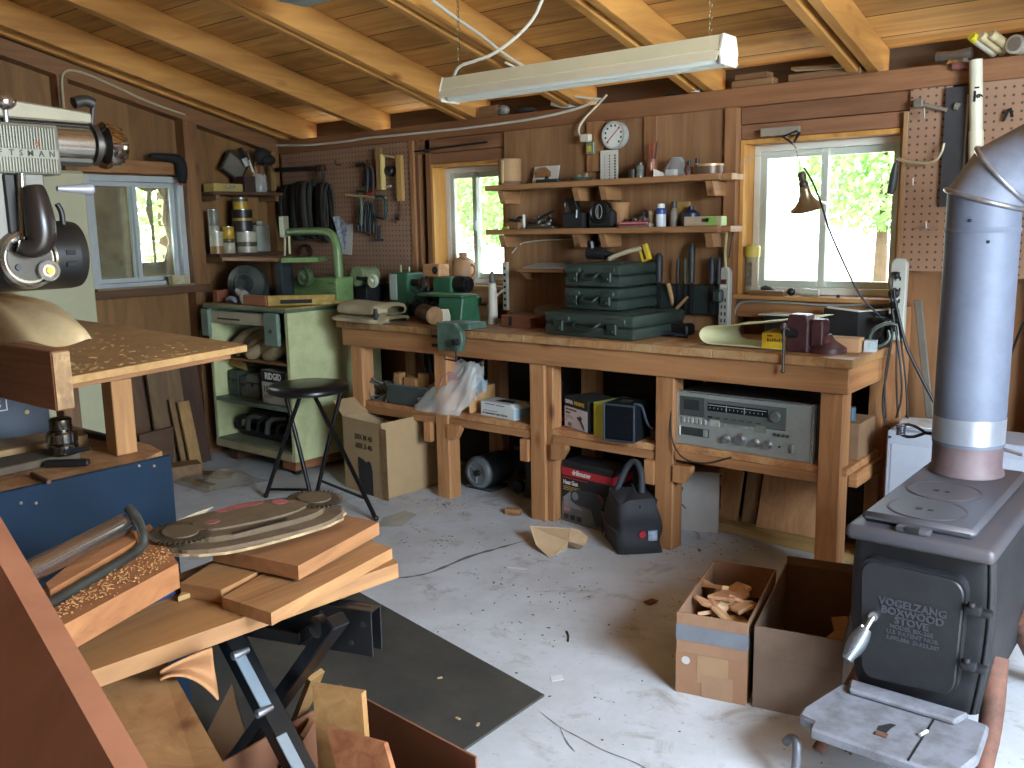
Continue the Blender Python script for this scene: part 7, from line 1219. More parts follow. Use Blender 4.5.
# legs
def leg(pts, w_): 
    L = [V(p) for p in pts]; mb = MB()
    mb.tube(L, lambda q: w_*(1.25-.75*q+.5*max(0, q-.8)*2), 10, smooth=2); return mb.build('leg', RUST, t, world=True, smooth=60)
leg([(-.72, 2.42, .20), (-.755, 2.36, .12), (-.775, 2.30, .05), (-.79, 2.28, .008)], .026); leg([(-.42, 2.50, .30), (-.40, 2.42, .17), (-.395, 2.30, .07), (-.385, 2.25, .008)], .029); leg([(-.71, 3.0, .20), (-.735, 3.05, .1), (-.75, 3.08, .008)], .03); leg([(-.42, 2.86, .30), (-.40, 2.92, .2), (-.385, 3.0, .1), (-.36, 3.06, .008)], .04)
o = lone('cigarette_stub', MB().cyl(Zp(920, 735, hz+.006), Zp(927, 731, hz+.006), .0045, .0045, 10), WHITE, 'tiny white stub lying on the stove hearth', 'stub', smooth=40)
t = thing('fire_poker', 'bent grey rod standing on floor left of the hearth', 'poker', tuple(Zp(792, 772))); MB().tube([Yp(786, 742, 2.13), Yp(791, 737, 2.12), Yp(797, 741, 2.11), Yp(797, 755, 2.10), Yp(793, 790, 2.09)], .0115, 10, smooth=2).build('rod', plain('#6f7177', .5, .5, .25, 10), t, world=True, smooth=60)
# stove pipe
GAL = plain('#646c7c', .6, .15, .14, 5, c2='#585f6e', bump=.04)
pr_ = .0991; fz = tp; pcx, pcy = -.6095, 2.9425
t = thing('stove_pipe', 'big blue-grey galvanised stove pipe with elbow rising from stove', 'stove pipe', (pcx, pcy, fz+.001))
ptop = Yp(944, 190, pcy).z
MB().at((pcx, pcy, fz+.001)).lathe([(pr_+.006, 0), (pr_+.004, .012), (pr_-.002, .02), (pr_-.002, .10)], 40).build('collar', plain('#6d6062', .65, .3, .3, 8, c2='#5f4d50', bump=.2), t, world=True, smooth=40)
MB().at((pcx, pcy, fz+.10)).lathe([(pr_+.0015, 0), (pr_+.0015, .075)], 40, cap=False).build('foil_tape', plain('#a9b0bd', .3, .6, .2, 9, bump=.2), t, world=True, smooth=40)
pp = MB(); lo_ = [V((pcx+pr_*cos(2*pi*i/48), pcy+pr_*sin(2*pi*i/48), fz+.09)) for i in range(48)]; hi_ = [V((p.x, p.y, ptop-.0-(p.x-pcx+pr_)*math.tan(R(17)))) for p in lo_]; A = [pp.v(p) for p in lo_]; Bq = [pp.v(p) for p in hi_]; [pp.face([A[i], A[(i+1) % 48], Bq[(i+1) % 48], Bq[i]]) for i in range(48)]; pp.build('pipe', GAL, t, world=True, smooth=40)
MB().at((pcx, pcy, 0)).lathe([(pr_+.001, ptop-.125), (pr_+.004, ptop-.118), (pr_+.001, ptop-.111)], 48, cap=False).build('joint_band', GAL, t, world=True, smooth=40)
# elbow: three mitred gores turning toward +x
dirs = [R(0), R(34), R(62), R(90)]; ov = [V((pcx-pr_, pcy, ptop))]
for a_, l_ in ((dirs[1], .135), (dirs[2], .15)): ov.append(ov[-1]+V((sin(a_), 0, cos(a_)))*l_)
def seam(k, rr):
    ph = (dirs[k]+dirs[k+1])/2; hf = (dirs[k+1]-dirs[k])/2; w_ = V((cos(ph), 0, -sin(ph))); e_ = 1/cos(hf); c_ = ov[k]+w_*(pr_*e_)
    return [c_+V((0, 1, 0))*(rr*cos(2*pi*i/48))+w_*(rr*e_*sin(2*pi*i/48)) for i in range(48)]
ends = [seam(0, pr_*1.015), seam(1, pr_*1.015), seam(2, pr_*1.015)]; last = [p+V((1.0, 0, 0)) for p in ends[2]]
for k, (ra, rb_) in enumerate([(ends[0], ends[1]), (ends[1], ends[2]), (ends[2], last)]):
    mb = MB(); A = [mb.v(p) for p in ra]; Bq = [mb.v(p) for p in rb_]
    for i in range(48): mb.face([A[i], A[(i+1) % 48], Bq[(i+1) % 48], Bq[i]])
    mb.build('elbow_gore', plain('#7f8796', .5, .3, .2, 7, c2='#6a6f7c', bump=.06), t, world=True, smooth=60)
for k in range(3): MB().tube(seam(k, pr_*1.035), .0075, 8, closed=True).build('seam', plain('#8f949d', .35, .7, .3, 12, c2='#7d6a5e'), t, world=True, smooth=60)
for (an, zz) in [(-2.4, ptop-.15), (-1.7, ptop-.09), (-1.2, ptop-.15)]: MB().ball((pcx+pr_*cos(an)*1.0, pcy+pr_*sin(an), zz), .005, 8, 6).build('rivet', DARKIRON, t, world=True)
hz_ = fz+.105; q0 = V((pcx-pr_, pcy, hz_)); mb = MB().tube([q0+V((.01, 0, 0)), q0+V((-.02, -.0, .0))], .006, 8).tube([q0+V((-.02, 0, 0)), q0+V((-.065, 0, .022)), q0+V((-.10, 0, .014)), q0+V((-.10, 0, -.014)), q0+V((-.065, 0, -.022)), q0+V((-.02, 0, 0))], .005, 8, smooth=1); mb.build('damper_handle', DARKIRON, t, world=True, smooth=60)
cp = []
for k in range(61): a = 2*pi*k/12; cp.append(q0+V((-.095+.012*cos(a), .012*sin(a), -.018+.036*k/60)))
MB().tube(cp, .003, 6).build('damper_coil', plain('#5a5c60', .4, .6, .2, 10), t, world=True, smooth=60); MB().cyl((pcx+pr_-.01, pcy, hz_-.02), (pcx+pr_+.05, pcy-.01, hz_-.03), .005).build('damper_pin', STEEL, t, world=True)
# white steel case behind the stove
t = thing('white_case', 'white steel cabinet box standing behind the stove', 'cabinet', (-.75, 3.75, 0)); a = Yp(887, 430, 3.62); WCS = plain('#979da8', .5, .05, .1, 5)
MB().box((a.x, 3.62, .03), (-.40, 3.86, a.z), .006).build('case', WCS, t, world=True); MB().box((a.x+.02, 3.617, .08), (-.42, 3.6195, a.z-.05), .001).build('panel', plain('#9fa5b0', .5, .05, .1, 5), t, world=True); MB().box((a.x+.03, 3.65, 0), (-.43, 3.84, .03)).build('plinth', plain('#5a5d62', .6, 0, .2, 8), t, world=True); p = Yp(890, 437, 3.615); MB().ball(p, .005, 8, 6).build('screw', DARKIRON, t, world=True)
for k in range(4): lone('paper_sheet', MB().at((a.x+.13, 3.74, a.z+.001+.006*k), rz=R(-8+6*k)).box((-.11, -.10, 0), (.13+.02*k, .08, .004)), plain(['#8f96a3', '#b4b6bb', '#9a9ea8', '#c3c3c2'][k], .7, 0, .4, 14), ['lowest grey sheet of the papers on the white case', 'second sheet of the papers on the white case', 'third sheet of the papers on the white case', 'topmost white sheet of the papers on the white case'][k], 'paper', group='papers on the white case')
lone('sheet_metal', MB().box((-.39, 3.70, 0), (.2, 3.73, .74), .004), plain('#7a7d80', .5, .2, .2, 6), 'grey sheet metal panel right of the stove pipe', 'panel')
# ================================================================== CARTONS OF KINDLING
def open_box(name, label, loc, rz, W, D, H, mat, flaps=()):
    t = thing(name, label, 'box', loc, rz); mb = MB(); th = .004
    mb.box((0, 0, 0), (W, D, th)).box((0, 0, th), (W, th, H)).box((0, D-th, th), (W, D, H)).box((0, th, th), (th, D-th, H)).box((W-th, th, th), (W, D-th, H)); mb.build('walls', mat, t); return t
CB1 = plain('#8f6c52', .85, 0, .15, 5, c2='#7d5c43'); CB2 = plain('#695545', .85, 0, .12, 5, c2='#5a483a')  # CB2 is darkened for the shade the second box stands in
t = open_box('kindling_box', 'cardboard box with blue-grey tape band full of kindling', (-1.262, 2.345, 0), R(13), .215, .47, .262, CB1)
MB().box((-.0015, -.0018, .175), (.2165, -.0004, .225)).box((-.0018, -.0015, .175), (-.0004, .09, .225)).box((.2154, -.0015, .175), (.2168, .05, .225)).build('tape_band', plain('#70747a', .4, .1, .15, 14, bump=.2), t); MB().box((-.001, -.0012, .0), (.216, -.0003, .135)).build('lower_flap', plain('#916a4e', .85, 0, .12, 6), t)
MB().box((.065, -.0022, .045), (.16, -.0013, .135)).build('tape_patch', plain('#9b7b5a', .5, 0, .15, 8), t); MB().box((.08, -.0028, .0), (.175, -.0023, .075)).build('tape_patch', plain('#97765a', .5, 0, .15, 8), t); MB().at((.03, -.0022, .11)).lathe([(.013, .0006), (.013, 0), (.001, 0)], 16, 'y').build('sticker', plain('#b9b3ad', .6, 0, .3, 30), t)
MB().box((.004, .455, .15), (.211, .4655, .155)).build('crease', plain('#7a5334', .85, 0, .1, 6), t)
rn = random.Random(12); mm = ROOTM[t.name]
for k in range(20):
    c_ = V((rn.uniform(.05, .165), rn.uniform(.10, .36), rn.uniform(.17, .255))); ax = rn.uniform(-1, 1); L = rn.uniform(.07, .12); w_ = rn.uniform(.02, .05)
    mb = MB().set(mm @ M.Translation(c_) @ M.Rotation(ax, 4, 'Z') @ M.Rotation(rn.uniform(-.7, .7), 4, 'X') @ M.Rotation(rn.uniform(-.5, .5), 4, 'Y')).prism([(-w_, -L*.6), (w_*.8, -L*.5), (w_, L*.5), (-w_*.3, L*.6)], -.006, .006, 'xy', .001)
    lone('kindling_piece', mb, wood(['#d9b48f', '#cf9f7c', '#e2c3a4'][k % 3], ['#bb8c64', '#ab7a58', '#c39c78'][k % 3], 'y', knots=False), 'pale wood scrap in the tape-banded cardboard box', 'kindling', group='kindling in the tape-banded box')
t = open_box('empty_carton', 'brown open cardboard box between kindling box and stove', (-1.035, 2.40, 0), R(13), .25, .55, .258, CB2)
MB().plate([(.004, .545, .258), (.246, .545, .258), (.246, .552, .285), (.004, .552, .285)], .003).build('flap', CB2, t); MB().box((.0, -.001, .16), (.25, -.0002, .164)).build('crease', plain('#6d523c', .85, 0, .1, 6), t); MB().box((-.001, .52, .12), (-.0002, .53, .258)).build('slit', plain('#c0a58a', .8, 0, .1, 6), t)
mm = ROOTM[t.name]
for k in range(9):
    c_ = V((rn.uniform(.08, .2), rn.uniform(.06, .30), rn.uniform(.05, .10))); 
    if k < 3: c_ = V((.20+.01*k, .10+.07*k, .17+.01*k))
    mb = MB().set(mm @ M.Translation(c_) @ M.Rotation(rn.uniform(-1, 1), 4, 'Z') @ M.Rotation(rn.uniform(-.6, .6), 4, 'X')).prism([(-.03, -.05), (.025, -.06), (.03, .05), (-.02, .045)], -.004, .004, 'xy', .001); lone('cardboard_scrap', mb, plain('#93714f', .85, 0, .15, 6), 'torn cardboard scrap lying inside the brown open box', 'scrap', group='scraps in the brown open box')
# floor litter
def flat(label, pts, mat, cat, name, z=.0015, th=.0012): return lone(name, MB().plate([Zp(*p)+V((0, 0, z)) for p in pts], th), mat, label, cat)
flat('clear plastic sheet scrap on the floor right of the stool', [(378, 527), (383, 518), (405, 511), (417, 515), (402, 527)], plain('#a5a79f', .25, 0, .2, 10), 'plastic sheet', 'plastic_scrap'); flat('small white paper scrap on the floor before the first leg', [(424, 510), (434, 506), (440, 510), (430, 515)], plain('#c9c7c0', .7, 0, .1, 8), 'paper', 'paper_scrap'); flat('small white paper tag on floor in the middle foreground', [(550, 677), (562, 675), (564, 680), (552, 682)], plain('#d0d0d2', .6, 0, .1, 8), 'paper', 'paper_scrap'); flat('thin white sliver on the floor in the open middle', [(508, 567), (528, 569), (528, 571), (508, 569)], WHITE, 'sliver', 'paper_sliver')
flat('dried brown leaf on floor left of the kindling box', [(643, 603), (652, 600), (658, 602), (650, 606)], plain('#7a4a38', .8, 0, .2, 8), 'leaf', 'dry_leaf', .004, .003)
lone('bent_nail', MB().tube([Zp(567, 632)+V((0, 0, .003)), Zp(569, 637)+V((0, 0, .003)), Zp(568, 642)+V((0, 0, .003))], .003, 6, smooth=1), BLACK, 'little bent black wire on the floor in the middle', 'wire', smooth=60)
lone('bark_chip', MB().at(tuple(Zp(515, 515)), rz=.6).box((-.03, -.012, 0), (.03, .012, .01), .002), plain('#7d4e28', .8, 0, .2, 8), 'brown bark chip beside the tan wood scrap', 'chip')
lone('leaf_pile', MB().at(tuple(Zp(838, 545)), rz=.6).plate([(-.03, -.02, .004), (.03, -.015, .02), (.035, .02, .004), (-.02, .025, .016)], .002), plain('#6a4a3a', .8, 0, .2, 8), 'dry leaf on the floor beside the right front leg', 'leaf')
# ================================================================== LEFT FOREGROUND: SAW STAND
NAVY = plain('#14283a', .75, .0, .12, 5, c2='#112130', spec=.2)
t = thing('saw_stand', 'dark blue steel saw stand with wooden top at lower left', 'saw stand', (-2.5, .8, 0)); topz = .845; ye = 1.265
MB().box((-2.215, .15, .0), (-2.20, ye, topz), .002).build('front_panel', NAVY, t, world=True); MB().box((-2.95, ye-.016, .0), (-2.216, ye-.004, topz-.03), .002).build('end_panel', NAVY, t, world=True); MB().box((-2.95, .15, .0), (-2.935, ye-.02, topz-.03), .002).build('back_panel', NAVY, t, world=True)
MB().prism([(-2.216, .15), (-2.216, 1.20), (-2.27, 1.28), (-2.36, 1.30), (-2.95, 1.30), (-2.95, .15)], topz-.028, topz-.001, 'xy', .002).build('wood_top', wood('#a3744a', '#7e5531', 'y', dust='#b48a5a'), t, world=True)
for py, px in [(466, 139), (466, 154), (503, 21), (503, 36)]: p = Xp(px, py, -2.1985); MB().ball(p, .004, 8, 6).build('rivet', plain('#9c8a7c', .5, .3, .3, 10), t, world=True)
p = Xp(171, 690, -2.199); MB().at(tuple(p)).ball((0, 0, 0), .006, 10, 8, (.4, 1, 1)).build('white_dot', WHITE, t, world=True)
t = thing('steel_backboard', 'grey-blue steel panel standing at the back of lower saw top', 'panel', (-2.72, .9, topz)); MB().box((-2.735, .3, topz), (-2.72, Zp(57, 432, .86).y, 1.075), .002).build('panel', plain('#3f4650', .5, .1, .15, 6), t, world=True)
p = Xp(104/3.84, 412, -2.719); MB().at(tuple(Xp(27, 412, -2.719))).ball((0, 0, 0), .007, 8, 6, (.4, 1, 1)).build('yellow_fleck', plain('#b59c5a', .6, 0, .2, 8), t, world=True)
mm_ = face_m(Xp(0, 403, -2.719), (0, 1, 0), (0, 0, 1)); mb = MB().set(mm_); 
for q0, q1 in [((-.08, -.024, 0), (.018, -.021, .0015)), ((-.08, .021, 0), (.018, .024, .0015)), ((.015, -.021, 0), (.018, .021, .0015))]: mb.box(q0, q1)
mb.text('S', .03, M.Translation(V((-.004, -.004, 0))), .0008); mb.build('badge', plain('#b9bfc6', .4, .3, .1, 8), t, world=True)
# boards and iron on the lower top
lone('lower_plank', MB().prism([(-2.66, .35), (-2.66, 1.20), (-2.60, 1.22), (-2.52, 1.2), (-2.50, .35)], topz+.001, topz+.028, 'xy', .002), wood('#a58456', '#7b5f3a', 'y'), 'pale worn plank lying before the grey-blue panel', 'plank')
lone('iron_strip', MB().prism([(-2.47, .35), (-2.47, 1.12), (-2.36, 1.10), (-2.32, .35)], topz+.001, topz+.022, 'xy', .003), plain('#4f4434', .7, .2, .4, 9), 'dirty dark iron plate under the chrome drill chuck', 'iron plate')
lone('iron_bar', MB().beam((-2.62, 1.235, topz+.012), (-2.42, 1.25, topz+.012), .02, .018), BLACK, 'black bar lying by the foot of the table leg', 'bar'); lone('iron_bar', MB().beam((-2.345, 1.0, topz+.012), (-2.265, 1.075, topz+.012), .022, .016), BLACK, 'short black bar on the saw top before the drill chuck', 'bar'); lone('steel_nail', MB().cyl(Zp(32, 474, topz+.006), Zp(49, 482, topz+.006), .006, .005, 8), plain('#5b3a28', .6, .2, .2, 8), 'rusty spike lying on the wooden saw top front', 'spike', smooth=40)
c_ = Zp(52, 456, topz+.022); t = thing('drill_chuck', 'shiny chrome drill chuck standing on the dark iron plate', 'drill chuck', (c_.x, c_.y+.03, topz+.0225))
MB().lathe([(0, 0), (.035, 0), (.038, .004), (.038, .025), (.035, .029), (.038, .033), (.038, .056), (.034, .062), (.027, .064)], 32).build('body', plain('#8f9190', .18, 1, .5, 12), t, smooth=30); MB().lathe([(.027, .064), (.028, .067), (.028, .092), (.023, .096), (.010, .098), (.010, .093), (.0, .093)], 28).build('sleeve', plain('#7d7a72', .2, 1, .5, 12), t, smooth=30); MB().cyl((.04, -.01, .012), (.085, .03, .02), .008, .006, 10).build('key_pin', DARKIRON, t)
# short post carrying the upper table
lone('table_post', MB().box((-2.365, 1.174, topz), (-2.31, 1.232, 1.049), .002), wood('#c08c4e', '#996831', 'z', knots=False), 'short light wood post standing on the blue saw stand', 'post')
t = thing('particle_table', 'sawdust-strewn particle board table top at left', 'table', (-2.9, 1.4, 1.05)); tq = [(-2.235, .995), (-2.395, 1.66), (-2.42, 1.672), (-3.80, 1.80), (-3.60, .995)]
PB = wood('#b8905c', '#a07a48', 'y', across=40, along=30, knots=False, dust='#bd9660'); MB().prism(tq, 1.065, 1.085, 'xy', .001).build('board', PB, t, world=True); MB().prism([(-2.26, 1.0), (-2.395, 1.60), (-2.47, 1.60), (-2.34, 1.0)], 1.05, 1.0645, 'xy', .001).build('edge_strip', wood('#9c6c42', '#744c2b', 'y', knots=False), t, world=True); MB().box((-3.7, 1.05, 0), (-3.63, 1.12, 1.06), .003).build('leg', wood('#8a643c', '#644627', 'z'), t, world=True); MB().box((-3.74, 1.66, 0), (-3.67, 1.73, 1.06), .003).build('leg', wood('#8a643c', '#644627', 'z'), t, world=True)
# shavings on it
rn = random.Random(21); mb = MB()
for k in range(240):
    u, v = rn.random(), rn.random()**1.5; x = -2.28-.12*v*1-.9*rn.random()**2; y = 1.03+.58*v; x = min(x, -2.27-.20*(y-1)); s_ = rn.uniform(.002, .007); mb.at((x, y, 1.0855), rz=rn.uniform(0, 6), rx=rn.uniform(-.4, .4)).box((-s_, -s_*.4, 0), (s_, s_*.4, .0015))
tag(mb.build('wood_shavings', plain('#b48d58', .8, 0, .2, 20)), 'pale wood shavings scattered over the particle board table', 'shavings', kind='stuff')
# fence board across the near end of the table, with plastic bag on it
t = thing('fence_board', 'thick reddish board fence across the near end of table', 'board', (-2.5, .96, 1.03)); MB().box((-3.6, .942, 1.028), (-2.118, .985, 1.168), .003).build('board', wood('#a06a44', '#78482b', 'x', across=26, along=1.0, knots=False), t, world=True); MB().box((-2.117, .944, 1.032), (-2.114, .983, 1.164)).build('end_grain', wood('#b08a58', '#7c5a36', 'z', across=30, along=8, knots=False, dust='#d2ad74'), t, world=True)
rn = random.Random(33)
def sk(u, v):
    a = 2*pi*u; r_ = cos(v*pi/2)**.8 if v < 1 else 0
    return (-2.68+.46*r_*cos(a)*(1+.04*sin(5*a)), 1.05+.10*r_*sin(a)+.012*sin(3*a), 1.169+.125*sin(v*pi/2)**1.1*(1-.2*cos(a))+.008*sin(7*a+5*v)*r_)
lone('plastic_sack', MB().grid(sk, 48, 14, closed_u=True), plain('#cdb68c', .28, 0, .12, 6, c2='#b79d72', spec=.6), 'shiny cream plastic sack lying over the fence board', 'sack', smooth=80)
# saw head on the arm
SV = plain('#757365', .4, .4, .1, 6); t = thing('radial_saw', 'silver and black radial saw head with ribbed nameplate', 'radial saw', (-2.25, .95, 1.32)); XS = -2.2
def XP(px, py, x=XS): return Xp(px, py, x)
pl0, pl1 = XP(0, 121), XP(57, 175)+V((0, .014, 0)); 
mb = MB().box((XS-.07, .45, pl1.z), (XS-.001, pl1.y, pl0.z-.0), .005, 2); mb.build('nameplate_body', SV, t, world=True, smooth=40); rb = MB(); z_hi, z_mid1, z_mid0, z_lo = pl0.z-.008, XP(30, 149).z, XP(30, 158).z, pl1.z+.004
y_ = .60
while y_ < pl1.y-.012: rb.box((XS-.006, y_, z_mid1), (XS+.002, y_+.004, z_hi), .0008).box((XS-.006, y_, z_lo), (XS+.0012, y_+.004, z_mid0), .0008); y_ += .0065
rb.build('ribs', plain('#7d7b6c', .4, .4, .1, 6), t, world=True); MB().box((XS-.004, .6, z_mid0), (XS+.0005, pl1.y-.006, z_mid1)).build('name_band', plain('#706d5d', .4, .3, .1, 6), t, world=True)
lt = MB()
for ch, px in zip('CRAFTSMAN', [-38, -26, -14, 0, 11.5, 21, 30.5, 41.5, 52]): p = XP(px, 153.3+.02*px, XS); lt.text(ch, .018, face_m((XS+.0008, p.y, (z_mid0+z_mid1)/2), (0, 1, 0), (0, 0, 1)), .0007, bold=.0004)
lt.build('lettering', plain('#24221e', .6, .0, .1, 8), t, world=True); p = XP(37, 144); MB().ball((XS, p.y, p.z), .007, 10, 8, (.5, 1, 1)).build('screw', plain('#8c5a3c', .5, .5, .2, 8), t, world=True, smooth=60)
# column tube and its chrome knob
ty0, ty1 = XP(56, 145).y, XP(98, 145).y; tzc = XP(75, 144, XS-.05).z
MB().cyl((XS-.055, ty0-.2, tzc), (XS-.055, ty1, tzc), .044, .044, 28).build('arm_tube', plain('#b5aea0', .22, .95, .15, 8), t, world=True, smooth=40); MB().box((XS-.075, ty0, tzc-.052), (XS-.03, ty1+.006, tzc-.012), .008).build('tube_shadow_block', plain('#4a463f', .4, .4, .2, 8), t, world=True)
MB().box((XS-.08, ty0+.02, tzc-.062), (XS-.05, ty0+.035, tzc-.05), .003).build('lock_screw', DARKIRON, t, world=True)
MB().at((XS-.05, ty1+.012, tzc)).lathe([(0, -.008), (.048, -.008), (.05, .004), (.03, .014), (.03, .03)], 28, 'y').build('clamp_ring', plain('#403b36', .4, .4, .2, 8), t, world=True, smooth=40); MB().at((XS-.05, ty1+.036, tzc)).lathe([(.03, -.006), (.056, .0), (.056, .012), (.05, .034), (.04, .05), (.028, .055), (.0, .055)], 24, 'y').build('knob', plain('#b9b0a6', .15, 1, .3, 14), t, world=True, smooth=25)
kn = MB()
for k in range(12): a = 2*pi*k/12; kn.at((XS-.05, ty1+.036, tzc)).beam((.056*cos(a), .002, .056*sin(a)), (.044*cos(a), .046, .044*sin(a)), .006, .006)
kn.build('knob_flutes', plain('#8d8379', .2, 1, .3, 14), t, world=True); p = XP(96, 110, XS-.04); MB().tube([(XS-.04, ty1-.03, tzc+.095), (XS-.04, ty1+.0, tzc+.105), (XS-.04, ty1+.018, tzc+.098)], .014, 10, smooth=1).cyl((XS-.04, ty1+.016, tzc+.09), (XS-.05, ty1+.012, tzc+.03), .006).build('lock_lever', plain('#2e2c29', .4, .3, .2, 8), t, world=True, smooth=60)
# top casting and crank knob
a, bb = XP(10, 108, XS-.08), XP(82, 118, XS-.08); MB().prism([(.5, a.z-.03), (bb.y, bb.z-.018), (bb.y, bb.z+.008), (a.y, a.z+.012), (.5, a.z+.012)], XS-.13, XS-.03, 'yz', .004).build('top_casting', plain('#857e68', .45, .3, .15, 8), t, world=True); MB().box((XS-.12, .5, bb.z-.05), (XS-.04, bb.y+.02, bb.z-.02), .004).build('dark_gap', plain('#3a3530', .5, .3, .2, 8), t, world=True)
p = XP(4, 101, XS-.03); MB().ball(p, .022, 16, 10, (1, 1.2, .9)).build('crank_knob', plain('#a99c90', .2, .9, .2, 8), t, world=True, smooth=60); MB().cyl(p+V((0, 0, -.02)), p+V((0, 0, -.06)), .006).build('crank_stem', STEEL, t, world=True)
# body under the nameplate, yoke, handle, motor, arbor
b0, b1 = XP(0, 175), XP(55, 250); MB().box((XS-.06, .45, b1.z), (XS-.012, b1.y-.002, pl1.z+.004), .004).build('yoke_plate', plain('#66635a', .4, .4, .12, 6), t, world=True); MB().box((XS-.03, XP(7, 200).y, b1.z), (XS-.004, XP(18, 200).y, pl1.z), .003).build('yoke_slot', plain('#2a2724', .5, .3, .2, 8), t, world=True); MB().cyl((XS+.002, XP(21, 178).y, pl1.z), (XS+.002, XP(23, 238).y, XP(23, 240).z), .010, .010, 14).build('slide_rod', plain('#9a968c', .25, .8, .2, 8), t, world=True, smooth=40)
MB().tube([XP(33, 186, XS+.03), XP(36, 200, XS+.035), XP(40, 220, XS+.04), XP(42, 236, XS+.04), XP(38, 246, XS+.04), XP(28, 249, XS+.035), XP(18, 246, XS+.03)], lambda q: .02+.015*sin(pi*min(1, q*1.1))-.006*q, 14, smooth=2).build('grip_handle', plain('#2b2522', .28, .1, .2, 8), t, world=True, smooth=60)
c_ = XP(29, 259, XS+.0); MB().at((XS+.0, c_.y, c_.z)).lathe([(.0, -.05), (.066, -.05), (.070, -.01), (.066, .006), (.058, .010), (.056, .002), (.0, .002)], 36, 'x').build('arbor_flange', plain('#a9a294', .2, .9, .25, 9), t, world=True, smooth=30); MB().at((XS+.003, c_.y, c_.z)).lathe([(.0, 0), (.05, 0), (.05, .003), (.0, .003)], 30, 'x').build('flange_face', plain('#4b463f', .3, .6, .3, 8), t, world=True)
for dy_, dz_, r_ in [(-.03, .022, .008), (.02, .024, .009), (-.028, -.018, .008)]: MB().at((XS+.007, c_.y+dy_, c_.z+dz_)).lathe([(r_, 0), (r_*.9, .004), (.0, .004)], 12, 'x').build('bolt_head', BLACK, t, world=True)
MB().at((XS+.012, c_.y+.035, c_.z-.028)).lathe([(.0, -.006), (.022, -.006), (.024, .01), (.018, .014), (.014, .006), (.0, .006)], 24, 'x').build('arbor_nut', plain('#d5d2c6', .2, .7, .1, 8), t, world=True, smooth=30); MB().at((XS+.019, c_.y+.035, c_.z-.028)).lathe([(.009, 0), (.008, .006), (.0, .006)], 16, 'x').build('arbor_centre', plain('#b99a3c', .4, .5, .2, 8), t, world=True)
MB().cyl((XS-.092, .55, c_.z+.005), (XS-.092, XP(72, 255, XS-.06).y, c_.z+.005), .083, .083, 32).build('motor', plain('#1e1d1c', .4, .2, .25, 8), t, world=True, smooth=40); ym_ = XP(72, 255, XS-.06).y; MB().at((XS-.092, ym_, c_.z+.005)).lathe([(.083, 0), (.08, .02), (.06, .028), (.04, .04), (.0, .042)], 30, 'y').build('motor_cap', plain('#23221f', .4, .2, .25, 8), t, world=True, smooth=40)
for dz_ in (.012, -.016): MB().box((XS-.022, ym_-.038, c_.z+dz_-.006), (XS-.0075, ym_-.014, c_.z+dz_+.006), .001).build('vent_slot', BLACKMAT, t, world=True)
MB().tube([XP(57, 204, XS-.06), XP(62, 212, XS-.06), XP(63, 226, XS-.06), XP(72, 240, XS-.06), XP(77, 258, XS-.06), XP(76, 275, XS-.06)], .007, 8, smooth=2).build('motor_cord', CABLEK, t, world=True, smooth=60)
MB().cyl(XP(57, 188.5, XS-.02), XP(90, 189, XS-.02), .006, .0145, 18).ball(XP(90.5, 189, XS-.02), .0145, 14, 10, (1, .6, 1)).build('crank_handle', plain('#9a9aa2', .35, .3, .12, 8), t, world=True, smooth=50)
MB().cyl((XS-.10, .60, topz+.2), (XS-.10, .60, 1.72), .045, .045, 24).build('column', plain('#8f8c84', .3, .8, .2, 8), t, world=True, smooth=40); MB().cyl((XS-.10, .60, topz+.0), (XS-.10, .60, topz+.2), .06, .06, 24).build('column_base', DARKIRON, t, world=True, smooth=40)
# ================================================================== FOLDING WORK STAND AND BOARDS
BLK = plain('#101113', .35, .3, .2, 8); t = thing('work_stand', 'black steel folding work stand carrying a pile of boards', 'work stand', (-1.5, 1.05, 0))
ry, rz0, rz1 = 1.17, .575, .655
rA, rB, rC = Zp(318, 604, rz1), Zp(371, 612, rz1), Zp(389, 605.5, rz1); ra_ = (rB-rA).normalized(); rb2 = rC-rB; rb2 = rb2-ra_*rb2.dot(ra_); rw_ = rb2.length; rb2.normalize(); RM = face_m(rB, ra_, rb2); rh = .10
mb = MB().set(RM).box((-.55, 0, -rh), (0, .003, 0), .001).box((-.55, rw_-.003, -rh), (0, rw_, 0), .001).box((-.55, .003, -.004), (0, rw_-.003, 0), .001); mb.build('rail', plain('#17181a', .4, .2, .25, 8), t, world=True); MB().set(RM).box((-.07, .02, .0002), (-.012, rw_-.02, .001)).build('rail_slot', BLACKMAT, t, world=True)
for x, z in [(-.02, -.03), (-.05, -.075), (-.12, -.02)]: MB().set(RM @ M.Translation((x, -.0005, z))).lathe([(.006, 0), (.006, -.002), (.0, -.002)], 12, 'y').build('rivet', plain('#3a3b3d', .4, .5, .2, 8), t, world=True)
MB().set(RM).box((-.17, .03, .0012), (-.085, rw_+.04, .03), .002).build('jaw_block', plain('#1a1d24', .4, .2, .2, 8), t, world=True)
A0, A1 = Yp(226, 628, 1.03), Yp(322, 812, 1.03); B0, B1 = Yp(338, 620, 1.10), Yp(214, 790, 1.10)
def bar(p, q, w_, h_, nm, mat, upv): return MB().beam(p, q, w_, h_, up=upv, bev=.003).build(nm, mat, t, world=True)
bar(A0, A1, .034, .05, 'leg', BLK, (0, -1, 0)); d_ = (A1-A0).normalized(); n_ = V((d_.z, 0, -d_.x)); n_ = n_ if n_.x > 0 else -n_
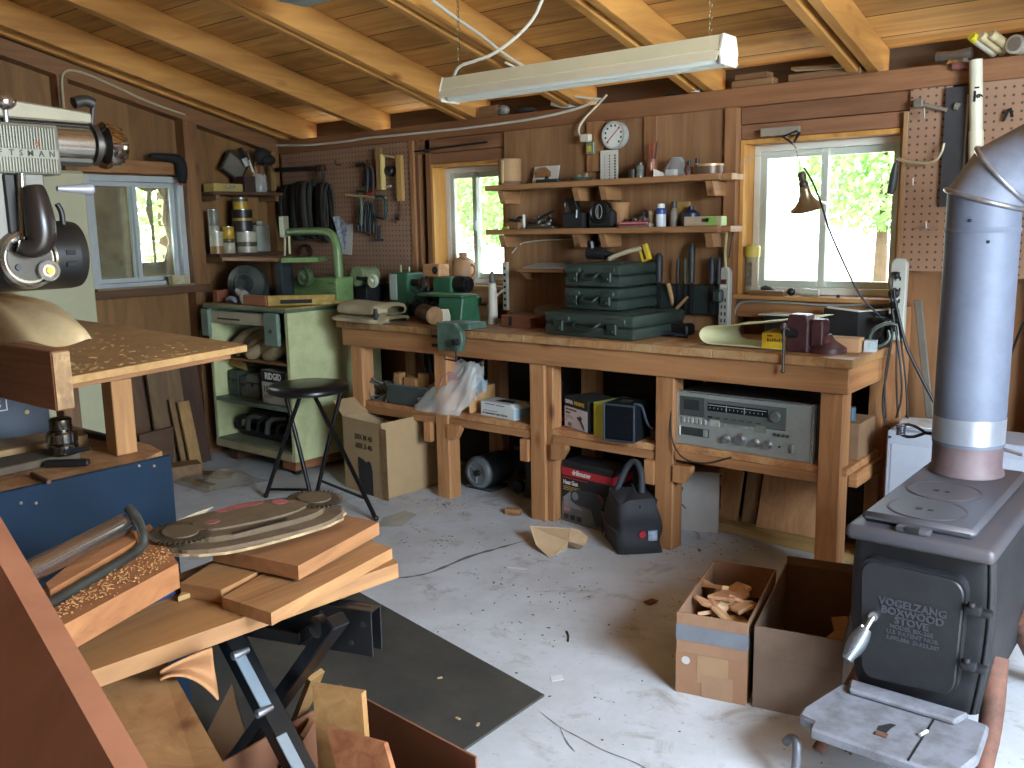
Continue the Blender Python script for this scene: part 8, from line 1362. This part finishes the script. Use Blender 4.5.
bar(A0.lerp(A1, .16)+n_*.018+V((0, -.012, 0)), A0.lerp(A1, .46)+n_*.018+V((0, -.012, 0)), .003, .026, 'leg_highlight', plain('#8b9aa5', .3, .5, .15, 8), (0, -1, 0)); bar(A0.lerp(A1, .60)+n_*.018+V((0, -.012, 0)), A1+n_*.018+V((0, -.012, 0)), .003, .026, 'leg_highlight', plain('#8b9aa5', .3, .5, .15, 8), (0, -1, 0))  # pale bluish strips paint the highlights along the black leg
bar(B0, B1, .03, .045, 'leg', BLK, (0, -1, 0)); bar(A0+V((.0, .03, .0)), V((-1.46, 1.11, .60)), .03, .05, 'brace', BLK, (0, -1, 0)); 
q = B0.lerp(B1, .45); MB().beam(q+V((.012, -.026, .05)), q+V((-.018, -.026, -.02)), .012, .006, up=(0, -1, 0)).build('worn_mark', plain('#8a7d68', .6, .1, .3, 10), t, world=True)
for px, py in [(236, 655), (260, 713)]: p = Yp(px, py, .995); MB().at(tuple(p)).lathe([(.006, .03), (.009, .0), (.009, -.008), (.0, -.01)], 12, 'y').build('bolt', STEEL, t, world=True, smooth=40)
p = Yp(316, 628, 1.08); MB().at(tuple(p)).lathe([(.022, .02), (.024, 0), (.015, -.006), (.0, -.006)], 18, 'y').build('pivot', plain('#2a2b2d', .4, .5, .2, 8), t, world=True, smooth=40)
WB = dict(knots=False)
# long board, its front edge along y; pile on it
bt = .70
def board(label, px_pts, z, th, mat, name='board', cat='board'):
    return lone(name, MB().plate([Zp(px, py, z) for px, py in px_pts], th), mat, label, cat)
board('long dusty board lying lengthwise across the black work stand', [(66, 680), (398, 563), (340, 512), (110, 600), (30, 640)], bt, .034, wood('#b5854f', '#93643a', 'y'), 'long_board')
z2 = bt+.026; board('ridged board lying on the front half of the long board', [(222, 597), (271, 613), (392, 548), (368, 540), (330, 535)], z2+.0, .0255, wood('#b08252', '#8d5f36', 'y', across=24), 'ridged_board')
board('short offcut with sawn end lying left on the long board', [(180, 583), (221, 590), (276, 562), (230, 552)], z2+.004, .0285, wood('#aa7a4a', '#865a32', 'y'), 'wood_offcut')
z3 = z2+.05; board('topmost square-ended board under the dirty blade package', [(212, 548), (298, 566), (379, 522), (330, 512), (255, 520)], z3-.012, .03, wood('#b58052', '#905e36', 'y'), 'top_board')
board('small blue-edged scrap board poking out left of the pile', [(100, 607), (160, 590), (205, 587), (178, 578), (110, 590)], bt+.012, .011, wood('#7c5c3c', '#5b4129', 'y', **WB), 'wood_scrap', 'wood scrap')
lone('blue_strip', MB().beam(Zp(118, 613, bt+.006), Zp(174, 592, bt+.006), .014, .012), plain('#1d3560', .5, 0, .2, 8), 'dark blue strip edge showing beside the long board', 'strip')
lone('pale_stick', MB().plate([Zp(178, 597, bt+.012), Zp(205, 588, bt+.012), Zp(203, 584, bt+.012), Zp(183, 590, bt+.012)], .01), wood('#c09a5e', '#98743f', 'y', **WB), 'small pale split stick lying on the long board', 'stick')
# dirty blade package: oval card, dusty plastic layers, toothed edge
z4 = z3+.004; t = thing('blade_package', 'dirty oval saw blade package with pink spots on the board pile', 'package', tuple(Zp(250, 530, z4))); ctr = Zp(252, 527, z4)
eu = Zp(338, 506, z4)-Zp(162, 548, z4); L_ = eu.length/2; eu.normalize(); ev = V((-eu.y, eu.x, 0)); wv = .135
def epoly(s_, w_, jag=0, n=64, ph=0): return [(ctr+eu*(L_*s_*math.copysign(abs(cos(2*pi*k/n))**.8, cos(2*pi*k/n))*(1+jag*sin(17*k+ph)))+ev*(wv*w_*math.copysign(abs(sin(2*pi*k/n))**.75, sin(2*pi*k/n))*(1+jag*cos(13*k+ph)))) for k in range(n)]
DU = plain('#574632', .75, 0, .3, 16, c2='#6a5841', bump=.3); CARD = plain('#b39b74', .8, 0, .2, 14, c2='#6f5c43')
def lay(nm, pts, z0, z1, mat): MB().prism([(p.x, p.y) for p in pts], z0, z1).build(nm, mat, t, world=True)
lay('card', epoly(1.0, 1.02, .028), z4, z4+.006, CARD); lay('dusty_plastic', epoly(.98, .99, .016, ph=2), z4+.0062, z4+.014, DU); lay('blister', epoly(.80, .70, .02, ph=1), z4+.0142, z4+.026, plain('#5f4e38', .75, 0, .3, 14, c2='#4f3f2a', bump=.3)); lay('inner_plate', epoly(.62, .42, .03, ph=3), z4+.0262, z4+.031, plain('#64533c', .75, 0, .3, 14, c2='#56462f', bump=.3))
p1 = [ctr+eu*(L_*a)+ev*(wv*b) for a, b in [(-.42, -.72), (.20, -.66), (.24, -.52), (-.36, -.58)]]; lay('window', p1, z4+.0262, z4+.0275, plain('#17130f', .4, 0, .2, 8))
for (a, b, ra, rb_) in [(-.42, .02, .075, .06), (.42, .22, .085, .08), (.05, .50, .28, .075)]: lay('pink_spot', [ctr+eu*(L_*(a+ra*cos(2*pi*k/20)))+ev*(wv*1.2*(b+rb_*1.4*sin(2*pi*k/20))) for k in range(20)], z4+.0312 if abs(b) < .3 and abs(a) < .6 else z4+.0262, z4+.0325 if abs(b) < .3 else z4+.028, plain('#9c4f4a', .7, 0, .35, 18, c2='#6e4a3c'))
for s_ in (-1, 1):
    cc = ctr+eu*(L_*.78*s_)+ev*(wv*.08*s_); tp_ = []
    for k in range(36):
        for f, r_ in ((0, .052), (.3, .062), (.62, .062), (.63, .052)):
            a = 2*pi*(k+f)/36; 
            tp_.append(cc+eu*(r_*1.0*cos(a))+ev*(r_*1.25*sin(a)))
    lay('toothed_disc', tp_, z4+.0265, z4+.0295, plain('#453827', .6, .2, .3, 10)); lay('disc_plate', [cc+eu*(.036*cos(2*pi*k/24))+ev*(.045*sin(2*pi*k/24)) for k in range(24)], z4+.0296, z4+.033, plain('#5b4c38', .6, 0, .2, 8))
MB().plate([ctr+eu*(L_*-.55)+ev*(wv*1.0)+V((0, 0, .01)), ctr+eu*(L_*-.25)+ev*(wv*1.02)+V((0, 0, .012)), ctr+eu*(L_*-.12)+ev*(wv*1.12)+V((0, 0, .018)), ctr+eu*(L_*-.3)+ev*(wv*1.08)+V((0, 0, .016))], .002).build('torn_edge', plain('#c9bda0', .8, 0, .1, 8), t, world=True)
# fixture board with steel tube and hooked bar
fz_ = .80; t = thing('jig_board', 'tilted thick board with a black steel bar and hook on it', 'jig', tuple(Zp(120, 580, fz_-.05)))
F = lambda px, py, z=fz_: Zp(px, py, z)
MB().plate([F(40, 588), F(62, 626), F(178, 563), F(150, 524), F(118, 538)], .05).build('board', wood('#ab7343', '#87522b', 'y', across=20), t, world=True)
MB().plate([F(46, 583, fz_+.022), F(50, 590, fz_+.022), F(137, 540, fz_+.022), F(128, 518, fz_+.022), F(118, 526, fz_+.022)], .0215).build('cradle', wood('#ab713e', '#855028', 'y', **WB), t, world=True)
MB().tube([F(36, 612, fz_+.008), F(60, 598, fz_+.008), F(100, 574, fz_+.008), F(132, 555, fz_+.008), F(143, 546, fz_+.012), F(144, 536, fz_+.03), F(139, 522, fz_+.05), F(134, 514, fz_+.065), F(128, 508, fz_+.075)], .0098, 8, smooth=1).build('hooked_bar', plain('#3f403a', .45, .4, .4, 10), t, world=True, smooth=60)
t = thing('steel_tube', 'shiny steel tube lying on the jig board', 'tube', tuple(F(80, 550))); q0, q1 = F(-10, 592, fz_+.045), F(124, 524, fz_+.045); MB().cyl(q0, q1, .0215, .0215, 28).build('tube', plain('#b3aca6', .2, .95, .15, 5), t, world=True, smooth=40); MB().cyl(q1, q1+(q1-q0).normalized()*.002, .019, .019, 24).build('end_face', plain('#8c8782', .3, .9, .2, 8), t, world=True)
rn = random.Random(8); mb = MB()
for k in range(420):
    u, v = rn.random(), rn.gauss(.35, .25); p = F(52, 606).lerp(F(165, 548), u)+(F(62, 626)-F(52, 606))*v; s_ = rn.uniform(.0006, .002); mb.at((p.x, p.y, fz_+.0005+rn.random()*.004), rz=rn.uniform(0, 6), rx=rn.uniform(-.5, .5)).box((-s_, -s_*.5, 0), (s_, s_*.5, .0015))
tag(mb.build('sawdust', plain('#bf8f5a', .85, 0, .2, 20)), 'sawdust crumbs along the black bar on the jig board', 'sawdust', kind='stuff')
# big reddish board in front, knotty plank behind it
P1, P2 = Dp(-27, 470, 1.18), Dp(167, 800, .86); d_ = (P2-P1).normalized(); vw = ((P1+P2)/2-C0).normalized(); e_ = (vw-d_*vw.dot(d_)).normalized(); s_ = d_.cross(e_); s_ = s_ if s_.dot(CR) < 0 else -s_    # s_ : toward the left-below
# section: strip edge (faces up right toward the eye) and broad face (lower left)
tv = (s_*.90-e_*.42).normalized(); bv = (e_*.90+s_*.42).normalized()
w_th, w_br = .027, .30
fc = MB(); a0, a1 = P1-d_*.1, P2+d_*((P2.z-.12)/-d_.z)
bdir = (s_*.86+e_*.51).normalized(); pts = [V((0, 0, 0)), tv*w_th, tv*w_th+bdir*w_br, bdir*w_br+e_*.04]
A = [fc.v(a0+p) for p in pts]; Bq = [fc.v(a1+p) for p in pts]
for i in range(4): fc.face([A[i], A[(i+1) % 4], Bq[(i+1) % 4], Bq[i]])
fc.face(A[::-1]); fc.face(Bq); 
o = lone('red_board', fc, wood('#a3694f', '#8e583e', 'z', across=5, along=2, knots=False), 'large smooth reddish board leaning across the lower left corner', 'board')
lone('knotty_plank', MB().plate([Zp(92, 690, .60), Zp(152, 645, .60), Dp(236, 800, 1.36)+(Dp(236, 800, 1.36)-Zp(152, 645, .60)).normalized()*.55, Dp(160, 830, 1.30)+(Dp(160, 830, 1.30)-Zp(92, 690, .60)).normalized()*.55], .03), wood('#b58a5a', '#8a5f37', 'z', across=9), 'knotty brown plank leaning down under the long board', 'plank')
lone('corner_stick', MB().beam(Dp(-10, 728, 1.0), Dp(28, 790, .95), .03, .02), wood('#a86c44', '#83502f', 'z', **WB), 'slim stick end at the bottom left corner', 'stick')
# curled cardboard and scraps under the stand
lone('curled_cardboard', MB().grid(lambda u, v: tuple(Dp(160+52*u+6*v*u, 672-30*u*(1-.2*u)+v*(8+44*u*u), 1.60+.06*u+.05*sin(3*v))), 16, 8), plain('#a5764c', .8, 0, .2, 10), 'curled tan cardboard hanging under the long board', 'cardboard', smooth=70, solid=.004)
lone('floor_cardboard', MB().plate([Zp(196, 768)+V((0, 0, .03)), Zp(235, 722)+V((0, 0, .12)), Zp(240, 735)+V((0, 0, .10)), Zp(262, 790)+V((0, 0, .01))], .004), plain('#6d5137', .85, 0, .15, 8), 'torn dark cardboard on the mat below the stand', 'cardboard'); lone('floor_cardboard', MB().plate([Zp(190, 780)+V((0, 0, .004)), Zp(200, 745)+V((0, 0, .004)), Zp(235, 760)+V((0, 0, .012)), Zp(240, 800)+V((0, 0, .004))], .003), plain('#7c5f42', .85, 0, .15, 8), 'flat tan cardboard flap at the bottom edge below the stand', 'cardboard')
# rubber mat
lone('rubber_mat', MB().prism([(-2.56, 2.26), (-1.566, 2.072), (-1.565, 1.05), (-2.19, .9), (-2.19, 1.29), (-2.75, 1.5), (-2.78, 2.30)], .001, .009, 'xy', .002), plain('#2f2f2d', .75, 0, .3, 3, c2='#454239', bump=.1), 'black rubber mat on the floor in the foreground', 'mat')
rn = random.Random(2)
for k, (px, py) in enumerate([(458, 722), (440, 681), (478, 728)]): lone('wood_chip', MB().at(tuple(Zp(px, py)+V((0, 0, .01))), rz=k).box((-.008, -.004, 0), (.008, .004, .003)), plain('#b59a76', .8, 0, .2, 8), ['small curled chip on the mat near its right corner', 'pale speck lying in the middle of the mat', 'pale speck on the mat closest to the right edge'][k], 'chip')
# carton of offcuts in front
t = thing('offcut_carton', 'open brown carton of wood offcuts at bottom edge of view', 'box', (-1.36, 1.02, 0)); KC = plain('#7d5238', .85, 0, .12, 5); Hc = .33; q = [V((-1.60, 1.30, 0)), V((-1.14, 1.27, 0)), V((-1.10, .86, 0)), V((-1.58, .88, 0))]
mb = MB()
for i in range(4): wallp(mb, q[i], q[(i+1) % 4], Hc+(.03 if i == 0 else 0), .005)
mb.plate([p+V((0, 0, .003)) for p in q], .003); mb.build('walls', KC, t, world=True)
def tall(label, tl, tr, z_t, bl, br, z_b, th, mat, name='wood_offcut'):
    a, bb, c_ = Zp(*tl, z_t), Zp(*tr, z_t), Zp(*bl, z_b); return lone(name, MB().plate([a, bb, c_+(bb-a), c_], th), mat, label, 'wood offcut', group='offcuts in the front carton')
tall('widest pale board standing in the front carton', (317, 682), (366, 690), .46, (326, 800), (392, 800), .20, .02, wood('#c3965e', '#a0733f', 'y', **WB)); tall('small reddish grained offcut in front of the wide pale board', (330, 726), (388, 742), .40, (350, 800), (400, 800), .28, .016, wood('#b5764c', '#8a4e30', 'y', across=24, **WB)); tall('thin pale strip leaning left in the front carton', (307, 678), (321, 668), .44, (288, 728), (300, 735), .26, .012, wood('#b98f58', '#94703f', 'y', **WB)); tall('narrow tan strip behind the thin pale strip', (300, 735), (312, 716), .33, (268, 790), (290, 800), .2, .012, wood('#a97b4d', '#83592f', 'y', **WB))
# ================================================================== sub-parts: pieces that sit on a part hang under that part
def nest(kind, mapping):
    for root in [o for o in bpy.data.objects if o.parent is None and o.name.split('.')[0] == kind]:
        ch = [c for c in bpy.data.objects if c.parent == root]
        for c in ch:
            tgt = mapping.get(c.name.split('.')[0])
            if tgt:
                for p in ch:
                    if p.name.split('.')[0] == tgt and p is not c and p.parent == root: c.parent = p; break
nest('stereo_receiver', dict({k: 'front_panel' for k in 'panel_trim cassette_door tuner_frame tuner_dial dial_marks tuning_knob push_button deck_key meter label_strip eight_track_slot slot_trim eject_key knob headphone_jack power_switch'.split()}))
nest('wood_stove', {'lettering': 'door', 'hinge': 'door', 'spring_handle': 'door', 'door_handle_shaft': 'door', 'cook_lid': 'top_plate', 'lifter_slot': 'top_plate', 'lug_slot': 'top_lug', 'corner_rib': 'body', 'hearth_lip': 'hearth', 'ash_lid_seam': 'hearth', 'damper_slot': 'hearth', 'damper_tab': 'hearth'})
nest('tool_case', {'latch': 'lid', 'handle': 'bottom_shell', 'seam': 'bottom_shell'})
for k in ('nailer_carton', 'heat_gun_carton', 'lettered_carton', 'glove_box', 'film_box', 'paint_bottle_box', 'white_carton'): nest(k, {q: 'carton' for q in 'front_print lettering fine_print printed_nailer printed_gun printed_highlight printed_label printed_picture printed_accent red_band grey_band black_band number end_panel opening printed_mark side_print label pen_marks'.split()})
nest('radial_saw', {'ribs': 'nameplate_body', 'name_band': 'nameplate_body', 'lettering': 'nameplate_body', 'screw': 'nameplate_body', 'knob_flutes': 'knob', 'flange_face': 'arbor_flange', 'bolt_head': 'arbor_flange', 'arbor_centre': 'arbor_nut', 'motor_cap': 'motor', 'vent_slot': 'motor', 'motor_cord': 'motor', 'yoke_slot': 'yoke_plate', 'crank_stem': 'crank_knob'})
nest('stove_pipe', {'foil_tape': 'pipe', 'joint_band': 'pipe', 'damper_coil': 'damper_handle'})
nest('power_strip', {'socket': 'housing', 'switch': 'housing', 'label': 'housing'}); nest('dial_thermometer', {'numerals': 'dial', 'needle': 'dial'}); nest('saw_stand', {'rivet': 'front_panel', 'white_dot': 'front_panel'})
nest('steel_cabinet', {'slot': 'drawer_rail', 'bolt': 'bracket', 'caster': 'skid'}); nest('speaker_box', {'grille': 'front_frame'}); nest('kindling_box', {q: 'walls' for q in ('tape_band', 'tape_patch', 'sticker', 'crease', 'lower_flap')}); nest('large_carton', {q: 'walls' for q in ('stencil', 'dark_patch', 'printed_mark', 'corner_strip')}); nest('empty_carton', {'crease': 'walls', 'slit': 'walls'})
nest('tool_bag', {q: 'body' for q in ('zip', 'logo_patch', 'logo_disc', 'rivet')}); nest('bench_lathe', {'spec_plate': 'headstock', 'way_top': 'foot_casting', 'handwheel': 'tailstock', 'spindle': 'headstock'}); nest('red_vise', {'handle': 'screw'}); nest('work_stand', {'rail_slot': 'rail', 'rivet': 'rail', 'leg_highlight': 'leg', 'worn_mark': 'leg'}); nest('scroll_saw', {'plunger': 'blade_head'}); nest('bell_lamp', {'bulb': 'shade'}); nest('shop_light', {'tube': 'reflector'})
# ================================================================== OUTSIDE AND LIGHT
GR = plain('#b9b2a2', .9, 0, .15, 2)
og = MB().box((-40, 4.08, -.35), (30, 60, -.25)).box((-40, -6, -.35), (-5.32, 4.08, -.25)).box((1.44, -6, -.2), (20, 4.08, -.1)).build('ground', GR); struct(og)
LEAF = plain('#8fb56a', .6, 0, .4, 3, c2='#6c9a48'); BARK = plain('#5a4632', .9, 0, .3, 8)
def tree(loc, h, r, n, label, seed):
    rn = random.Random(seed); t = thing('tree', label, 'tree', loc, group='trees outside')
    MB().cyl((0, 0, 0), (0, 0, h*.7), .12, .05, 10).build('trunk', BARK, t)
    mb = MB()
    for _ in range(n):
        a, bb, q = rn.uniform(0, 2*pi), rn.uniform(-1, 1), rn.random()**.4
        p = V((r*q*sqrt(1-bb*bb)*cos(a), r*q*sqrt(1-bb*bb)*sin(a), h*.62+r*.8*q*bb)); s_ = rn.uniform(.05, .11)
        u = V((rn.gauss(0, 1), rn.gauss(0, 1), rn.gauss(0, 1))).normalized(); w = u.orthogonal().normalized()
        mb.face([mb.v(p+u*s_), mb.v(p+w*s_*.5), mb.v(p-u*s_), mb.v(p-w*s_*.5)])
    mb.build('foliage', LEAF, t)
for k, (px, zc_, d, r, n, lb) in enumerate([(882, 2.2, 14, 1.25, 2600, 'leafy green tree outside right half of the right back window'), (478, 2.4, 17, 1.9, 2600, 'leafy tree seen through left half of the left back window'), (520, 2.0, 13, 1.25, 2600, 'green tree seen beside the shelves through the left back window')]):
    p = on(px, 235, 'y', d); tree((p.x, d, -.25), (zc_+.25)/.62, r, n, lb, k+3)
p = on(165, 225, 'x', -10); tree((-10, p.y, -.25), 4.2, 1.7, 2400, 'leafy tree outside the torn left window', 11)
w = bpy.data.worlds.new('world'); scn.world = w; w.use_nodes = True
bg = w.node_tree.nodes['Background']; bg.inputs[0].default_value = (.76, .88, 1.0, 1); bg.inputs[1].default_value = WORLD
sun = bpy.data.lights.new('sun', 'SUN'); sun.energy = SUN; sun.angle = .02; sun.color = (1, .95, .85)
so = bpy.data.objects.new('sun', sun); COL.objects.link(so); so.rotation_euler = (R(38), 0, R(160))
def area(nm, loc, target, sx, sy, en, col):
    l = bpy.data.lights.new(nm, 'AREA'); l.shape = 'RECTANGLE'; l.size = sx; l.size_y = sy; l.energy = en; l.color = col
    o = bpy.data.objects.new(nm, l); COL.objects.link(o); o.location = loc
    o.rotation_euler = (V(target)-V(loc)).to_track_quat('-Z', 'Y').to_euler(); return o
area('doorway_daylight', (1.5, 1.35, 1.85), (-1.3, 2.4, .3), 1.1, .8, DOOR, (.70, .84, 1.0))
vs = scn.view_settings; vs.view_transform = 'Standard'; vs.look = 'None'; vs.exposure = EXPO; vs.gamma = 1.0; vs.use_curve_mapping = False
